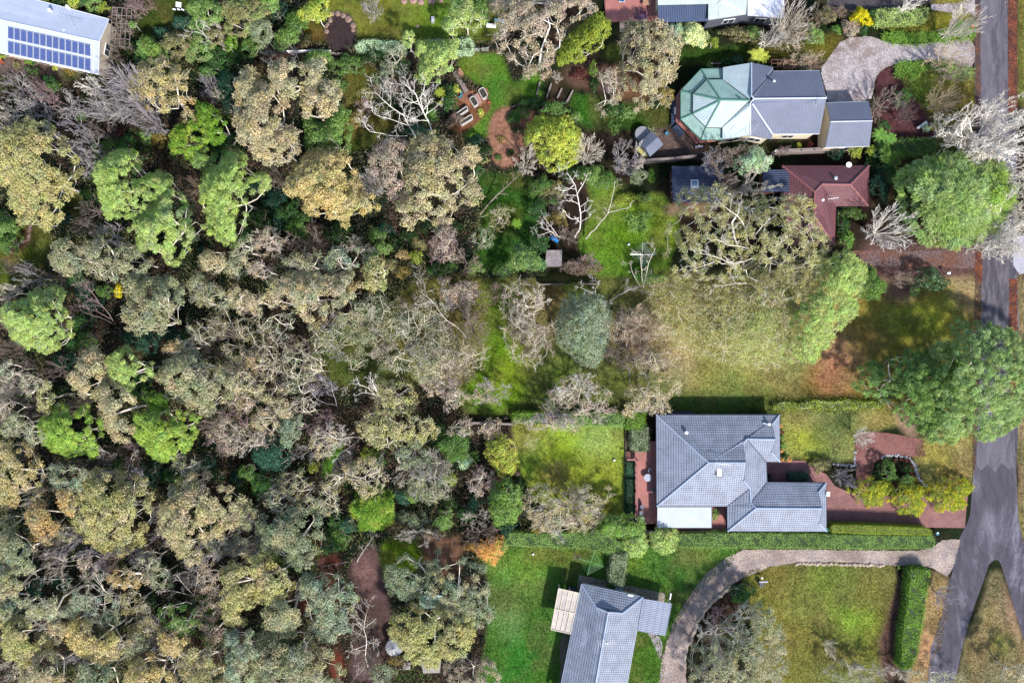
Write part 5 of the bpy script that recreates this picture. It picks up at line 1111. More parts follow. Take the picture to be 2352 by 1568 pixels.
COLW = dict(tan='tan', gold='golden', pink='pinkish tan', grey='grey green', bluegrey='blue grey', olive='olive', yolive='yellow olive', orange='orange tan', pinelt='pale green', pineg='green', pine='bright green', vivid='vivid green', green='green', mid='mid green', dgreen='deep green', dark='dark green', teal='teal green', tealdk='dark teal', lime='lime', yellow='bright yellow', mint='minty', pale='pale lime', autumn='orange autumn', red='dark red', bronze='bronze', strap='strappy green', fern='fresh green', ygreen='yellow green', brown='brown', greygreen='grey green', white='white', lilac='lilac grey', mauve='mauve', dim='dull grey', taupe='taupe')
DIRS = ['right of', 'lower right of', 'just below', 'lower left of', 'left of', 'upper left of', 'just above', 'upper right of']
def LAB(t, x, y, label, col, kind):
    if label is None:
        size = ''
        for rank in range(6):
            ds = sorted(LANDM, key=lambda m: math.hypot(m[1] - x, m[2] - y)); m = ds[rank]; a = math.atan2(y - m[2], x - m[1]); d = DIRS[int(round(a / (math.pi / 4))) % 8]
            far = '' if math.hypot(m[1] - x, m[2] - y) < 75 else ('some way ' if math.hypot(m[1] - x, m[2] - y) < 150 else 'well ')
            m2 = ds[(rank + 1) % 6]; cw = COLW.get(col, col)
            cands = [f'{cw} {kind} {far}{d} {m[0]}', f'smaller {cw} {kind} {far}{d} {m[0]}', f'{cw} {kind} {d} {m[0]}, towards {m2[0]}', f'outer {cw} {kind} {far}{d} {m[0]}']
            for c_ in cands:
                if len(c_.split()) > 14: continue
                if c_.replace('just ', '') not in USED: label = c_; break
            if label: break
            label = cands[-1] + ' among its like'
        label = label.replace('some way just', 'some way').replace('well just', 'well')
    USED[label.replace('just ', '')] = 1; t['label'] = label
PLACED = []
# ---- leafy crowns
def shape_pts(shape, rng, n, rag=.16):
    """random points (photo units) filling an outline, with their normalised distance from its middle"""
    if isinstance(shape, tuple):
        cx, cy, rx, ry = shape; ph = rng.uniform(0, 6.28, 5); a = rng.uniform(0, 2 * math.pi, n); u = np.sqrt(rng.random(n))
        w_ = 1 + rag * (np.sin(2 * a + ph[0]) * .5 + np.sin(3 * a + ph[1]) * .6 + np.sin(5 * a + ph[2]) * .5 + np.sin(8 * a + ph[3]) * .3)
        return cx + rx * w_ * u * np.cos(a), cy + ry * w_ * u * np.sin(a), u
    P = np.array(shape, float); lo, hi = P.min(0), P.max(0); X = np.zeros(0); Y = np.zeros(0)
    while len(X) < n:
        x = rng.uniform(lo[0], hi[0], n * 2); y = rng.uniform(lo[1], hi[1], n * 2); k = inside(shape, x, y); X = np.append(X, x[k]); Y = np.append(Y, y[k])
    X, Y = X[:n], Y[:n]; d = np.full(n, 1e9); Q = np.roll(P, -1, 0)
    for a, b in zip(P, Q):
        e = b - a; tt = np.clip(((X - a[0]) * e[0] + (Y - a[1]) * e[1]) / max(1e-6, e @ e), 0, 1); d = np.minimum(d, np.hypot(X - a[0] - tt * e[0], Y - a[1] - tt * e[1]))
    return X, Y, 1 - d / max(1e-6, d.max())
def shape_box(shape):
    if isinstance(shape, tuple): return shape
    P = np.array(shape); lo, hi = P.min(0), P.max(0); A_ = 0
    for a, b in zip(shape, shape[1:] + shape[:1]): A_ += a[0] * b[1] - b[0] * a[1]
    c = P.mean(0); k = math.sqrt(abs(A_) / 2 / (math.pi * (hi[0] - lo[0]) * (hi[1] - lo[1]) / 4)); return (c[0], c[1], (hi[0] - lo[0]) / 2 * k, (hi[1] - lo[1]) / 2 * k)
# style: clump radius (m), spacing factor, leaf length, leaf width, leaves per m2 of clump, flatness of crown, outward leaf axis, limb visibility
ST = dict(gum=dict(rc=.70, sp=.92, L=.20, W=.12, dn=120, dep=.42, ax=.15, tw=3, lim=.9),
          sparse=dict(rc=.56, sp=1.05, L=.19, W=.105, dn=95, dep=.5, ax=.2, tw=6, lim=.9),
          thin=dict(rc=.52, sp=1.25, L=.17, W=.085, dn=60, dep=.5, ax=.2, tw=13, lim=.8),
          haze=dict(rc=.70, sp=.95, L=.16, W=.09, dn=34, dep=.4, ax=.1, tw=3, lim=.5),
          pine=dict(rc=.48, sp=.92, L=.34, W=.065, dn=150, dep=.5, ax=1.0, tw=0, lim=.8),
          feather=dict(rc=.62, sp=.80, L=.42, W=.06, dn=90, dep=.5, ax=1.0, tw=1, lim=.6),
          bush=dict(rc=.38, sp=.85, L=.15, W=.11, dn=120, dep=.75, ax=.1, tw=0, lim=.6),
          puff=dict(rc=.50, sp=.80, L=.18, W=.115, dn=120, dep=.8, ax=.3, tw=0, lim=.7))
def leafy(shape, h, col, style='gum', label=None, group=None, name=None, cat='tree', bark='pale', core=False, mat=None, base=0.0, hue=None, leafk=1.0, rag=.26, lean=None):
    rng = np.random.default_rng(int(RNG.integers(1 << 30))); s_ = ST[style]; cx, cy, rx, ry = shape_box(shape); R = math.sqrt(rx * ry) * S; rc = min(s_['rc'], max(.22, R * .5)); sp = rc * s_['sp']
    if R < 1.6: rc *= .75; sp *= .75
    n = int(max(8, rx * ry * math.pi * S * S / (sp * sp) * 5)); X, Y, u = shape_pts(shape, rng, n, rag)
    dep = min(s_['dep'] * h, R * 1.3 + .4); Z = h - rc * .6 - dep * np.clip(u, 0, 1) ** 2.2 - rng.random(n) * dep * .18 * (1 + (style in ('sparse', 'thin'))); Z = np.maximum(Z, min(.3, h * .3))
    # clump size keeps the outline: pull rim clumps in by their own radius
    kin = np.clip(1 - (rc * .75 / S) / max(rx, 1), .45, 1); k_ = np.where(u > .6, 1 - (1 - kin) * (u - .6) / .4, 1.0) if isinstance(shape, tuple) else np.ones(n)
    X = cx + (X - cx) * k_; Y = cy + (Y - cy) * k_
    kk = (H - Z) / H; Pw = np.stack([(X - 1176) * S * kk, (784 - Y) * S * kk, Z], 1)
    keep = []; cell = {}
    for i in range(n):     # Poisson-disc thinning
        c = (int(Pw[i, 0] // sp), int(Pw[i, 1] // sp)); ok = True
        for dx in (-1, 0, 1):
            for dy in (-1, 0, 1):
                for j in cell.get((c[0] + dx, c[1] + dy), ()):
                    if (Pw[i, 0] - Pw[j, 0]) ** 2 + (Pw[i, 1] - Pw[j, 1]) ** 2 < sp * sp: ok = False; break
                if not ok: break
            if not ok: break
        if ok: keep.append(i); cell.setdefault(c, []).append(i)
    if style in ('gum', 'sparse', 'thin', 'pine') and len(keep) > 25:      # sky holes between the limbs
        ph = rng.uniform(0, 6.28, 4); keep = [i for i in keep if math.sin(Pw[i, 0] * 1.25 + ph[0] + math.sin(Pw[i, 1] * .9 + ph[2])) * math.sin(Pw[i, 1] * 1.15 + ph[1] + math.sin(Pw[i, 0] * .8 + ph[3])) < (.72 if style == 'pine' else .60)]
    Cw = Pw[keep]; uu = u[keep]; m = len(Cw)
    zc = Cw[:, 2].mean(); bx, by = at(cx, cy, zc)[:2]
    if lean: bx += lean[0]; by += lean[1]
    B0 = np.array([bx, by, 0.0])
    cw = cat if cat not in ('tree',) else 'tree'
    nm = name or {'gum': 'gum_tree', 'sparse': 'gum_tree', 'thin': 'gum_tree', 'haze': 'gum_tree', 'pine': 'pine_tree', 'feather': 'sheoak_tree', 'bush': 'shrub', 'puff': 'broadleaf_tree'}[style]
    if nm == 'shrub' and cat == 'tree': cat = 'shrub'
    t = thing(nm, (bx, by, 0), None, cat, group)
    Cl = Cw - B0
    # limbs: grow a graph from the fork through the clumps
    g = Grow(); fork = np.array([0, 0, h * (.30 if style != 'bush' else .15)]) - (np.array([lean[0], lean[1], 0]) * .5 if lean else 0); r0 = (.012 * h + .02) * s_['lim'] * (.5 if h < 3 else 1)
    nodes = [fork]; par = [-1]; order = np.argsort(np.linalg.norm(Cl - fork, axis=1)); plen = [0.0]
    lim_n = min(m, 150)
    for i in order[:lim_n] if m <= 150 else order[::max(1, m // 150)]:
        p = Cl[i] - np.array([0, 0, rc * .35]); nd = np.array(nodes); dd = np.linalg.norm(nd - p, axis=1) + .35 * np.array(plen); j = int(np.argmin(dd)); nodes.append(p); par.append(j); plen.append(plen[j] + np.linalg.norm(nd[j] - p))
    cnt = np.ones(len(nodes))
    for i in range(len(nodes) - 1, 0, -1): cnt[par[i]] += cnt[i]
    rad = lambda c: max(.018, r0 * math.sqrt(c / cnt[0])) if style != 'bush' else max(.012, r0 * math.sqrt(c / cnt[0]))
    for i in range(1, len(nodes)):
        a, b = nodes[par[i]], nodes[i]; L_ = np.linalg.norm(b - a); mid = (a + b) / 2 + rng.normal(size=3) * L_ * .10 - np.array([0, 0, L_ * .06]); ra, rb = min(rad(cnt[i]) * 1.25, rad(cnt[par[i]])), rad(cnt[i]); g.seg(a, mid, ra, (ra + rb) / 2); g.seg(mid, b, (ra + rb) / 2, rb * .8)
    g.seg(np.zeros(3), fork * .5 + rng.normal(size=3) * .05 * h * .1, r0 * 1.25, r0 * 1.1); g.seg(g.b[-1], fork, r0 * 1.1, r0)
    if s_['tw'] and h > 3:     # fine visible twigs reaching past the leaf clumps
        for i in range(m):
            for _ in range(int(rng.poisson(s_['tw'] * .28))):
                d = rng.normal(size=3); d[2] = abs(d[2]) * .6; d /= np.linalg.norm(d); a = Cl[i] - np.array([0, 0, rc * .4]); e = a + d * rc * rng.uniform(.9, 1.9); md = (a + e) / 2 + rng.normal(size=3) * rc * .15; g.seg(a, md, .017, .014); g.seg(md, e, .014, .008)
    me = g.mesh('trunk', 4); o = bpy.data.objects.new('trunk', me); C.objects.link(o); o.parent = t; setcol(o, BPAL[bark], BK * rng.uniform(.85, 1.15))
    # leaves on the upper shells of the clumps
    rr = rc * rng.uniform(.75, 1.3, m) * (1 - .15 * uu); per = np.maximum(6, (rr ** 2 * 4.2 * s_['dn'] * leafk)).astype(int); ci = np.repeat(np.arange(m), per); nl = len(ci)
    d = rng.normal(size=(nl, 3)); d[:, 2] = np.where(d[:, 2] < 0, d[:, 2] * .45, d[:, 2]); d /= np.linalg.norm(d, axis=1, keepdims=True)
    rad_ = rr[ci][:, None] * (rng.random((nl, 1)) ** .35); lump = 1 + .25 * np.sin(d[:, 0:1] * 5 + ci[:, None] * 1.3) * np.sin(d[:, 1:2] * 5 + ci[:, None] * 2.1)
    pos = Cl[ci] + d * rad_ * lump * np.array([1, 1, .72]); pos[:, 2] = np.maximum(pos[:, 2], .03)
    nr = d * 1.0 + rng.normal(size=(nl, 3)) * .55 + np.array([0, 0, .25]); ax = None
    if s_['ax'] > .5:
        out = Cl[ci] * np.array([1, 1, .0]); out /= np.maximum(np.linalg.norm(out, axis=1, keepdims=True), 1e-6); ax = d * .6 + out * s_['ax'] + np.array([0, 0, .35])
        if style == 'feather': nr = np.cross(ax, rng.normal(size=(nl, 3))); nr[:, 2] = np.abs(nr[:, 2]) + .2
    V, F = leaves(pos, nr, s_['L'] * rng.uniform(.6, 1.3, nl), s_['W'] * rng.uniform(.7, 1.3, nl), rng, ax)
    # leaf colour: per clump hue shift (young tips / old leaves), per leaf scatter
    hu = rng.normal(size=(m, 1)) * .10; base_c = 1 + hu; tint = np.concatenate([base_c + rng.normal(size=(m, 1)) * .05, base_c, base_c - rng.normal(size=(m, 1)) * .08], 1)
    if hue: w_ = (rng.random((m, 1)) < hue[1]); tgt = np.array(lin(*PAL[hue[0]])) / np.array(lin(*PAL[col])); tint = np.where(w_, tint * (.5 + .5 * tgt), tint)
    depth_tone = np.clip((rad_ / rr[ci][:, None]), 0, 1) * .45 + .62      # leaves get darker towards the middle of a clump
    colr = tint[ci] * depth_tone * (1 + rng.normal(size=(nl, 1)) * .13)
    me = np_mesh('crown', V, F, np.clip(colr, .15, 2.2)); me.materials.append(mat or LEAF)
    if core:
        pass
    o = bpy.data.objects.new('crown', me); C.objects.link(o); o.parent = t; setcol(o, PAL[col], LK)
    kind = {'gum': 'leafy gum', 'sparse': 'open gum', 'thin': 'thin twiggy gum', 'haze': 'sparse gum', 'pine': 'pine', 'feather': 'feathery tree', 'bush': 'shrub', 'puff': 'rounded tree'}[style]
    LAB(t, cx, cy, label, col, kind if cat in ('tree', 'shrub') else cat); PLACED.append((cx, cy))
    return t
def mk_leafmesh(name, pos, nr, L, W_, col, tint, rng, ax=None, mat=None):
    V, F = leaves(pos, nr, L, W_, rng, ax); me = np_mesh(name, V, F, tint); me.materials.append(mat or LEAF); return me
def hedge(poly, h, col, label, leafn=150, L=.13, W_=.09, smoothh=False, flowers=0, cat='hedge', name='hedge', jit=.16, group=None, ridge_=False, mat=None):
    rng = np.random.default_rng(int(RNG.integers(1 << 30))); P = [at(x, y, h * .9)[:2] for x, y in poly]; a = sum(P[k][0] * P[(k + 1) % len(P)][1] - P[(k + 1) % len(P)][0] * P[k][1] for k in range(len(P)))
    if a < 0: P = P[::-1]; a = -a
    area = a / 2; c = np.mean(np.array(P), 0); t = thing(name, (c[0], c[1], 0), label, cat, group); USED[label] = 1
    n = int(area * leafn); A_ = np.array(P); lo, hi = A_.min(0), A_.max(0); X = np.zeros(0); Y = np.zeros(0)
    while len(X) < n:
        x = rng.uniform(lo[0], hi[0], n * 2); y = rng.uniform(lo[1], hi[1], n * 2); k = inside(P, x, y); X = np.append(X, x[k]); Y = np.append(Y, y[k])
    X, Y = X[:n], Y[:n]; und = .20 * np.sin(X * 1.5 + np.sin(X * .37) * 2) * np.sin(Y * 2.3 + 1) + .12 * np.sin(X * 4.1 + Y * 3.7) if not smoothh else 0
    pos = [np.stack([X - c[0], Y - c[1], h - rng.random(n) ** 2 * .3 * (0.4 if smoothh else 1) + und - .05], 1)]; nr = [rng.normal(size=(n, 3)) * (.3 if smoothh else .42) + np.array([0, 0, 1.])]
    for k in range(len(P)):
        p, q = np.array(P[k]), np.array(P[(k + 1) % len(P)]); Le = np.linalg.norm(q - p); m = int(Le * h * leafn); s_ = rng.random(m)[:, None]; e = p + (q - p) * s_; out = np.array([(q - p)[1], -(q - p)[0]]) / max(Le, 1e-6); off = rng.normal(size=(m, 1)) * jit
        pos.append(np.concatenate([e + out * off - c, rng.random((m, 1)) * h], 1)); nr.append(np.concatenate([np.repeat(out[None], m, 0), np.full((m, 1), .3)], 1) + rng.normal(size=(m, 3)) * .5)
    pos = np.concatenate(pos); nr = np.concatenate(nr); n = len(pos); blotch = np.sin(pos[:, 0:1] * .9 + c[0]) * np.sin(pos[:, 1:2] * 1.3 + pos[:, 0:1] * .6) * .14
    tint = np.clip(1 + blotch + rng.normal(size=(n, 1)) * .12, .3, 2) * (1 + rng.normal(size=(n, 3)) * .05)
    if flowers: k = rng.random(n) < flowers; tint[k] = np.array([.8, .78, .74]) / np.maximum(np.array(lin(*PAL[col], LK)), .01)
    me = mk_leafmesh('foliage', pos, nr, L * rng.uniform(.7, 1.3, n), W_ * rng.uniform(.7, 1.3, n), None, tint, rng, mat=mat); o = bpy.data.objects.new('foliage', me); C.objects.link(o); o.parent = t; setcol(o, PAL[col], LK)
    mb = MB(); q = inset([tuple(p) for p in P], .12); mb.prism(q, 0, h - .25); o2 = mb.build('added_core', plain('hedge_core', lin(64, 84, 44, .5), .95, noise=.4), t)  # solid core added inside so no light leaks through the leaves
    return t
def strappy(poly, h, col, label, n, L=.75, name='strappy_border', cat='border plants', group=None, W_=.05):
    """clumps of long arching leaves filling an outline"""
    rng = np.random.default_rng(int(RNG.integers(1 << 30))); X, Y, u = shape_pts(poly, rng, n * 3); P = np.array([at(x, y, h * .7)[:2] for x, y in zip(X, Y)]); keep = []
    dmin = math.sqrt(abs(sum(a[0] * b[1] - b[0] * a[1] for a, b in zip(poly, poly[1:] + poly[:1]))) / 2 * S * S / n) * .75 if not isinstance(poly, tuple) else 0
    for i in range(len(P)):
        if all((P[i, 0] - P[j, 0]) ** 2 + (P[i, 1] - P[j, 1]) ** 2 > dmin ** 2 for j in keep[-200:]): keep.append(i)
        if len(keep) >= n: break
    P = P[keep]; c = P.mean(0); t = thing(name, (c[0], c[1], 0), label, cat, group); USED[label] = 1; V = []; F = []; col_ = []; k0 = 0
    for p in P:
        for b in range(16):
            a = rng.uniform(0, 6.28); ln = L * rng.uniform(.7, 1.2); o = np.array([p[0] - c[0], p[1] - c[1], .02]); d = np.array([math.cos(a), math.sin(a)]); sd_ = np.array([-d[1], d[0], 0]) * W_ / 2; lift = h * rng.uniform(.7, 1.1)
            pts = [o, o + np.array([*d * ln * .35, lift]), o + np.array([*d * ln * .8, lift * .85]), o + np.array([*d * ln, lift * .45])]
            ws = (1, 1.1, .8, .15)
            for q, w__ in zip(pts, ws): V += [q - sd_ * w__, q + sd_ * w__]
            for k in range(3): F.append((k0 + 2 * k, k0 + 2 * k + 1, k0 + 2 * k + 3, k0 + 2 * k + 2)); col_.append(np.ones(3) * rng.uniform(.75, 1.25) * (.8, 1.0, 1.15)[k])
            k0 += 8
    me = np_mesh('foliage', np.array(V), np.array(F), np.array(col_)); me.materials.append(LEAF); o = bpy.data.objects.new('foliage', me); C.objects.link(o); o.parent = t; setcol(o, PAL[col], LK); return t
def fern(x, y, r, h, col, label, fronds=11, name='tree_fern', cat='fern', trunk=True, leafW=1.0):
    rng = np.random.default_rng(int(RNG.integers(1 << 30))); R = r * S; bx, by = at(x, y, h)[:2]; t = thing(name, (bx, by, 0), label, cat); USED[label] = 1; V = []; F = []; cl = []; k0 = 0; W_ = R * .36 * leafW
    for f_ in range(fronds):
        a = 2 * math.pi * (f_ + rng.uniform(-.3, .3)) / fronds; d = np.array([math.cos(a), math.sin(a), 0]); s_ = np.array([-d[1], d[0], 0]); n = 16; L_ = R * rng.uniform(.85, 1.1)
        for k in range(n):
            u = (k + .5) / n; o = d * L_ * u + np.array([0, 0, h + R * .35 * math.sin(u * 2.6) - R * .25 * u]); wd = W_ * math.sin(min(1, u * 1.4 + .15) * math.pi * .75) * (1.05 - u * .55)
            for sg in (-1, 1):
                e = o + s_ * sg * wd + d * wd * .35 - np.array([0, 0, wd * .25]); ww = L_ / n * .36; V += [o - d * ww, o + d * ww, e + d * ww * .5, e - d * ww * .5]; F.append((k0, k0 + 1, k0 + 2, k0 + 3)); cl.append(np.ones(3) * rng.uniform(.8, 1.2)); k0 += 4
    me = np_mesh('frond', np.array(V), np.array(F), np.array(cl)); me.materials.append(LEAF); o = bpy.data.objects.new('frond', me); C.objects.link(o); o.parent = t; setcol(o, PAL[col], LK)
    g = Grow(); g.seg(np.zeros(3), np.array([0, 0, h]), .12 if trunk else .04, .1 if trunk else .03); me = g.mesh('trunk', 8); o = bpy.data.objects.new('trunk', me); C.objects.link(o); o.parent = t; setcol(o, BPAL['dark'], BK); return t
def dead(segs, base, col, label, name='dead_tree', cat='dead tree', kids=(5, 3), wob=.2, twig=.45, thick=.16, end=.016):
    """hand laid limbs: each a list of (px, py, height); side branches grow from them"""
    rng = np.random.default_rng(int(RNG.integers(1 << 30))); b0 = at(*base, 0); t = thing(name, b0, label, cat); USED[label] = 1; B0 = np.array(b0); shade = BK * rng.uniform(.66, .84)
    for si, sg in enumerate(segs):
        g = Grow(); th = thick
        if isinstance(sg[0], (int, float)): th = sg[0]; sg = sg[1:]
        th *= .6; P = [np.array(at(*p)) - B0 for p in smooth_line3(sg)]; n = len(P) - 1; tot = sum(np.linalg.norm(b - a) for a, b in zip(P, P[1:]))
        for k, (a, b) in enumerate(zip(P, P[1:])):
            r0 = th * (1 - k / n) + end * (k / n); r1 = th * (1 - (k + 1) / n) + end * ((k + 1) / n); g.seg(a, b, r0, r1)
            if rng.random() < kids[0] * 3.4 / n and k > n * .15:
                d = (b - a) / max(1e-6, np.linalg.norm(b - a)); sd_ = np.cross(d, [0, 0, 1.]); sd_ /= max(1e-6, np.linalg.norm(sd_)); dd = d * .7 + sd_ * rng.choice([-1, 1]) * rng.uniform(.5, 1) + np.array([0, 0, rng.normal() * .3]); limb(g, rng, b, dd, tot * twig * rng.uniform(.3, .8), r1 * .6, 0, wob, 4, (kids[1] + 2, 4), .7, .02, .5, mn=.011)
        nm = 'trunk' if si == 0 else 'branch'; o = bpy.data.objects.new(nm, g.mesh(nm, 5)); C.objects.link(o); o.parent = t; setcol(o, BPAL[col], shade)
    return t
def smooth_line3(p, it=1):
    p = [tuple(q) for q in p]
    for _ in range(it):
        q = [p[0]]
        for a, b in zip(p, p[1:]): q += [tuple(a[i] * .75 + b[i] * .25 for i in range(3)), tuple(a[i] * .25 + b[i] * .75 for i in range(3))]
        p = q + [p[-1]]
    # crookedness
    r = random.Random(int(p[0][0] * 7 + p[0][1])); return [p[0]] + [(x + r.uniform(-1.2, 1.2), y + r.uniform(-1.2, 1.2), z) for x, y, z in p[1:]]
# ------------------------------------------------------------------ planting list
def poly4(T, *xy): return [T(x, y) for x, y in zip(xy[::2], xy[1::2])]
L, BT = leafy, bare_tree
# --- gums: top and upper left
L(poly4(t00, 1340,560, 1480,490, 1600,600, 1700,620, 1790,760, 1800,1000, 1820,1150, 1700,1140, 1640,1010, 1560,1060, 1400,1060, 1300,980, 1190,900, 1180,720), 11, 'gold', 'sparse', 'golden tan gum with a round crown standing right of the big bare tree', hue=('tan', .5))
L([(0,305),(40,290),(90,270),(140,310),(165,350),(190,400),(190,440),(165,475),(155,510),(115,528),(80,515),(40,505),(25,460),(3,415),(-30,360)], 12, 'yolive', 'gum', 'large pale golden gum at the left edge with white limbs showing', hue=('gold', .45), bark='white')
L([(555,160),(580,155),(590,190),(640,200),(655,250),(648,290),(680,300),(685,340),(640,375),(600,372),(560,340),(538,315),(545,250),(540,200)], 13, 'tan', 'gum', 'large tan gum, left crown of the big tan pair', hue=('gold', .3))
L([(625,145),(668,138),(700,150),(740,140),(750,160),(735,190),(700,200),(690,225),(660,250),(640,210),(620,180)], 13, 'tan', 'gum', 'upper tan gum crown between the fire pit and the big tan pair', hue=('grey', .4))
L([(700,195),(730,185),(772,190),(786,235),(770,270),(740,290),(705,275),(692,240)], 12, 'tan', 'gum', 'right tan gum crown above the mid green tree', hue=('gold', .25))
L([(580,300),(640,285),(688,300),(690,350),(660,372),(620,378),(590,360)], 12, 'tan', 'sparse', 'lower tan gum crown touching the golden gum', hue=('pink', .3))
L([(650,437),(668,405),(690,370),(740,345),(790,345),(815,395),(830,440),(873,455),(868,480),(830,495),(825,520),(800,525),(778,502),(735,497),(708,487),(700,470),(662,462)], 13, 'gold', 'gum', 'broad golden gum left of the dark leaf littered gully', leafk=1.2)
L([(850,350),(905,318),(935,330),(925,400),(935,450),(915,470),(895,450),(870,420),(845,390)], 11, 'pink', 'sparse', 'pinkish brown gum squeezed between the golden gum and the big tan gum')
L([(945,320),(990,305),(1020,320),(1060,340),(1090,330),(1095,365),(1080,400),(1100,440),(1110,455),(1085,470),(1060,470),(1035,490),(1030,512),(1000,515),(985,500),(960,510),(945,525),(925,510),(905,490),(910,470),(935,455),(930,400),(940,360)], 13, 'tan', 'gum', 'big tan gum just below the white dead tree', hue=('yolive', .3))
L(poly4(t20, -190,20, -60,-40, 380,-60, 810,0, 780,80, 720,170, 500,250, 470,380, 390,500, 380,640, 330,700, 240,750, 110,700, 130,580, 0,600, -110,500, -190,300), 13, 'pink', 'sparse', 'wide pinkish tan gum with thick white limbs at the top of the picture', bark='white', hue=('tan', .5), leafk=1.15)
L(poly4(t20, 430,500, 450,400, 560,320, 640,240, 740,150, 820,140, 890,210, 895,290, 850,380, 800,460, 700,500, 640,560, 560,600, 430,600), 9, 'ygreen', 'puff', 'dense rounded olive green tree beside the wide pinkish gum', leafk=1.2)
L(poly4(t20, 1050,200, 1240,210, 1360,180, 1420,240, 1540,320, 1570,440, 1500,620, 1490,760, 1420,860, 1430,960, 1350,960, 1250,1020, 1150,1030, 1050,960, 960,900, 1010,700, 1000,420), 10, 'tan', 'sparse', 'tall grey tan tree left of the octagonal roof', hue=('olive', .35), leafk=1.25)
L(poly4(t20, 800,650, 960,600, 1000,700, 960,900, 1000,980, 900,1000, 830,1040, 770,960, 800,820), 8, 'pink', 'thin', 'twiggy grey tree at the lower left of the tall grey tan tree', hue=('grey', .5), leafk=1.2)
L((1525,220,22,22), 7, 'bronze', 'bush', 'bronze flecked shrub between the tall grey tan tree and the octagonal roof', name='shrub')
L((1590,84,42,28), 4.5, 'pale', 'puff', 'pale yellow green rounded shrub under the navy awning', leafk=1.2); L((1556,70,20,18), 4, 'mint', 'bush', 'minty shrub left of the pale yellow green one under the navy awning'); L((1640,98,11,16), 3, 'ygreen', 'bush', 'small yellow green shrub right of the pale rounded shrub')
L((1705,80,50,19), 3, 'olive', 'bush', 'long olive shrub below the windowed grey wall'); L((1868,82,24,26), 3.5, 'green', 'bush', 'green shrub at the foot of the bare fan shaped tree'); L((1730,75,18,16), 3.4, 'green', 'bush', None)
L([(960,95),(1000,100),(1050,95),(1052,130),(1040,160),(1010,190),(975,200),(958,180),(965,140)], 8, 'pinelt', 'puff', 'light green spreading tree just below the silvery hedges', leafk=1.2)
L((938,90,16,22), 8, 'pinelt', 'pine', 'light green tufted treetop between the two silvery hedges'); L((967,112,14,22), 7, 'pinelt', 'pine', 'second light green tuft beside the right silvery hedge')
L((905,128,26,28), 7, 'grey', 'thin', 'thin grey green tree below the left silvery hedge'); L((800,150,42,26), 3.5, 'mid', 'bush', None); L((860,130,36,18), 3, 'dark', 'bush', None); L((735,135,36,22), 3.5, 'green', 'bush', None); L((925,150,20,26), 4, 'dark', 'bush', None); L((890,155,22,20), 3.5, 'greygreen', 'bush', None)
L((1068,35,44,44), 9, 'pinelt', 'puff', 'light green tree on the top lawn near the white bench', hue=('grey', .3)); L((1100,18,26,24), 8, 'mid', 'puff', None); L((1035,60,20,24), 7, 'pinelt', 'puff', None)
BT(850, 12, 27, 30, 5, 'grey', 'fine', 'grey twiggy shrub on the top lawn right of the fire pit')
L((725,28,38,32), 7, 'lime', 'puff', 'yellow green tree left of the stone fire pit', hue=('green', .4)); L((640,22,26,24), 4, 'tealdk', 'bush', None); L((655,90,28,28), 6, 'green', 'puff', 'mid green tufted tree above the timber edging'); L((680,55,30,26), 5, 'mid', 'puff', None)
L((470,28,44,34), 8, 'green', 'puff', 'green tree at the top left beside the dark lawn', hue=('mid', .3)); L((560,35,52,50), 9, 'olive', 'puff', 'large olive green tree at the top', hue=('green', .4)); L((600,75,26,44), 8, 'greygreen', 'puff', None); L((620,10,24,22), 7, 'green', 'puff', None)
L((532,97,15,25), 5, 'vivid', 'bush', 'bright green egg shaped conifer near the top left dead branches'); L((420,52,26,16), 3.5, 'teal', 'bush', None); L((375,76,26,12), 2.5, 'teal', 'bush', None); L((455,60,26,26), 4, 'green', 'bush', None)
L((350,118,42,28), 6, 'green', 'puff', 'fresh green shrubbery left of the olive leafed one', hue=('ygreen', .3)); L((408,105,38,34), 6, 'olive', 'bush', 'olive leafed shrubbery in the upper left'); L((460,110,36,36), 6.5, 'green', 'puff', None, hue=('olive', .3)); L((495,85,24,24), 5, 'olive', 'bush', None)
L((495,135,40,40), 4.5, 'dgreen', 'bush', None); L((545,140,36,32), 4.5, 'dark', 'bush', None); L((520,190,28,46), 5, 'tealdk', 'bush', None); L((575,110,30,30), 5, 'mid', 'bush', None); L((478,170,24,24), 3, 'dark', 'bush', None); L((555,205,14,40), 4, 'dgreen', 'bush', None); L((475,165,20,12), 5, 'mid', 'bush', None)
dead([[.13, (480,100,2), (474,84,5), (462,72,7), (452,60,8.5), (450,47,9)], [.08, (470,82,5), (445,70,7), (434,84,8)], [.08, (466,75,6), (482,90,7), (470,100,7.5)]], (482,108), 'white', 'pale forked dead branches above the olive shrubs in the upper left', kids=(2, 2))
BT(490, 62, 20, h=5, col='white', style='fine', label='small whitish twiggy shrub beside the pale forked dead branches'); BT(522, 115, 16, 24, 4, 'pale', 'dead', 'small dead stick tree on the bright green conifer')
BT(302, 222, 72, 92, 9, 'grey', 'vase', 'big grey bare tree radiating beside the solar roofed house', rot=2.5); BT(280, 190, 50, 60, 8, 'lilac', 'vase', 'upper lilac bare tree behind the big grey one'); BT(335, 275, 55, 42, 8, 'lilac', 'vase', None); BT(245, 250, 40, 50, 7, 'grey', 'vase', None)
BT(203, 192, 28, 26, 5, 'white', 'fine', 'small frosty white bare shrub under the solar roofed corner'); BT(475, 195, 28, 36, 5, 'lilac', 'fine', None); BT(500, 215, 20, 18, 4, 'pale', 'fine', None)
BT(77, 192, 26, 22, 4, 'mauve', 'fine', 'reddish mauve twiggy shrub below the solar roofed house')
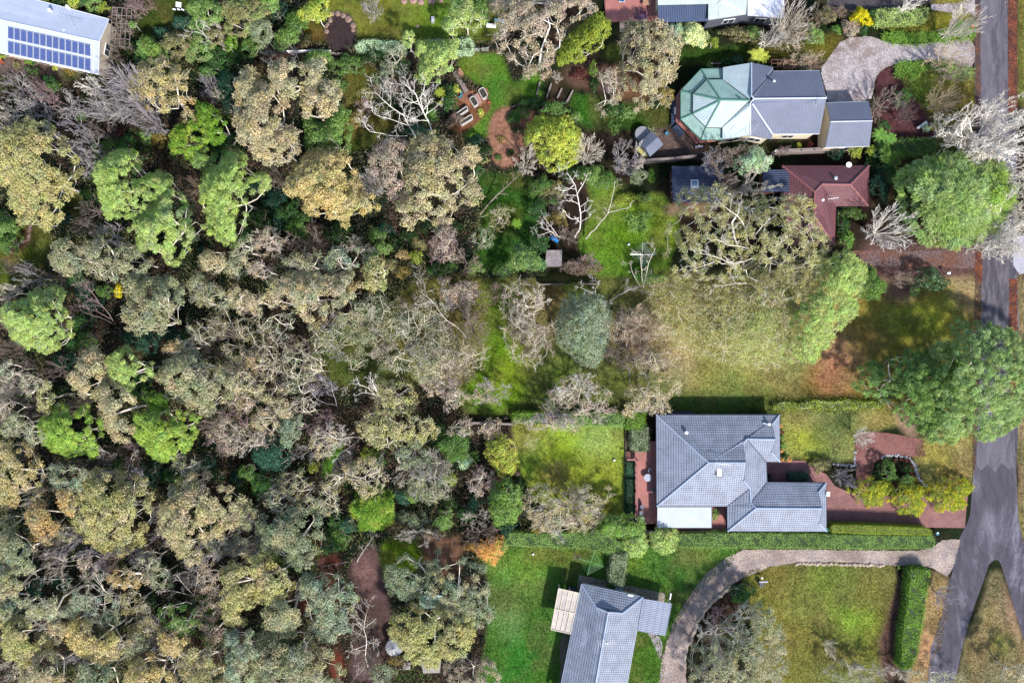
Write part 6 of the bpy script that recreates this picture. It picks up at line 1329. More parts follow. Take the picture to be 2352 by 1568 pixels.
for x, y, r, c, st in ((25,190,34,'grey','spread'),(60,225,36,'grey','spread'),(105,215,36,'mauve','spread'),(140,235,34,'grey','spread'),(30,250,40,'pale','spread'),(95,265,40,'grey','spread'),(160,275,38,'lilac','spread'),(195,320,36,'grey','spread'),(10,285,30,'pale','spread'),(205,250,34,'lilac','spread'),(150,330,34,'lilac','spread'),(210,365,30,'grey','spread'),(185,375,30,'grey','spread'),(60,300,26,'dim','spread'),(225,300,30,'dim','spread')): BT(x, y, r, h=RNG.uniform(5, 7.5), col=c, style=st)
for x, y, r, c in ((190,265,18,'mid'),(65,255,12,'dark'),(120,200,14,'green'),(112,185,16,'dgreen'),(250,340,34,'mid'),(290,330,30,'dgreen'),(340,320,26,'green'),(230,400,26,'dark'),(330,350,22,'dark'),(265,305,20,'red'),(210,450,26,'dark'),(430,330,20,'brown'),(365,320,22,'bronze')): L((x, y, r, r * .85), RNG.uniform(2, 3.5), c, 'bush')
L([(455,236),(480,240),(502,262),(520,285),(524,320),(505,335),(490,325),(470,300),(455,270)], 9, 'vivid', 'pine', 'bright green conifer crown, upper of the vivid pair right of the big bare tree', leafk=1.2); L((438,318,52,46), 8.5, 'vivid', 'pine', 'vivid lime green conifer spreading beside its bright upper neighbour', hue=('lime', .35), leafk=1.2); L((465,365,30,28), 7, 'green', 'pine', None)
L((505,215,26,22), 3, 'dark', 'bush', None); L((530,240,22,26), 4, 'tealdk', 'bush', None); L((520,335,30,30), 3.5, 'dgreen', 'bush', None); L((515,380,26,24), 3.2, 'tealdk', 'bush', None); L((555,330,16,24), 3, 'dark', 'bush', None)
L([(700,260),(740,290),(775,240),(800,260),(806,310),(800,350),(770,345),(740,350),(710,345),(700,330),(702,290)], 8, 'green', 'puff', 'mid green tree right of the big tan gum pair', hue=('mid', .4)); L((720,365,30,22), 7, 'gold', 'sparse', None)
for x, y, r, c in ((105,0,26,'ygreen'),(168,8,22,'lime'),(215,12,22,'green'),(238,20,16,'ygreen'),(140,4,18,'dark'),(190,4,14,'dgreen'),(305,57,10,'green'),(300,110,18,'dark'),(320,130,16,'dgreen')): L((x, y, r, r), RNG.uniform(2.5, 3.5), c, 'bush')
for x, y, r, c in ((5,128,10,'ygreen'),(68,141,11,'vivid'),(80,143,7,'dgreen'),(127,157,8,'lime'),(82,165,10,'mid'),(66,160,10,'dgreen'),(128,200,14,'green'),(212,176,12,'mid'),(160,163,14,'bronze'),(38,150,10,'olive')): L((x, y, r, r * .9), 1.2, c, 'bush')
for x, y, r in ((265,40,20),(285,60,22),(268,90,22),(290,105,20),(262,120,20),(300,25,20)): BT(x, y, r, r, 3.2, 'taupe', 'spread', None, name='bare_vine', cat='bare vine')
BT(315, 8, 34, 22, 4, 'mauve', 'fine', 'rusty mauve bare shrub above the vine covered pergola'); BT(340, 5, 22, 18, 3.5, 'brown', 'fine', None)
hedge([(816,108),(830,95),(860,92),(880,96),(912,96),(930,108),(926,118),(880,120),(830,118)], 1.8, 'mint', 'left clipped silvery green hedge on the top fence line')
hedge([(982,92),(1010,92),(1035,96),(1080,88),(1087,100),(1084,118),(1050,118),(990,116),(980,104)], 1.8, 'mint', 'right clipped silvery green hedge on the top fence line')
# --- strappy plants, ferns
strappy((704,95,15,14), .7, 'olive', 'olive strappy clump left of the fire pit bed', 5); strappy((875,182,16,14), .7, 'greygreen', 'grey green strappy clump below the thin grey tree', 5); strappy((850,212,22,18), .8, 'olive', 'olive strappy clumps by the purple shrub', 8); strappy((780,192,16,16), .7, 'mid', 'green strappy clump at the edge of the olive lawn', 5)
fern(1010, 213, 13, 1.8, 'ygreen', 'yellow green fern in the dark hollow left of the boardwalk'); fern(1013, 237, 7, .8, 'ygreen', 'little yellow green fern by the white dead tree tip'); L((1035,230,20,34), 2.5, 'dgreen', 'bush', 'deep green shrub between the white dead tree and the boardwalk'); L((1022,205,16,16), 1.8, 'dark', 'bush', None); L((1048,205,9,12), 1.6, 'lime', 'bush', 'lime shrub beside the boardwalk pots')
L((1104,259,9,10), 1.0, 'lime', 'bush', 'bright lime shrub below the bath planters')
BT(835, 245, 26, 26, 2.5, 'mauve', 'fine', 'purple brown twiggy shrub left of the white dead tree'); BT(905, 200, 26, 26, 3.5, 'brown', 'fine', None); BT(895, 175, 14, 30, 5, 'pale', 'spread', None); BT(612, 125, 18, 22, 4, 'grey', 'spread', None); BT(674, 118, 10, 20, 4, 'grey', 'spread', None); BT(862, 205, 12, 16, 3, 'taupe', 'fine', None)
L((765,270,24,26), 2.5, 'dark', 'bush', None); L((815,275,22,26), 3, 'bronze', 'bush', None); L((960,300,30,14), 3, 'teal', 'bush', None); L((990,270,18,22), 3, 'fern', 'bush', None); L((1045,275,22,18), 2, 'brown', 'bush', None); L((1090,330,20,26), 3, 'tealdk', 'bush', None); L((1110,350,22,24), 3, 'dark', 'bush', None); L((1095,395,18,22), 3, 'dgreen', 'bush', None); L((1100,365,20,14), 2.5, 'olive', 'bush', None)
dead([[.20, (995,312,1), (985,285,5), (975,260,7.5), (962,235,9.5), (955,215,10.5), (938,200,11), (925,190,11)], [.12, (972,255,7.5), (965,225,9), (975,200,10.5), (978,182,11)], [.12, (978,262,7), (1000,248,8.5), (1013,235,9.5)], [.10, (960,232,9.5), (940,238,10), (920,222,11)]], (998,318), 'white', 'tall white dead tree leaning over the garden, right hand trunk', kids=(9, 5), twig=.34)
dead([[.17, (955,318,1), (942,295,4), (932,270,6.5), (915,255,8.5), (890,240,9.5), (875,225,10), (862,212,10.5)], [.10, (940,290,4.5), (905,275,7), (880,270,9), (858,262,10), (853,245,10.5)], [.10, (935,312,3), (900,312,6), (868,305,8), (845,300,9), (832,275,10)], [.08, (925,262,7.5), (948,275,8), (965,262,9)]], (960,325), 'white', 'white dead tree with arching limbs, left hand trunk', kids=(8, 5), twig=.3)
# --- lime tree and centre
L([(1218,285),(1240,262),(1270,268),(1300,270),(1330,300),(1337,335),(1325,365),(1305,385),(1285,398),(1255,390),(1240,370),(1228,340),(1205,330),(1210,305)], 9, 'lime', 'puff', 'dense lime green tree near the middle top', leafk=1.35, hue=('ygreen', .3)); L((1272,250,34,14), 6, 'mid', 'puff', 'darker green treetop just above the lime tree'); L((1322,268,14,14), 2, 'green', 'bush', None)
L((1362,160,13,20), 2, 'vivid', 'bush', 'bright green shrub in the brown bed above the terraced steps'); BT(1280, 175, 16, 16, 2, 'pale', 'fine', None); L((1330,172,20,14), 1.5, 'red', 'bush', 'dark red low shrub left of the bright green shrub'); L((1365,195,12,18), 1.5, 'dgreen', 'bush', None); L((1415,254,30,20), 2, 'dgreen', 'bush', 'deep green shrub below the twiggy grey tree', hue=('green', .3)); L((1440,262,24,14), 2, 'green', 'bush', None)
BT(1210, 368, 36, 42, 6, 'pale', 'fine', 'pale bare tree left of the lime tree'); BT(1350, 348, 44, 44, 6, 'pale', 'vase', 'pale bare tree fanning out right of the lime tree', rot=1); BT(1425, 350, 40, 34, 6, 'grey', 'spread', None); BT(1445, 375, 34, 26, 5.5, 'pale', 'spread', None); BT(1470, 350, 16, 30, 5, 'white', 'spread', None)
strappy((1499,293,15,15), .9, 'greygreen', 'spiky grey green plant between the round tank and the shed', 2, 1.1); strappy((1408,297,12,14), .6, 'mid', 'small strappy clump on the lawn left of the round tank', 3); fern(1740, 128, 22, 2.2, 'lime', 'bright tree fern above the octagonal roof', 9); fern(1755, 130, 15, 2.0, 'ygreen', 'smaller tree fern just right of the bright one', 9); L((1665,142,16,8), 1.5, 'dgreen', 'bush', None); L((1695,138,16,9), 1.5, 'teal', 'bush', None); L((1630,150,9,7), 1.5, 'fern', 'bush', None)
for x, y, r, c in ((1200,260,20,'mid'),(1180,275,16,'dgreen'),(1190,300,14,'dark'),(1225,240,20,'dgreen'),(1205,238,10,'fern'),(1245,300,8,'dgreen'),(1290,240,10,'teal')): L((x, y, r, r * .8), 1.8, c, 'bush')
# --- trees round the blue outbuilding
L((1728,372,46,30), 7, 'mint', 'bush', 'minty green leafy tree in front of the bare one, below the octagonal roof', cat='tree', name='broadleaf_tree', hue=('green', .4)); BT(1665, 385, 62, 58, 8, 'taupe', 'spread', 'large taupe bare tree spreading over the blue outbuilding'); BT(1735, 405, 52, 44, 7.5, 'pale', 'spread', 'pale bare tree right of the taupe one between the roofs'); BT(1640, 365, 44, 34, 7, 'lilac', 'fine', None); BT(1690, 430, 46, 34, 7, 'grey', 'spread', None); BT(1715, 350, 50, 24, 6.5, 'taupe', 'fine', None)
BT(1800, 345, 22, 14, 2.5, 'mauve', 'fine', None); L((1836,336,6,8), 1.2, 'lime', 'bush', None); L((1860,338,10,12), 1.5, 'red', 'bush', 'small red shrub in the courtyard below the grey roof'); L((1820,342,16,8), 1.2, 'dark', 'bush', None)
HG = L([(1560,440),(1620,430),(1650,425),(1700,450),(1790,455),(1830,440),(1870,470),(1872,500),(1898,545),(1900,600),(1870,640),(1800,650),(1700,640),(1620,640),(1550,635),(1525,600),(1530,540),(1545,490)], 14, 'yolive', 'thin', 'huge olive brown gum sprawling left of the red tiled roof', bark='white', hue=('olive', .5), leafk=2.6)
hl = dead([[.17, (1716,560,9), (1714,535,11), (1701,500,13), (1668,478,14.2), (1650,462,14.6)], [.15, (1690,552,11), (1665,556,12.5), (1640,548,13.5), (1620,560,14.2)], [.14, (1720,572,11), (1700,566,12.5), (1670,562,13.6), (1660,558,14.2)], [.16, (1705,600,10), (1680,607,12), (1650,590,13.5), (1600,580,14.3)], [.14, (1730,592,11), (1700,605,12.5), (1678,610,13.6)], [.12, (1640,600,11), (1610,612,12.5), (1575,625,13.8)], [.12, (1735,540,12), (1755,515,13.5), (1770,500,14.3)], [.12, (1765,575,11.5), (1790,560,13), (1812,540,14.2)], [.12, (1715,650,8), (1680,652,10.5), (1640,660,12)], [.12, (1740,640,8), (1760,665,10.5), (1770,690,11.5)]], (1708,600), 'white', 'x', kids=(4, 4), twig=.3)
for ch in list(hl.children): ch.location = hl.location - HG.location; ch.name = 'branch'; ch.parent = HG; ch.color = (.62, .56, .48, 1)
bpy.data.objects.remove(hl); USED.pop('x')
L([(1500,640),(1620,636),(1760,636),(1900,640),(1890,700),(1870,780),(1830,830),(1740,850),(1640,830),(1560,800),(1510,740),(1490,690)], 9, 'yolive', 'haze', 'wide sparse tan green gum over the middle of the open block', hue=('tan', .4), leafk=1.5)
L([(1700,600),(1800,590),(1890,600),(1895,680),(1840,740),(1760,720),(1700,680)], 11, 'olive', 'sparse', 'olive leafed lower limb of the huge gum crossing the block boundary', hue=('yolive', .4))
L([(1885,600),(1945,573),(1990,610),(1985,660),(1965,690),(1970,720),(1925,760),(1905,790),(1870,830),(1825,838),(1790,810),(1800,760),(1790,720),(1830,680),(1850,640)], 11, 'pinelt', 'pine', 'pale green tree at the right end of the huge olive gum', leafk=1.0, hue=('yolive', .2))
L([(1700,700),(1760,680),(1810,700),(1800,760),(1790,815),(1740,840),(1690,820),(1660,770)], 9, 'pinelt', 'haze', 'thin pale green boughs left of the pale green tree on the block', leafk=2.2, hue=('yolive', .5))
L((1998,655,36,40), 6, 'mid', 'puff', 'mid green shrubby tree right of the pale green tree', hue=('vivid', .3)); L((1985,620,18,20), 4, 'tealdk', 'bush', None); L((2135,642,40,30), 4, 'dark', 'bush', 'dark glossy camellia at the top right corner of the open block', mat=GLOSSY, hue=('green', .3)); L((2100,670,12,14), 2, 'green', 'bush', None); BT(2075, 640, 40, 24, 3, 'taupe', 'fine', None)
L([(2060,400),(2100,375),(2150,360),(2200,352),(2260,365),(2310,380),(2330,430),(2320,480),(2290,530),(2230,560),(2180,572),(2120,560),(2090,530),(2070,490),(2052,440)], 9.5, 'pineg', 'feather', 'large feathery green sheoak beside the road', hue=('pine', .4), leafk=1.3)
L((2290,440,36,60), 9.2, 'pine', 'feather', 'yellow green feathery crown at the road side of the sheoak', leafk=1.4)
BT(2038, 528, 70, 66, 7, 'white', 'vase', 'whitish bare tree right of the red tiled house', rot=.5)
BT(2185, 295, 50, 50, 8, 'pale', 'spread', 'pale bare tree left of the huge white one at the right'); BT(2290, 300, 95, 85, 11, 'white', 'spread', 'huge white bare tree over the road at the right', rot=2); BT(2335, 380, 85, 80, 10.5, 'white', 'spread', 'second white bare tree at the right edge'); BT(2320, 500, 68, 62, 10, 'white', 'spread', 'white bare tree hanging over the concrete crossing'); BT(2345, 450, 60, 60, 10, 'pale', 'fine', None); BT(2290, 560, 44, 36, 9, 'white', 'fine', 'white bare branch tips low over the road'); BT(2240, 345, 60, 36, 8, 'white', 'spread', None); BT(2345, 300, 60, 60, 10, 'white', 'fine', None); BT(2300, 330, 70, 60, 10, 'white', 'spread', None); BT(2260, 270, 60, 60, 9, 'white', 'spread', None); BT(2330, 560, 50, 40, 9, 'white', 'spread', None); BT(2350, 540, 50, 60, 9.5, 'white', 'fine', None); BT(2300, 240, 50, 40, 9, 'pale', 'spread', None)
BT(2165, 232, 48, 46, 5, 'tan', 'vase', 'tan bare shrub on the grass left of the road'); BT(2035, 232, 40, 60, 5, 'taupe', 'spread', 'taupe bare tree between the gravel and the green ball'); BT(2082, 260, 28, 34, 4, 'mauve', 'vase', 'pinkish bare shrub in the dark oval bed'); L((2074,226,23,22), 3, 'mid', 'bush', 'round green shrub touching the taupe bare tree', hue=('teal', .3))
BT(2210, 55, 50, 50, 7, 'pale', 'vase', 'pale bare tree by the road at the top'); BT(2100, 4, 48, 22, 6, 'white', 'spread', 'white bare tree cut by the top edge'); BT(2185, 130, 60, 34, 6, 'tan', 'fine', 'wispy tan bare tree over the gravel drive mouth'); BT(2200, 165, 40, 24, 5, 'taupe', 'fine', None)
BT(1812, 60, 56, 66, 7.5, 'pale', 'vase', 'pale bare fan shaped tree right of the white flat roof', rot=.2); BT(1775, 85, 34, 34, 6, 'white', 'vase', None); BT(1822, 66, 50, 60, 7, 'tan', 'fine', None); L((1180,270,16,14), 1.4, 'mid', 'bush', None); L((1150,320,12,10), .8, 'bronze', 'bush', None); L((1172,352,10,10), .8, 'dark', 'bush', None); L((1145,362,9,9), .7, 'mid', 'bush', None); BT(1898, 32, 40, 34, 5, 'brown', 'fine', 'brown twiggy tree at the top right of the white flat roof'); L((1900,35,22,18), 3.5, 'olive', 'bush', None); L((1935,30,14,12), 2.2, 'brown', 'bush', 'rusty brown clipped ball shrub'); L((1953, 66, 21, 26), 2.6, 'pink', 'bush', 'round lilac brown twig ball by the gravel'); L((1978,40,24,23), 3, 'yellow', 'bush', 'bright yellow ball shaped shrub', leafk=1.3); L((1985,68,11,14), 2, 'dgreen', 'bush', None); L((1922,68,13,13), 1.5, 'fern', 'bush', None); L((2005,30,10,10), 2, 'dgreen', 'bush', None)
BT(1840, 140, 50, 22, 3.6, 'tan', 'spread', 'bare vine sprawling on the brown pergola above the grey roof', name='bare_vine', cat='bare vine'); L((1845,138,48,20), 3.3, 'pink', 'haze', 'tangled pinkish vine growth on the brown pergola', cat='vine', name='bare_vine'); BT(1870, 148, 26, 18, 3.5, 'taupe', 'spread', None, name='bare_vine', cat='bare vine'); BT(1812, 148, 22, 16, 3.5, 'tan', 'spread', None, name='bare_vine', cat='bare vine')
hedge([(2012,24),(2050,20),(2132,20),(2130,45),(2100,50),(2050,53),(2014,52)], 1.6, 'pinelt', 'pale green clipped hedge at the top right'); L((2050,36,16,16), 1.9, 'pale', 'bush', None)
strappy([(2026,80),(2040,72),(2090,80),(2150,78),(2180,72),(2236,60),(2235,85),(2170,95),(2100,101),(2045,98)], .7, 'strap', 'long border of bright strappy leaves above the gravel drive', 90); strappy([(2200,52),(2236,55),(2236,78),(2205,74)], .8, 'strap', 'strappy clump by the red letterbox', 14)
strappy([(2054,150),(2100,141),(2130,143),(2120,165),(2095,176),(2060,177)], .7, 'strap', 'bright strappy clump below the gravel drive', 42); strappy([(2130,148),(2180,142),(2234,160),(2232,178),(2200,182),(2150,165)], .6, 'green', 'duller strappy border right of the bright clump', 40)
hedge([(2046,320),(2150,318),(2150,348),(2100,354),(2046,350)], 1.7, 'mid', 'dark leafy hedge below the oval bed with the silver bench'); L((2125,295,12,10), 1.2, 'mint', 'bush', 'variegated pale shrub beside the silver bench'); L((2145,290,8,10), 1.0, 'lime', 'bush', None)
fern(2022, 310, 18, 2.4, 'fern', 'green tree fern right of the grey garage'); fern(2044, 318, 16, 2.4, 'fern', 'tree fern beside the dark hedge, right of its twin')
L((1963,348,18,16), 3.4, 'ygreen', 'bush', 'yellow green leaning conifer below the grey garage, left one'); L((2000,345,13,14), 3.2, 'ygreen', 'bush', 'olive yellow conifer below the grey garage, right one'); L((1918,353,22,16), 2.5, 'tealdk', 'bush', 'dark teal shrub at the end of the capped fence'); L((2035,360,40,32), 4, 'mid', 'bush', 'broad mid green shrub mass left of the sheoak', hue=('vivid', .3)); L((2020,340,22,20), 3, 'dgreen', 'bush', None); L((2000,375,20,24), 2.5, 'dark', 'bush', None); L((2025,290,20,14), 2, 'dgreen', 'bush', None); L((2040,400,20,20), 3, 'dgreen', 'bush', None)
L((2016,425,26,40), 4, 'tealdk', 'bush', 'dark teal shrub against the right gable of the red tiled house'); L((1952,490,34,16), 2.5, 'green', 'bush', 'green shrub under the inner corner of the red tiled roof'); L((1935,515,14,34), 2.5, 'dgreen', 'bush', 'narrow deep green shrub along the red tiled wing'); L((1945,550,20,18), 2.5, 'fern', 'bush', None); L((1930,485,12,14), 2, 'tealdk', 'bush', None)
# --- middle garden below the lime tree
L((1245,430,30,26), 4, 'mid', 'bush', None); L((1235,480,24,30), 3, 'dgreen', 'bush', None); L((1270,440,30,22), 3.5, 'olive', 'bush', None); L((1360,405,34,24), 3.5, 'green', 'bush', 'green shrubbery above the lawn of the fallen limb'); L((1390,415,28,20), 3.5, 'mid', 'bush', None); L((1495,405,10,18), 2.5, 'vivid', 'bush', 'bright green upright shrub left of the blue outbuilding'); L((1465,405,22,24), 4, 'greygreen', 'bush', None); L((1335,395,24,16), 3.5, 'dgreen', 'bush', None); L((1300,400,24,22), 3, 'dark', 'bush', None); L((1280,500,24,22), 2, 'bronze', 'bush', None); L((1440,455,30,14), 1.4, 'ygreen', 'bush', 'yellow green low planting above the spiky plant'); L((1480,455,18,12), 1.4, 'green', 'bush', None)
strappy((1465,502,24,24), 1.0, 'green', 'large spiky strappy plant on the lawn left of the outbuilding', 12, 1.0); fern(1186, 514, 13, 1.2, 'vivid', 'small bright fern on the shaded lawn'); L((1270,462,14,12), 3, 'mid', 'bush', None); BT(1280, 465, 24, 34, 4, 'dim', 'fine', None); BT(1440, 385, 30, 34, 5.5, 'lilac', 'spread', None)
dead([[.20, (1320,545,1), (1335,520,4), (1332,480,7), (1326,440,9), (1318,420,10), (1302,395,11)], [.10, (1326,445,9), (1342,420,10), (1350,400,11)], [.10, (1318,425,10), (1298,440,10.5), (1280,432,11)], [.10, (1330,500,6), (1310,505,8), (1300,490,9), (1292,480,10)], [.08, (1332,475,7), (1345,465,8.5), (1355,460,9)], [.08, (1333,510,5), (1350,500,7), (1360,492,8)]], (1318,552), 'white', 'upright white dead tree beside the blue tarp', kids=(5, 3), twig=.28)
dead([[.10, (1290,545,1), (1275,540,4), (1262,528,6), (1248,525,7), (1240,512,8)], [.08, (1265,532,5), (1245,540,6), (1232,538,7)], [.08, (1280,540,4), (1262,515,6.5), (1250,500,8)]], (1300,548), 'white', 'low white dead branches left of the blue tarp', kids=(5, 3), twig=.3); BT(1300, 540, 36, 26, 5, 'taupe', 'fine', None)
dead([[.17, (1345,548,.6), (1362,530,2), (1378,512,4), (1395,492,6), (1402,470,7.5), (1410,440,9), (1412,415,10)], [.11, (1396,490,6), (1420,482,7), (1445,478,8), (1452,462,8.5)]], (1322,560), 'pale', 'long leaning dead trunk forking over the bright lawn', kids=(2, 1), twig=.15)
dead([[.12, (1478,660,1), (1474,630,4), (1472,600,7), (1470,578,8)], [.09, (1480,650,2), (1488,612,6), (1498,585,8), (1505,570,9)], [.06, (1470,655,1), (1452,630,4), (1446,602,6)]], (1482,668), 'pale', 'slim pale dead tree crossing the steel clothes line', kids=(3, 3), twig=.25)
dead([[.20, (1400,690,.4), (1425,676,.8), (1450,665,1.4), (1478,655,2.5), (1492,648,3.5)], [.06, (1450,665,1.5), (1440,655,3)]], (1398,694), 'grey', 'fallen grey trunk lying across the top edge of the open block', kids=(6, 4), twig=.45)
dead([[.07, (1370,680,1), (1368,665,4), (1376,650,6)], [.07, (1370,678,1), (1350,668,4), (1332,660,5)], [.06, (1372,680,1), (1390,690,3), (1396,700,4)]], (1370,684), 'white', 'small white branching dead tree left of the fallen trunk', kids=(5, 4), twig=.4); L((1320,665,30,18), 3, 'ygreen', 'bush', 'yellow green shrub beside the small white dead tree')
dead([[.22, (1102,492,.5), (1125,465,1.2), (1150,440,2.2), (1172,420,3.5), (1195,400,5)], [.07, (1165,425,3), (1182,412,4), (1176,400,4.5)]], (1098,497), 'taupe', 'fallen brown trunk lying across the dark clearing', kids=(3, 2), twig=.2)
L((1205,595,42,34), 7, 'green', 'puff', 'green tree left of the small flat roofed shed', hue=('teal', .3)); L((1240,560,24,22), 4, 'dgreen', 'bush', None); L((1340,615,40,20), 3, 'brown', 'bush', None); BT(1345, 600, 36, 30, 4, 'mauve', 'fine', None); BT(1310, 610, 30, 20, 4, 'taupe', 'fine', None); L((1110,550,28,34), 5, 'greygreen', 'thin', 'soft grey green sapling on the shaded lawn', leafk=1.3); L((1148,498,34,28), 4, 'olive', 'thin', None, leafk=1.2); L((1490,640,34,12), 3, 'fern', 'bush', 'fresh green low shrubs at the foot of the slim dead tree'); L((1160,620,30,18), 4, 'mid', 'bush', None)
# --- open block trees
L([(1285,700),(1310,672),(1350,668),(1385,680),(1402,720),(1400,775),(1385,820),(1365,842),(1335,838),(1310,815),(1280,790),(1274,740)], 8, 'bluegrey', 'bush', 'soft blue grey rounded gum in the middle of the open block', cat='tree', name='gum_tree', leafk=1.0)
L([(1155,650),(1200,640),(1230,650),(1245,700),(1280,760),(1270,820),(1225,842),(1180,830),(1160,780),(1150,700)], 8, 'pink', 'thin', 'thin pinkish twiggy gum left of the blue grey one', hue=('grey', .4)); BT(1215, 700, 50, 60, 8, 'pale', 'spread', None); BT(1230, 790, 50, 46, 7, 'taupe', 'spread', None); BT(1195, 760, 34, 46, 7, 'taupe', 'fine', None)
L((1470,750,72,50), 5, 'pink', 'haze', 'pinkish haze of fine foliage on the open block'); BT(1475, 745, 70, 50, 6, 'tan', 'fine', 'brown haze of fine twigs on the open block'); BT(1445, 800, 60, 50, 6, 'taupe', 'spread', None); BT(1500, 815, 60, 40, 6, 'taupe', 'fine', None)
dead([[.12, (1450,900,1), (1446,870,3), (1444,843,5), (1425,838,6.5), (1396,828,8)], [.12, (1446,848,5), (1462,832,6.5), (1488,824,7.5), (1510,818,8)]], (1452,915), 'dim', 'dark forked trunk with spreading arms on the open block', kids=(4, 3), twig=.35)
dead([[.10, (1460,775,1), (1440,752,4), (1420,740,6), (1400,730,7)], [.08, (1428,745,5), (1425,725,7)], [.08, (1428,745,5), (1450,738,7)]], (1464,780), 'dim', 'small dark leaning trunk above the forked one', kids=(4, 3), twig=.4)
L([(1265,895),(1290,865),(1330,860),(1370,880),(1420,915),(1415,945),(1360,950),(1300,948),(1250,940)], 7, 'pink', 'thin', 'pinkish twiggy gum at the bottom edge of the open block, left of the tan one', hue=('tan', .3), leafk=1.2); BT(1325, 895, 55, 44, 7, 'white', 'spread', 'whitish bare branches inside the pinkish bottom gum'); BT(1280, 930, 34, 20, 6, 'pale', 'spread', None)
L([(1430,900),(1460,885),(1500,870),(1555,870),(1562,900),(1530,915),(1540,945),(1480,958),(1430,950),(1425,925)], 8, 'tan', 'sparse', 'tan gum above the top left corner of the blue tiled roof', hue=('pink', .4)); L((1500,830,50,30), 6, 'tan', 'thin', None, leafk=.8)
L([(1008,640),(1060,640),(1098,655),(1090,690),(1050,695),(1020,685),(1000,665)], 7, 'pink', 'sparse', 'pink brown twiggy gum above the open block clearing'); BT(1060, 670, 48, 30, 7, 'mauve', 'fine', None); BT(1085, 760, 44, 60, 7, 'taupe', 'fine', None); BT(1095, 700, 40, 40, 6, 'brown', 'fine', None); BT(1130, 900, 40, 40, 6, 'grey', 'spread', 'grey bare crooked tree left of the green gap'); L((1110,905,34,34), 5, 'pink', 'thin', None, leafk=1.1); BT(1140, 670, 26, 30, 5, 'mauve', 'fine', None)
dead([[.12, (1070,775,1), (1050,752,5), (1020,730,7), (1000,700,8), (985,685,9), (962,668,9.5)], [.08, (992,692,8.5), (975,698,9.5), (955,700,10)]], (1078,785), 'pale', 'long pale leaning trunk crossing the left of the open block', kids=(5, 4), twig=.35)
dead([[.10, (963,785,1), (962,760,5), (950,735,7), (947,708,8.5)], [.08, (961,758,5), (970,740,7)]], (964,792), 'pale', 'short pale forked trunk in the grey green scrub', kids=(5, 4), twig=.5)
for x, y, rx, ry, c, st, k in ((800,715,52,34,'grey','sparse',1),(870,710,50,36,'greygreen','haze',1.0),(780,770,50,40,'greygreen','haze',1.1),(850,775,56,44,'grey','sparse',.9),(930,750,52,46,'greygreen','haze',1.1),(985,720,44,34,'grey','haze',1.1),(1000,790,56,46,'grey','haze',1.2),(930,830,56,34,'greygreen','haze',1.0),(1035,830,50,40,'pink','haze',1.2),(1080,820,36,50,'pink','haze',1.1),(1010,880,46,36,'pink','sparse',1),(1045,915,34,26,'pink','sparse',1),(985,850,36,36,'grey','sparse',1),(820,830,30,20,'grey','haze',1.0)): L((x, y, rx, ry), RNG.uniform(7, 10), c, st, leafk=k, hue=('tan', .3))
for x, y, r, c in ((840,730,36,'pale'),(900,770,40,'pale'),(965,800,44,'grey'),(1030,770,40,'taupe'),(880,820,36,'pale'),(1010,840,40,'pale'),(1050,700,36,'grey'),(940,700,34,'taupe'),(1060,860,34,'taupe'),(770,810,30,'grey')): BT(x, y, r, h=RNG.uniform(6, 9), col=c, style='spread')
L([(858,880),(895,865),(940,878),(962,905),(950,940),(900,960),(862,940)], 9, 'yolive', 'sparse', 'yellowish gum at the lower edge of the open block left of its middle', hue=('tan', .4))
dead([[.11, (885,940,1), (870,915,5), (850,895,7), (830,882,8), (805,880,9)], [.08, (868,908,5.5), (862,885,8), (850,868,9)], [.08, (872,915,5), (860,892,7.5), (855,865,9)], [.08, (860,905,6.5), (835,900,8), (815,910,9)]], (890,946), 'white', 'whitish bare branches reaching up left of the yellowish gum', kids=(5, 3), twig=.3)
dead([[.09, (775,935,1), (770,915,5), (762,895,7), (760,875,8.5)], [.08, (770,930,3), (745,925,6), (725,915,7.5), (715,900,8.5)]], (778,940), 'lilac', 'lilac dead branches at the dark lower edge of the open block', kids=(5, 3), twig=.35)
# --- huge roadside pine
L([(1958,880),(1975,840),(2010,833),(2030,845),(2040,825),(2090,805),(2130,810),(2170,800),(2205,800),(2215,830),(2200,960),(2150,985),(2110,990),(2060,960),(2030,920),(2000,910),(1975,905)], 10, 'green', 'pine', 'left lobes of roadside pine reaching over the open block', hue=('dgreen', .4), leafk=1.1)  # left lobes in darker greens, painting in the pine's shaded side
L([(2140,800),(2175,770),(2195,732),(2225,745),(2260,738),(2300,750),(2352,770),(2420,800),(2420,930),(2352,960),(2320,985),(2290,1012),(2250,1010),(2215,1000),(2190,1018),(2140,1015),(2115,990),(2110,900),(2120,840)], 12.5, 'pineg', 'pine', 'huge dark to pale green pine overhanging the road', hue=('mid', .4), leafk=1.1)
# --- pines and gums, left
L([(215,402),(222,380),(250,355),(285,345),(312,345),(322,375),(310,405),(340,400),(365,395),(390,405),(402,430),(380,455),(350,480),(322,500),(290,500),(250,500),(240,488),(228,450),(225,425)], 13, 'pinelt', 'pine', 'left tall light green pine of the cluster', hue=('pine', .4), leafk=1.15)
L([(350,395),(390,405),(412,440),(430,470),(445,500),(468,518),(465,552),(435,580),(410,607),(390,610),(370,580),(315,572),(320,548),(295,530),(320,500),(350,470),(370,440)], 14, 'pinelt', 'pine', 'central tall light green pine with whitish twigs at its top', hue=('grey', .15), leafk=1.15)
L([(460,440),(470,400),(500,375),(530,350),(560,355),(575,400),(600,395),(625,405),(610,445),(570,460),(568,500),(555,530),(545,570),(520,560),(480,535),(478,490),(462,465)], 13, 'pinelt', 'pine', 'right tall light green pine of the cluster', hue=('pine', .4), leafk=1.15)
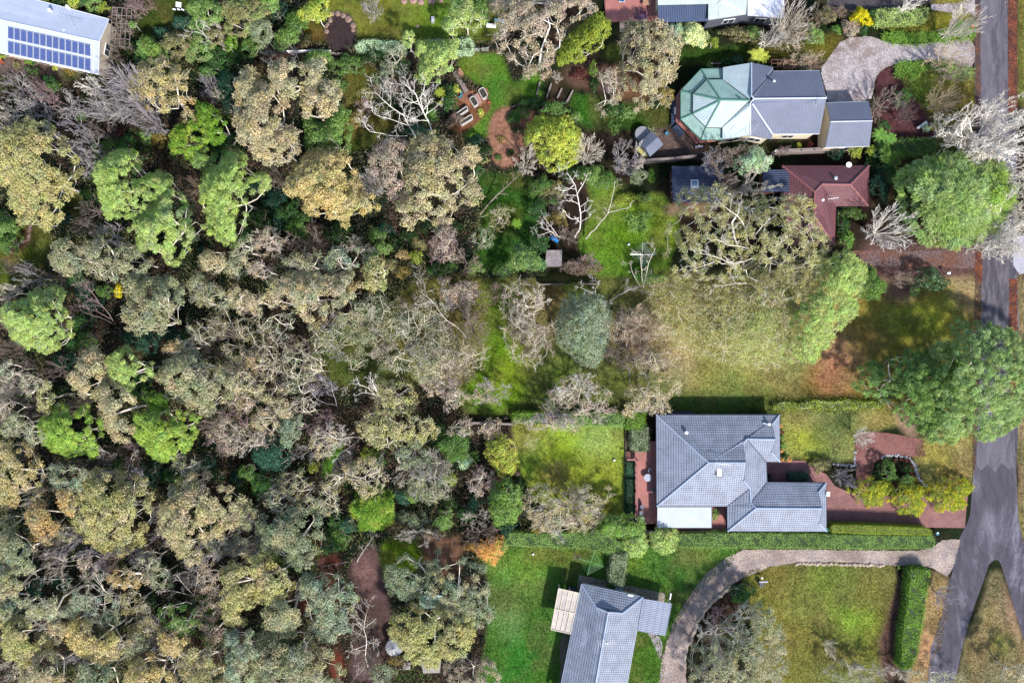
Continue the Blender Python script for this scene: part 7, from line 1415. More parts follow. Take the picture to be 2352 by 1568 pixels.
L([(5,705),(30,690),(60,690),(75,665),(105,668),(120,655),(160,675),(165,710),(172,750),(160,790),(120,808),(75,805),(30,775),(5,735)], 12, 'pinelt', 'pine', 'lone pale green pine at the left edge', hue=('greygreen', .2), leafk=1.15)
L([(248,830),(262,810),(290,795),(318,812),(325,840),(348,832),(350,860),(325,880),(300,897),(280,885),(255,865)], 11, 'pinelt', 'pine', 'small pale green pine beside the left boundary', leafk=1.15)
L([(90,975),(105,950),(135,925),(170,935),(200,930),(240,965),(232,1010),(235,1035),(215,1055),(195,1035),(160,1048),(130,1035),(95,1020)], 11, 'pine', 'pine', 'vivid green pine, left of the vivid pair', hue=('vivid', .35), leafk=1.25)
L([(305,965),(312,950),(350,935),(400,940),(455,945),(465,970),(455,1020),(420,1045),(385,1062),(350,1045),(330,1020),(308,1000)], 12, 'pine', 'pine', 'vivid green pine, right of the vivid pair', hue=('ygreen', .35), leafk=1.25); L((365,920,34,22), 9, 'vivid', 'pine', 'darker vivid green treetop above the right vivid pine', hue=('dgreen', .4))
L([(285,645),(330,636),(400,640),(425,668),(422,715),(410,737),(375,762),(315,770),(285,752),(282,712),(298,688)], 12, 'grey', 'gum', 'grey green gum inside the top left corner of the open block', hue=('tan', .4))
L([(360,870),(375,840),(400,815),(440,800),(470,825),(500,840),(520,860),(545,880),(540,900),(510,930),(480,955),(440,935),(410,918),(375,895)], 12, 'grey', 'gum', 'pale speckled gum in the lower left of the open block', hue=('tan', .5), leafk=1.1)
L([(160,868),(172,835),(205,800),(240,798),(250,830),(238,875),(230,905),(200,912),(170,895)], 11, 'tan', 'gum', 'tan gum just outside the slanting left boundary', hue=('yolive', .4)); L([(225,890),(250,870),(285,880),(318,905),(325,930),(300,945),(310,990),(290,1012),(262,1005),(245,975),(232,940)], 11, 'tan', 'gum', 'tan gum between the two vivid pines', hue=('grey', .4)); L((104,912,22,38), 9, 'yolive', 'sparse', 'slim yellow olive gum left of the boundary corner')
L([(118,590),(130,555),(150,545),(188,570),(195,600),(180,628),(150,628),(125,608)], 10, 'grey', 'gum', 'grey gum left of the dark twigs below the big golden gum', hue=('tan', .4)); L([(195,560),(230,545),(260,570),(270,610),(280,640),(240,642),(200,625),(192,590)], 10, 'grey', 'sparse', 'middle grey gum of three above the slanting boundary', hue=('tan', .35)); L([(262,585),(290,555),(330,570),(355,600),(345,630),(310,640),(265,632)], 10, 'grey', 'sparse', 'right grey gum of three above the slanting boundary', hue=('tan', .4)); BT(240, 535, 40, 30, 7, 'lilac', 'spread', None); BT(200, 480, 36, 46, 7, 'dim', 'spread', None); BT(185, 520, 30, 26, 6, 'taupe', 'fine', None)
dead([[.10, (265,745,1), (245,715,5), (225,690,8), (205,665,10), (192,652,11)], [.08, (255,732,3), (225,715,6), (200,708,8), (180,700,9)], [.06, (235,700,7), (215,690,9), (195,682,10)]], (270,752), 'mauve', 'lilac pink dead branches in the black gap beside the boundary corner', kids=(7, 4), twig=.3)
dead([[.10, (262,745,1), (235,730,5), (205,722,7), (180,712,8)], [.07, (270,760,1), (240,765,4), (215,775,6), (195,782,7)]], (272,755), 'dim', 'dull dead limbs reaching left across the black gap', kids=(6, 3), twig=.3)
L([(615,650),(640,636),(700,625),(830,630),(832,655),(815,690),(780,700),(750,720),(738,745),(715,752),(695,720),(670,695),(645,710),(620,690),(616,670)], 12, 'tan', 'gum', 'broad speckled tan gum astride the top boundary', hue=('greygreen', .45), leafk=1.1)
L((790,598,52,36), 11, 'bluegrey', 'sparse', 'blue grey gum above the broad speckled one', hue=('tan', .35)); L((700,605,46,30), 10, 'grey', 'sparse', 'grey gum left of the blue grey one', hue=('tan', .35)); L([(835,600),(865,588),(885,605),(890,625),(878,645),(880,660),(862,668),(845,660),(838,630)], 10, 'yolive', 'gum', 'small yellow olive gum right of the blue grey one')
L((620,560,38,40), 9, 'pink', 'thin', None, leafk=1.5); L((560,575,30,34), 9, 'grey', 'thin', None, leafk=1.4); L((490,605,34,30), 9, 'tan', 'sparse', None); L((540,610,34,28), 9, 'grey', 'sparse', None, hue=('tan', .3)); L((600,620,34,24), 9, 'pink', 'thin', None, leafk=1.4); L((485,680,44,34), 10, 'grey', 'sparse', None, hue=('tan', .3)); L((455,650,26,20), 9, 'grey', 'sparse', None); L((555,690,34,34), 10, 'tan', 'sparse', None); L((600,700,26,30), 9, 'tan', 'sparse', None)
L((1022,560,34,50), 8, 'pink', 'thin', 'pinkish twig crowned gum above the open block', leafk=1.5); BT(1020, 565, 44, 54, 8, 'mauve', 'spread', None); BT(1068, 600, 40, 34, 7, 'taupe', 'spread', 'taupe bare tree with white forks right of the pinkish twig crowned gum'); BT(700, 560, 40, 40, 8, 'taupe', 'spread', None); BT(612, 545, 40, 34, 8, 'pale', 'spread', None); BT(440, 428, 26, 30, 6, 'brown', 'fine', None); BT(633, 405, 30, 38, 7, 'dim', 'spread', None); BT(860, 425, 40, 40, 8, 'grey', 'vase', None); BT(820, 560, 40, 30, 8, 'pale', 'spread', None)
for x, y, r, c in ((635,460,34,'tealdk'),(660,490,34,'dgreen'),(690,520,36,'mid'),(640,510,30,'tealdk'),(600,500,30,'dark'),(720,530,30,'brown'),(770,540,26,'dark'),(790,520,20,'dgreen'),(865,540,22,'mid'),(880,570,20,'green'),(855,585,18,'dgreen'),(957,590,18,'ygreen'),(925,585,15,'orange'),(905,560,24,'dark'),(900,610,20,'olive'),(940,540,22,'dark'),(960,560,20,'olive'),(985,520,22,'dark'),(925,625,18,'bronze'),(1000,620,20,'dgreen'),(1090,615,22,'green'),(590,430,20,'tealdk'),(565,545,20,'dgreen'),(440,545,20,'dark'),(560,620,20,'dark'),(470,580,20,'tealdk'),(1050,520,16,'dark'),(1035,615,18,'mid'),(885,525,20,'tealdk')): L((x, y, r, r * .85), RNG.uniform(2, 4.5), c, 'bush')
for x, y, r, c in ((20,525,34,'green'),(25,560,30,'mid'),(10,500,24,'dark'),(150,500,16,'tealdk'),(30,600,14,'bronze'),(195,665,26,'tealdk'),(175,640,22,'dgreen'),(240,670,20,'mid'),(190,740,28,'dgreen'),(215,700,24,'tealdk'),(150,830,30,'tealdk'),(200,780,24,'mid'),(345,785,34,'teal'),(300,775,26,'tealdk'),(330,870,24,'dgreen'),(320,905,24,'mid'),(170,790,22,'dgreen'),(60,900,24,'dark'),(400,770,24,'tealdk'),(430,770,20,'dark'),(350,845,20,'tealdk'),(140,895,14,'dark'),(350,1085,34,'tealdk'),(395,1090,24,'dgreen'),(270,1060,20,'dark'),(480,1060,22,'tealdk'),(500,1090,18,'dark')): L((x, y, r, r * .85), RNG.uniform(2.5, 4.5), c, 'bush')
L((272,668,9,18), 6, 'yellow', 'bush', 'small bright yellow wattle at the slanting boundary corner')
for x, y, r, c, st in ((60,635,34,'grey','spread'),(115,640,30,'dim','spread'),(12,670,30,'pale','spread'),(30,610,26,'dim','fine'),(15,745,22,'taupe','spread'),(30,840,40,'dim','spread'),(35,885,44,'pale','spread'),(110,850,34,'taupe','spread'),(60,935,34,'dim','spread'),(130,960,30,'taupe','fine'),(5,900,34,'pale','vase'),(180,925,26,'taupe','fine'),(20,800,26,'taupe','fine')): BT(x, y, r, h=RNG.uniform(6, 9), col=c, style=st)
L((32,975,34,34), 9, 'grey', 'sparse', None); L((85,1000,30,26), 9, 'grey', 'thin', None); L((15,940,24,24), 8, 'pink', 'thin', None); L((70,880,30,26), 8, 'grey', 'thin', None); L((15,850,22,24), 8, 'greygreen','thin', None)
# scrub in the left of the open block
for x, y, rx, ry, c, st in ((510,740,44,40,'olive','thin'),(580,760,44,40,'olive','thin'),(470,770,36,30,'grey','thin'),(640,750,40,40,'greygreen','thin'),(545,820,40,36,'olive','thin'),(610,830,46,40,'tan','thin'),(680,830,50,50,'grey','thin'),(560,880,40,30,'tan','sparse'),(620,895,46,36,'tan','sparse'),(690,880,46,44,'grey','thin'),(740,780,34,34,'grey','thin'),(405,800,30,20,'orange','sparse'),(575,840,18,20,'orange','sparse'),(520,860,24,24,'grey','sparse'),(720,840,34,30,'olive','thin'),(560,925,34,24,'pink','sparse'),(650,935,36,24,'tan','sparse'),(700,930,30,22,'pink','thin'),(430,790,20,14,'grey','thin')): L((x, y, rx, ry), RNG.uniform(8, 10.5), c, st, hue=('olive', .4), leafk=.75)
for x, y, r, c in ((520,760,40,'taupe'),(600,790,40,'taupe'),(680,790,44,'taupe'),(560,850,36,'taupe'),(640,860,40,'taupe'),(700,870,36,'taupe'),(480,800,30,'dim'),(560,700,30,'taupe'),(760,740,30,'grey'),(740,890,36,'lilac')): BT(x, y, r, h=RNG.uniform(8, 10), col=c, style='spread')
# --- below the open block
L([(820,965),(850,948),(920,945),(960,960),(1000,950),(1010,985),(990,1020),(960,1030),(930,1010),(890,1035),(850,1015),(825,995)], 11, 'yolive', 'sparse', 'broad yellow olive gum below the open block', hue=('tan', .4), leafk=1.1); L([(900,1010),(960,1005),(1000,1040),(985,1065),(930,1075),(905,1050)], 9, 'greygreen', 'sparse', 'pale grey green lower crown of the broad yellow olive gum', leafk=1.1)
L((668,985,30,40), 8, 'bluegrey', 'bush', 'smooth blue green rounded tree below the open block', cat='tree', name='broadleaf_tree'); L((612,965,40,32), 9, 'tan', 'sparse', None, hue=('brown', .4)); L((600,1010,26,26), 8, 'pink', 'thin', None, leafk=1.3)
L((745,1015,44,34), 9, 'tan', 'thin', None, leafk=1.5, hue=('pink', .4)); BT(738, 972, 50, 34, 9, 'mauve', 'spread', 'lilac pink bare tree hanging above the dark forest path'); BT(760, 1010, 50, 34, 8.5, 'pale', 'spread', None); BT(700, 1040, 34, 30, 7, 'grey', 'spread', None)
dead([[.10, (830,1005,1), (800,1003,6), (780,1010,8), (760,1000,9.5), (745,990,10)], [.07, (825,1008,1), (800,1030,6), (775,1045,8)]], (838,1004), 'white', 'white limb crossing the dark forest path', kids=(5, 3), twig=.3)
L([(590,1010),(630,1000),(665,1015),(672,1060),(650,1085),(600,1080),(580,1050)], 7, 'teal', 'bush', 'deep teal rounded tree in the lower bush', cat='tree', name='broadleaf_tree', leafk=1.1); L([(575,1100),(600,1085),(640,1090),(640,1120),(620,1140),(585,1138)], 6, 'dgreen', 'bush', 'deep green rounded tree below the teal one', cat='tree', name='broadleaf_tree', hue=('vivid', .2)); L((570,1085,26,20), 5, 'mid', 'bush', None); L((550,1090,20,26), 3, 'tealdk', 'bush', None)
L((720,1071,14,15), 2.5, 'ygreen', 'bush', 'small round yellow green ball shrub by the dark path'); L((690,1080,16,16), 2, 'dark', 'bush', None); L((850,1045,20,24), 3, 'ygreen', 'bush', 'yellow green shrub right of the dark path'); L((868,1060,16,24), 3, 'dgreen', 'bush', None)
L([(790,1075),(830,1048),(870,1060),(885,1100),(870,1140),(825,1145),(795,1120)], 9, 'tan', 'sparse', 'tan speckled gum over the dark path', hue=('grey', .4)); dead([[.09, (845,1130,1), (838,1095,6), (850,1075,8), (870,1075,9)], [.08, (840,1100,5), (815,1095,8), (795,1085,9)]], (846,1138), 'pale', 'pale twisted limbs inside the tan speckled gum over the path', kids=(5, 3), twig=.35)
L([(930,1060),(985,1050),(1030,1060),(1050,1100),(1030,1150),(980,1155),(940,1130)], 9, 'grey', 'thin', 'grey green thin gum in the lower middle bush', leafk=1.5); BT(1000, 1070, 50, 44, 8, 'pale', 'vase', 'pale fan of bare branches in the lower middle bush', rot=1.2); BT(960, 1110, 44, 40, 8, 'grey', 'spread', None); BT(930, 1090, 36, 36, 8, 'pale', 'spread', None)
L((1045,1020,38,46), 6, 'mid', 'feather', 'weeping grass green tree left of the bright back lawn'); L((1068,1060,16,20), 4, 'mint', 'bush', 'minty round shrub below the weeping green tree'); L((1010,1000,22,28), 5, 'dark', 'feather', None); strappy((1090,1050,12,12), .8, 'mid', 'green strappy plant left of the yellow olive tree', 4)
L([(1120,1000),(1150,990),(1180,1010),(1190,1060),(1180,1085),(1150,1095),(1130,1070),(1115,1040)], 6, 'lime', 'bush', 'yellow olive tree at the left edge of the bright back lawn', cat='tree', name='broadleaf_tree', hue=('bronze', .35)); L([(1128,1110),(1160,1098),(1195,1115),(1200,1165),(1175,1205),(1145,1212),(1125,1170)], 7, 'green', 'puff', 'bright mid green dense tree at the lower left of the back lawn', hue=('vivid', .3), leafk=1.3)
L((1105,1105,34,32), 7, 'pink', 'thin', None, leafk=1.4); BT(1110, 1100, 36, 36, 7, 'mauve', 'spread', None); L((1060,985,30,24), 7, 'pink', 'thin', None, leafk=1.3); L((1125,985,30,24), 6, 'pink', 'sparse', None)
L([(805,1165),(825,1130),(860,1120),(890,1125),(908,1155),(900,1195),(870,1215),(830,1210)], 6, 'vivid', 'feather', 'vivid green feathery tree in the lower bush', leafk=1.5, hue=('lime', .3)); L((925,1140,20,18), 4, 'teal', 'bush', None); L((950,1190,40,18), 3, 'greygreen', 'bush', None); L((1020,1195,24,26), 5, 'green', 'bush', 'green shrub left of the orange autumn tree', hue=('fern', .4)); L((1035,1150,22,18), 3, 'dark', 'bush', None); L((945,1140,18,14), 3, 'green', 'bush', None); L((1035,1100,18,14), 3, 'ygreen', 'bush', None); L((1090,1150,22,26), 3, 'tealdk', 'bush', None); L((1070,1180,20,20), 3, 'dgreen', 'bush', None)
for x, y, rx, ry, c in ((680,1115,44,44,'olive'),(745,1150,44,38,'grey'),(640,1150,34,30,'grey'),(765,1110,28,26,'olive')): L((x, y, rx, ry), 9, c, 'thin', hue=('tan', .3), leafk=1.4)
L((525,990,52,56), 9, 'pink', 'thin', 'pinkish brown twiggy gum below the speckled gum', leafk=1.5, hue=('grey', .3)); BT(525, 990, 50, 50, 9, 'mauve', 'spread', None); BT(560, 1010, 34, 50, 9, 'pale', 'spread', None); BT(480, 975, 34, 34, 8, 'taupe', 'fine', None)
dead([[.09, (258,1065,1), (258,1048,4), (245,1038,6), (232,1034,8)], [.07, (290,1085,1), (300,1060,5), (305,1040,7)]], (258,1072), 'pale', 'broken pale stubs between and below the vivid pines', kids=(4, 3), twig=.3)
for x, y, r, c, st in ((290,1045,34,'mauve','spread'),(205,1065,34,'dim','spread'),(230,1090,30,'lilac','fine'),(300,1100,34,'lilac','spread'),(250,1045,26,'taupe','fine')): BT(x, y, r, h=RNG.uniform(6, 8), col=c, style=st)
# --- lower left bush
GUMS = [([(0,1020),(40,1010),(90,1030),(118,1060),(115,1110),(90,1140),(40,1170),(-10,1160)], 'gold', 'golden olive gum at the left edge above the lower bush', 'sparse'), ([(105,1075),(160,1065),(200,1080),(215,1110),(180,1130),(125,1125)], 'bluegrey', 'blue grey gum between the golden olive and olive green gums', 'sparse'),
 ([(135,1125),(170,1120),(178,1160),(165,1185),(140,1170)], 'orange', 'little orange tan gum left of the olive green crown', 'gum'),
 ([(175,1130),(195,1085),(235,1070),(290,1085),(345,1105),(360,1150),(350,1200),(335,1240),(300,1262),(262,1275),(225,1255),(185,1235),(170,1190)], 'yolive', 'large round olive green gum in the lower left bush', 'gum'),
 ([(365,1185),(375,1140),(420,1095),(470,1085),(520,1110),(560,1150),(550,1200),(505,1235),(470,1240),(455,1290),(425,1300),(410,1265),(375,1240)], 'tan', 'large tan gum right of the round olive green one', 'gum'),
 ([(62,1180),(85,1150),(125,1165),(135,1215),(110,1240),(78,1235)], 'orange', 'orange tan gum above the grey speckled gum on the left', 'gum'), ([(-10,1230),(30,1215),(60,1240),(82,1270),(78,1310),(45,1320),(10,1290)], 'grey', 'grey speckled gum at the left edge of the lower bush', 'gum'), ([(-10,1310),(25,1300),(55,1325),(50,1355),(20,1375),(-10,1370)], 'grey', 'smaller grey speckled gum below its larger twin at the left edge', 'gum'),
 ([(245,1320),(270,1305),(325,1315),(340,1335),(300,1350),(262,1345)], 'orange', 'flat orange brown gum in the middle of the lower left bush', 'sparse'), ([(60,1380),(100,1365),(145,1370),(145,1410),(100,1420),(60,1415)], 'grey', 'grey gum left of the white fan branches', 'sparse'),
 ([(0,1430),(50,1410),(110,1430),(120,1480),(90,1510),(50,1530),(10,1500)], 'yolive', 'yellow olive gum near the left bottom', 'gum'), ([(55,1510),(110,1490),(150,1520),(150,1600),(50,1600)], 'tan', 'tan gum cut by the bottom edge at the left', 'gum'),
 ([(150,1435),(200,1425),(250,1430),(285,1460),(280,1500),(240,1520),(190,1505),(160,1480)], 'gold', 'golden orange gum in the lower left', 'gum'), ([(180,1530),(230,1510),(265,1540),(265,1600),(180,1600)], 'greygreen', 'grey green gum at the bottom beneath the golden orange one', 'gum'),
 ([(365,1400),(410,1385),(455,1400),(460,1440),(430,1455),(380,1440)], 'mid', 'dark green gum right of the lower left middle', 'sparse'), ([(365,1455),(400,1440),(440,1460),(420,1500),(375,1500)], 'gold', 'yellow gold gum below the dark green one', 'gum'), ([(290,1530),(340,1500),(390,1520),(420,1600),(290,1600)], 'gold', 'golden brown gum at the bottom left of middle', 'gum'), ([(410,1480),(460,1470),(510,1490),(520,1540),(500,1600),(425,1600)], 'olive', 'olive gum at the bottom beside the golden brown one', 'gum'),
 ([(505,1320),(530,1290),(570,1280),(600,1300),(600,1360),(575,1400),(560,1440),(525,1430),(510,1390)], 'yolive', 'yellow green gum left of the blue green ones', 'gum'), ([(588,1190),(640,1170),(690,1160),(735,1180),(740,1240),(735,1290),(715,1325),(690,1320),(670,1290),(645,1270),(600,1260)], 'greygreen', 'speckled gum above the red leaf litter', 'gum'),
 ([(585,1275),(620,1270),(660,1310),(675,1340),(650,1370),(620,1382),(590,1375)], 'yolive', 'yellowish gum left of the red leaf litter', 'gum'), ([(690,1335),(720,1310),(770,1315),(815,1330),(823,1370),(815,1430),(790,1460),(755,1475),(720,1450),(700,1400)], 'bluegrey', 'large blue green gum right of the red leaf litter', 'gum'),
 ([(605,1400),(650,1375),(695,1390),(690,1430),(650,1445),(615,1440)], 'grey', 'small grey gum below the red leaf litter', 'gum'), ([(590,1455),(650,1440),(720,1450),(770,1490),(785,1540),(780,1600),(590,1600),(570,1520)], 'grey', 'broad grey green gum cut by the bottom edge', 'gum'), ([(520,1450),(570,1440),(600,1480),(590,1560),(560,1600),(520,1560)], 'bluegrey', 'blue green gum left of the broad bottom one', 'gum')]
for p, c, lb, st in GUMS: L(p, RNG.uniform(10, 12.5), c, st, lb, hue=('tan' if c not in ('tan',) else 'yolive', .38), leafk=1.05)
L([(150,1340),(200,1325),(260,1345),(290,1390),(270,1430),(210,1440),(160,1420),(140,1380)], 10, 'bluegrey', 'thin', 'thin blue grey gum with white fan branches in the lower left', leafk=1.6, hue=('tan', .25))
dead([[.10, (285,1370,2), (262,1368,6), (235,1352,9), (215,1325,11)], [.08, (240,1354,8.5), (228,1335,10), (220,1318,11.5)], [.08, (262,1402,3), (240,1395,7), (222,1378,9.5)], [.08, (262,1402,3), (230,1400,7), (200,1390,9)]], (292,1372), 'pale', 'white fan of dead branches in the lower left bush', kids=(7, 4), twig=.3)
dead([[.08, (170,1328,2), (150,1328,5), (120,1330,7), (75,1328,9)], [.07, (155,1328,5), (145,1340,7), (130,1345,8)]], (176,1328), 'pale', 'long horizontal white dead limb near the left', kids=(6, 3), twig=.25)
dead([[.08, (205,1280,2), (175,1285,5), (150,1290,7), (125,1278,9)], [.07, (190,1295,3), (165,1298,6), (140,1300,8)]], (212,1282), 'pale', 'tangled pale dead limbs above the long horizontal one', kids=(7, 3), twig=.3)
dead([[.08, (445,1370,2), (450,1340,6), (455,1315,8.5)], [.07, (445,1365,3), (420,1340,6.5), (405,1318,8.5)], [.07, (442,1368,2), (400,1355,6), (375,1358,8)]], (448,1376), 'pale', 'slender white dead limbs left of the yellow green gum', kids=(5, 3), twig=.3)
dead([[.08, (395,1520,2), (402,1500,6), (400,1485,8)], [.07, (398,1520,2), (385,1505,6), (370,1490,8)], [.07, (400,1545,2), (408,1520,6), (412,1500,8)]], (398,1530), 'white', 'white forked dead limbs near the bottom left of middle', kids=(5, 3), twig=.35)
for x, y, rx, ry, c, st in ((205,1300,34,28,'pink','thin'),(340,1290,34,26,'grey','thin'),(365,1325,34,28,'greygreen','thin'),(310,1385,36,34,'olive','thin'),(335,1440,36,30,'olive','thin'),(480,1330,30,34,'pink','thin'),(480,1400,30,36,'brown','thin'),(30,1385,34,24,'greygreen','sparse'),(130,1450,24,24,'tan','sparse'),(110,1540,0,0,'',''),(475,1290,26,24,'pink','thin'),(500,1250,34,24,'greygreen','thin'),(550,1250,30,30,'grey','thin'),(560,1180,34,40,'grey','sparse'),(430,1070,34,24,'grey','thin'),(20,1200,26,22,'olive','thin'),(10,1410,22,20,'grey','sparse'),(310,1480,28,28,'grey','sparse'),(465,1520,20,20,'tan','sparse'),(150,1230,26,26,'grey','thin'),(490,1450,28,26,'brown','thin')):
    if rx: L((x, y, rx, ry), RNG.uniform(7, 9.5), c, st, hue=('tan', .25), leafk=1.5)
for x, y, r, c in ((150,1255,34,'lilac'),(200,1295,36,'lilac'),(110,1260,30,'dim'),(60,1140,26,'pale'),(330,1300,36,'grey'),(360,1180,26,'lilac'),(370,1230,26,'lilac'),(480,1260,34,'grey'),(515,1270,34,'lilac'),(540,1330,26,'taupe'),(560,1200,30,'grey'),(610,1130,30,'grey'),(100,1420,30,'pale'),(20,1530,34,'pale'),(160,1530,30,'lilac'),(320,1420,34,'pale'),(280,1280,30,'lilac'),(430,1330,30,'grey'),(470,1370,34,'taupe'),(260,1500,30,'pale'),(350,1470,34,'greyg'),(120,1300,34,'pale'),(560,1270,30,'grey'),(500,1560,30,'taupe'),(540,1480,28,'taupe'),(420,1540,28,'pale'),(240,1300,30,'taupe'),(690,1350,24,'grey'),(640,1240,30,'pale')): BT(x, y, r, h=RNG.uniform(7, 10), col=c if c in BPAL else 'grey', style='spread')
for x, y, r, c in ((140,1330,24,'tealdk'),(80,1350,22,'tealdk'),(230,1320,20,'tealdk'),(370,1310,22,'dark'),(120,1200,20,'dark'),(10,1290,18,'tealdk'),(450,1390,20,'dark'),(345,1380,20,'dgreen'),(470,1430,24,'dark'),(300,1330,20,'dark'),(780,1228,34,'mid'),(755,1255,22,'dgreen'),(800,1205,20,'teal'),(770,1195,20,'dgreen'),(580,1170,18,'dark'),(250,1420,18,'dark'),(720,1230,20,'bronze')): L((x, y, r, r * .9), RNG.uniform(2.5, 4.5), c, 'bush')
# --- lower middle
L([(888,1300),(930,1275),(960,1290),(990,1290),(1000,1270),(985,1255),(1010,1270),(1000,1310),(975,1345),(960,1370),(920,1378),(900,1360),(885,1330)], 10, 'greygreen', 'sparse', 'grey green gum above the yellow green one near the ribbed tank', leafk=1.3); L([(955,1340),(1010,1300),(1060,1285),(1110,1300),(1130,1345),(1130,1420),(1100,1440),(1050,1420),(990,1400),(950,1380)], 11, 'greygreen', 'sparse', 'wide grey green gum with white fans left of the green lawn', leafk=1.5, hue=('tan', .4))
L([(905,1415),(940,1395),(975,1385),(1030,1395),(1085,1400),(1090,1450),(1070,1500),(1030,1525),(985,1530),(950,1520),(920,1490),(902,1450)], 11, 'yolive', 'gum', 'rounded yellow green gum right of the ribbed tank', hue=('yolive', .4), leafk=1.2)
L([(1020,1530),(1060,1500),(1110,1510),(1145,1535),(1145,1600),(1040,1600)], 7, 'pink', 'thin', 'brown twiggy gum at the bottom left of the green lawn', leafk=1.8, hue=('tan', .4)); BT(1080, 1540, 50, 34, 7, 'taupe', 'spread', None); BT(920, 1525, 30, 20, 4, 'brown', 'fine', None); L((915,1515,20,14), 3, 'bronze', 'bush', 'bronze shrub below the ribbed tank'); L((875,1550,34,24), 6, 'greygreen', 'sparse', None)
dead([[.13, (845,1530,1), (838,1500,4), (842,1470,7), (835,1435,8), (842,1405,9)], [.09, (840,1480,6), (815,1490,8), (800,1500,9)], [.09, (842,1470,7), (862,1480,8), (872,1500,9)], [.09, (842,1530,1), (825,1545,5), (805,1568,7)], [.07, (838,1440,8), (820,1425,9)], [.07, (840,1440,8), (862,1420,9)]], (846,1540), 'pale', 'grey white dead tree left of the ribbed tank', kids=(7, 4), twig=.35); BT(835, 1450, 30, 40, 6, 'taupe', 'fine', None); BT(845, 1520, 36, 40, 6, 'taupe', 'fine', None)
dead([[.12, (820,1290,.5), (840,1258,1.2), (858,1232,2.4)], [.06, (800,1290,1), (770,1295,2.5), (740,1300,4)]], (816,1298), 'grey', 'fallen pale trunk over the purple brown litter', kids=(6, 3), twig=.4)
L([(1062,1255),(1090,1265),(1110,1285),(1135,1295),(1160,1262),(1168,1235),(1155,1225),(1120,1235),(1085,1240)], 4, 'autumn', 'bush', 'orange autumn tree at the top left of the green lawn', cat='tree', name='autumn_tree', leafk=1.1, hue=('lime', .2)); BT(1100, 1230, 44, 40, 5.5, 'taupe', 'spread', 'taupe bare tree standing in the orange autumn tree'); BT(1090, 1195, 34, 30, 6, 'pale', 'spread', None); BT(960, 1230, 60, 30, 6, 'pale', 'spread', 'pale bare limbs over the small green lawn'); L((1165,1205,20,26), 4, 'tealdk', 'bush', None); L((1155,1250,16,16), 3, 'green', 'bush', None)
# --- round the bright back lawn and deck
hedge([(1176,948),(1245,948),(1245,968),(1200,970),(1180,972)], 1.8, 'vivid', 'left part of the leafy screen along the top of the bright back lawn'); hedge([(1290,948),(1360,948),(1435,950),(1435,978),(1360,978),(1290,975)], 1.8, 'green', 'right part of the leafy screen along the top of the bright back lawn')
hedge([(1442,946),(1482,946),(1480,980),(1470,984),(1437,984)], 2.0, 'vivid', 'vivid green clipped block at the top right of the back lawn'); hedge([(1450,984),(1489,980),(1489,1032),(1470,1038),(1450,1030)], 1.8, 'greygreen', 'grey green clipped block above the deck stairs'); hedge([(1439,1060),(1457,1062),(1457,1092),(1440,1092)], 1.0, 'teal', 'small clipped shrub between the deck stairs and the long low hedge'); hedge([(1438,1100),(1458,1100),(1459,1178),(1438,1178)], 1.1, 'tealdk', 'long low dark hedge between the back lawn and the deck railing')
L([(1185,968),(1240,950),(1300,955),(1340,970),(1320,990),(1290,985),(1250,990),(1215,985)], 7, 'pink', 'thin', 'pinkish twigs overhanging the top of the back lawn', leafk=1.3); BT(1270, 960, 60, 30, 7, 'lilac', 'spread', None); BT(1360, 955, 44, 28, 6.5, 'pale', 'spread', None); L((1300,975,30,16), 6, 'grey', 'thin', None)
L([(1200,1130),(1240,1110),(1270,1120),(1310,1130),(1340,1110),(1400,1120),(1412,1140),(1380,1165),(1390,1190),(1350,1215),(1300,1230),(1240,1220),(1200,1180)], 7, 'tan', 'thin', 'sprawling tan twiggy gum on the lower part of the back lawn', leafk=1.9, hue=('grey', .4)); BT(1290, 1170, 85, 60, 7, 'pale', 'spread', None); BT(1310, 1150, 50, 40, 7, 'taupe', 'spread', None); BT(1350, 1190, 50, 34, 6, 'taupe', 'fine', None)
dead([[.14, (1300,1105,.6), (1288,1090,2), (1275,1078,4)]], (1302,1110), 'dark', 'short dark leaning stump shadowing the back lawn', kids=(3, 3), twig=.5); L((1346,1188,22,10), 3.5, 'yellow', 'bush', 'yellow flowering shrub above the olive hedge', hue=('dark', .4)); L((1315,1215,20,10), 2.4, 'olive', 'bush', None); L((1195,1110,14,20), 3, 'dark', 'bush', None); L((1240,1210,26,14), 3, 'bronze', 'bush', None)
hedge([(1160,1222),(1250,1225),(1350,1222),(1375,1215),(1430,1245),(1432,1262),(1400,1270),(1340,1260),(1260,1256),(1160,1252)], 1.7, 'green', 'long olive green hedge above the green lawn', jit=.2)
L([(1372,1195),(1390,1182),(1440,1180),(1478,1188),(1478,1220),(1470,1235),(1440,1240),(1410,1228),(1380,1225)], 6, 'green', 'puff', 'bright green rounded tree at the lower end of the long deck', leafk=1.3, hue=('vivid', .3)); L([(1430,1240),(1450,1222),(1480,1222),(1485,1250),(1475,1275),(1450,1272),(1430,1255)], 5, 'pinelt', 'puff', 'pale green rounded tree below the bright green one', leafk=1.2); L([(1490,1220),(1510,1210),(1550,1212),(1558,1235),(1550,1262),(1520,1268),(1495,1250)], 4.5, 'pinelt', 'puff', 'pale green squarish tree at the corner of the white patio roof', leafk=1.3)
hedge([(1558,1226),(1650,1222),(1800,1224),(1905,1226),(2000,1228),(2140,1230),(2148,1240),(2144,1258),(2000,1260),(1800,1258),(1620,1258),(1560,1256)], 1.8, 'green', 'very long deep green hedge below the blue tiled house', leafn=150)
hedge([(1908,1208),(1915,1204),(2000,1206),(2130,1212),(2140,1218),(2138,1228),(2000,1226),(1910,1222)], 2.2, 'ygreen', 'smooth olive clipped hedge along the brick driveway', leafn=220, L=.09, W_=.06, smoothh=True, jit=.03)
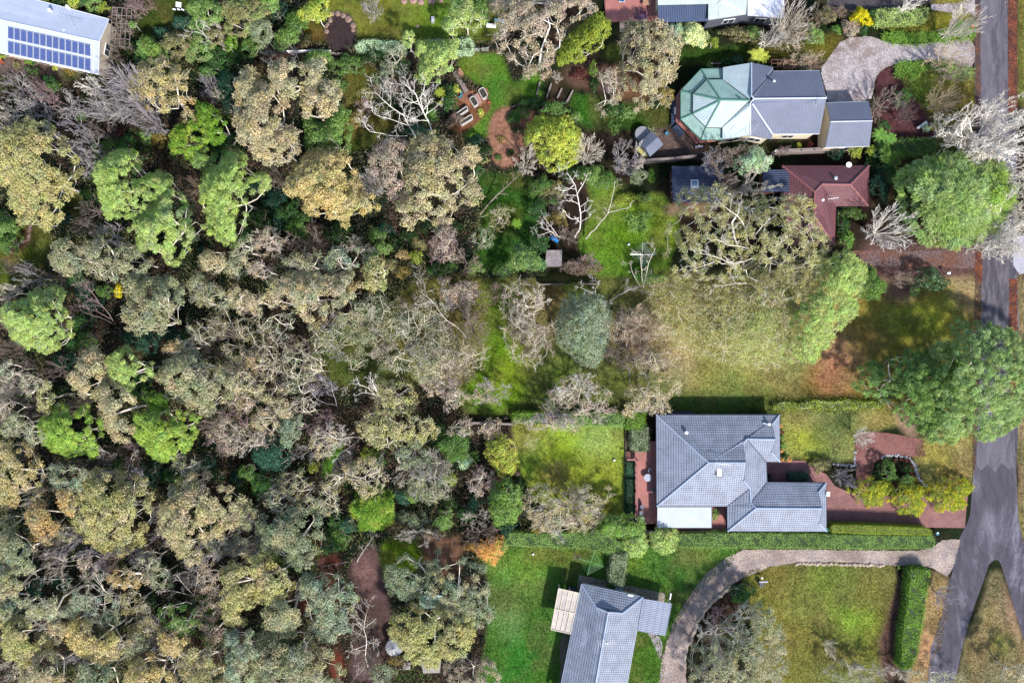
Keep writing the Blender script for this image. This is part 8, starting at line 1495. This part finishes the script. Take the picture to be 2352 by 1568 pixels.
hedge([t23(930,380), t23(1062,378), t23(1050,480), t23(1018,690), t23(990,700), t23(900,650), t23(895,560)], 1.9, 'greygreen', 'short vertical clipped hedge meeting the bottom house', leafn=150)
hedge([(2091,1308),(2110,1306),(2136,1309),(2130,1360),(2118,1440),(2108,1500),(2091,1537),(2068,1534),(2072,1460),(2085,1380)], 1.9, 'vivid', 'upright glossy hedge dotted with white flowers, lower right', flowers=.012)
hedge([(1775,930),(1800,922),(1840,926),(1870,918),(1910,922),(1950,917),(1990,923),(2025,920),(2035,936),(2000,940),(1960,938),(1920,942),(1870,937),(1820,941),(1775,940)], .9, 'ygreen', 'low hedge dotted with white blossom beside the open block', flowers=.06, jit=.3)
# --- front gardens of the blue tiled house
def conif(x, y, r, label): L((x, y, r * 1.12, r), 3.8, 'ygreen', 'bush', label, hue=('yellow', .5), leafk=1.1, cat='shrub', name='conifer')
conif(1998, 1127, 40, 'left yellow green conifer of the three by the brick driveway'); conif(2082, 1142, 42, 'middle yellow green conifer of the three by the brick driveway'); conif(2176, 1134, 46, 'right yellow green conifer of the three by the brick driveway')
L((2039,1084,24,27), 3, 'mid', 'bush', 'round deep green shrub in the oval stone edged bed'); L((2081,1106,18,18), 2.5, 'green', 'bush', 'smaller green shrub right of the round deep green one'); L((2015,1085,12,20), 2, 'dark', 'bush', None); L((2082,1075,14,12), 1.2, 'dark', 'bush', None)
for k, (x, y) in enumerate(((2058,1056),(2070,1055),(2083,1057),(2094,1071),(2096,1087))): L((x, y, 5, 5), .7, 'red', 'bush', 'red leaved bedding plant %s in the oval bed' % ('at the far left', 'second from left', 'third from left', 'at the upper right', 'at the lower right')[k], name='flower', cat='flower')
BT(1980, 1003, 27, 30, 3.5, 'white', 'vase', 'small white bare tree at the corner of the front lawn'); BT(1942, 1098, 34, 30, 4, 'lilac', 'fine', 'dense lilac twiggy tree by the brick driveway'); L((1884,1067,24,18), 1.8, 'olive', 'bush', 'olive mounded shrub above the brick driveway'); hedge([(1813,1088),(1857,1088),(1860,1104),(1815,1104)], 1.2, 'teal', 'small blue green clipped hedge against the garage wall'); L((1766,1100,8,14), 1, 'tealdk', 'bush', None)
for k, (x, y, r, c) in enumerate(((1794,978,5,'autumn'),(1797,992,5,'red'),(1797,1005,5,'fern'),(1798,1022,6,'fern'),(1795,1035,5,'autumn'),(1800,1050,10,'dgreen'),(1797,1054,6,'autumn'),(1812,1054,7,'autumn'))): L((x, y, r, r), .8, c, 'bush', 'low %s shrub %s in the bed along the blue tiled house' % (COLW[c].split()[0], ('at the top', 'second down', 'third down', 'fourth down', 'fifth down', 'sixth down', 'at the bottom left', 'at the bottom right')[k]))
L((1680,1176,8,10), 2, 'green', 'bush', None); L((1640,1180,16,14), 1.8, 'green', 'bush', 'leafy plant in the gap beside the white patio roof')
# --- bottom right gum and shrubs
L([(1585,1500),(1620,1450),(1650,1440),(1690,1400),(1720,1385),(1760,1390),(1790,1420),(1800,1470),(1812,1520),(1790,1568),(1760,1610),(1600,1610),(1580,1560)], 9, 'grey', 'sparse', 'pale grey gum with white twisted limbs inside the curved gravel drive', leafk=1.1, hue=('tan', .45), bark='white'); BT(1660, 1480, 60, 50, 8, 'pale', 'spread', None); BT(1720, 1440, 50, 44, 8, 'pale', 'spread', None); BT(1640, 1540, 44, 34, 7, 'lilac', 'spread', None)
L((1702,1360,30,26), 4, 'dgreen', 'bush', 'dark green mounded shrub inside the curve of the gravel drive'); BT(1655, 1420, 34, 40, 2.2, 'mauve', 'fine', 'purple brown low twiggy shrub inside the drive curve'); BT(1640, 1460, 26, 30, 2.2, 'mauve', 'fine', None); BT(1325, 1280, 12, 12, 2, 'mauve', 'fine', 'little purplish bare sapling left of the green clothes line')
BT(1908, 1490, 20, 26, 3, 'pale', 'fine', 'small frosty bare shrub on the lower right lawn'); BT(2172, 1372, 34, 34, 4, 'lilac', 'vase', 'pale lilac bare tree between the clipped hedge and the road'); L((1960,1545,70,30), 5, 'grey', 'thin', 'thin grey tree cut by the bottom edge right of middle', leafk=1.3, hue=('olive', .4)); L((2150,1555,60,20), 5, 'grey', 'thin', 'thin grey tree over the road at the bottom edge', leafk=1.2, hue=('olive', .4)); L((2335,1548,44,30), 7, 'tan', 'sparse', 'tan gum top at the bottom right corner', leafk=1.1); BT(1990, 1550, 50, 30, 5, 'pale', 'spread', None); BT(2080, 1555, 30, 24, 5, 'pale', 'spread', None)
L((2065,1302,6,5), .6, 'vivid', 'bush', None); L((2105,1625,20,20), 3, 'lime', 'bush', None)
# --- stone edgings, counted as loose gravelly stuff
def stones(T, pts, n, label, sz=.22, mat=None):
    P = [Vector(at(*T(x, y))) for x, y in pts]; segs = [(b - a).length for a, b in zip(P, P[1:])]; tot = sum(segs); m = MB(); rr = random.Random(n)
    for k in range(n):
        s_ = tot * (k + .5) / n; j = 0
        while s_ > segs[j] and j < len(segs) - 1: s_ -= segs[j]; j += 1
        p = P[j].lerp(P[j + 1], s_ / segs[j]); r = sz * rr.uniform(.6, 1.3); i0 = len(m.v); m.lathe((p.x + rr.uniform(-.12, .12), p.y + rr.uniform(-.12, .12), 0), [(r, 0), (r, r * .4), (r * .6, r * .8), (.01, r * .85)], 6)
        m.v[i0:] = [(x + rr.uniform(-.25, .25) * r, y + rr.uniform(-.25, .25) * r, z) for x, y, z in m.v[i0:]]
    tag(mono(m, 'stone_edging', mat or STONE, label, 'edging'), kind='stuff')
PALEST = plain('pale_edging_stone', lin(196, 176, 160, .6), .9, noise=.4, scale=3)
stones(t23, [(2000,680),(1880,790),(1760,920),(1690,1040),(1640,1200)], 44, 'rough stones edging the inside of the curved gravel drive', .26, PALEST); stones(t33, [(250,480),(400,472),(700,480),(1080,490)], 60, 'row of small pale stones along the top of the lower right lawn', .2, PALEST)
stones(t32, [(1040,1070),(1100,1045),(1200,1045),(1300,1070),(1350,1130),(1370,1220),(1420,1300),(1480,1340)], 60, 'small grey stones edging the oval bed', .14, CONC); stones(t32, [(800,1000),(800,1140),(640,1130),(600,1125)], 30, 'small stones edging the front lawn', .13, CONC); stones(t20, [(0,985),(150,930),(250,900)], 16, 'stones edging the bed left of the terraced steps', .2); stones(t01, [(280,500),(270,620),(150,690),(50,760)], 16, 'brown rocks beside the olive grass at the left edge', .3)
# --- ground cover and debris nobody could count
rng = np.random.default_rng(77)
def scatter(n, test, zmax, cols, L_, W_, name, label, kind='stuff', lean=.6):
    X = rng.uniform(-40, 2400, n * 3); Y = rng.uniform(-40, 1610, n * 3); k = test(X, Y); X, Y = X[k][:n], Y[k][:n]; m = len(X)
    kx = ((X - GX0) / GS).astype(int); ky = ((Y - GY0) / GS).astype(int); hh = zmax * np.clip((n_mid[ky, kx] - .35) * 3, 0.05, 1) * rng.random(m) ** .7
    P = np.stack([(X - 1176) * S, (784 - Y) * S, hh + .04], 1); nr = rng.normal(size=(m, 3)) * lean + np.array([0, 0, .8])
    if cols: ci = (n_big[ky, kx] * 7 + rng.random(m) * 1.5).astype(int) % len(cols); cc_ = np.array([lin(*PAL.get(c, BPAL.get(c)), LK * (.6 if zmax > 1 else .9)) for c in cols])[ci] * (1 + rng.normal(size=(m, 1)) * .2)  # tall undergrowth dimmed in colour to deepen the shade in the gaps
    else: cc_ = G[ky, kx] * rng.uniform(.85, 1.7, (m, 1)) * (1 + rng.normal(size=(m, 3)) * .06)
    V, F_ = leaves(P, nr, L_ * rng.uniform(.6, 1.4, m), W_ * rng.uniform(.6, 1.4, m), rng); me = np_mesh(name, V, F_, np.clip(cc_, .004, .9)); me.materials.append(LEAF); o = bpy.data.objects.new(name, me); C.objects.link(o); tag(o, label, 'ground cover', kind=kind); return o
def gat(A_, X, Y): return A_[((Y - GY0) / GS).astype(int), ((X - GX0) / GS).astype(int)]
wild = lambda X, Y: (gat(GRASS, X, Y) < .4) & (gat(SHRUBBY, X, Y) > .5) & (X < 1240)
scatter(260000, wild, 1.5, ['dark', 'dgreen', 'mid', 'brown', 'tealdk', 'olive', 'dim', 'dgreen'], .24, .13, 'undergrowth', 'low dark green and brown undergrowth beneath the bush')
edge = lambda X, Y: gat(GRASS, X, Y) > .6
scatter(260000, edge, .08, None, .22, .075, 'grass', 'rough grass tufts and fallen leaves on the lawns', lean=.9)
drive = lambda X, Y: ((X > 2235) & (X < 2345) & (Y > 560) & (Y < 960) & ((X < 2262) | (X > 2312))) | ((X > 2308) & (X < 2345) & (Y < 300)) | ((X > 1960) & (X < 2245) & (Y > 565) & (Y < 625)) | ((X > 2180) & (X < 2240) & (Y > 625) & (Y < 720))
scatter(9000, drive, .03, ['autumn', 'bronze', 'brown', 'orange', 'red'], .16, .10, 'fallen_leaves', 'orange and brown fallen leaves along the road and leafy drive', lean=.3)
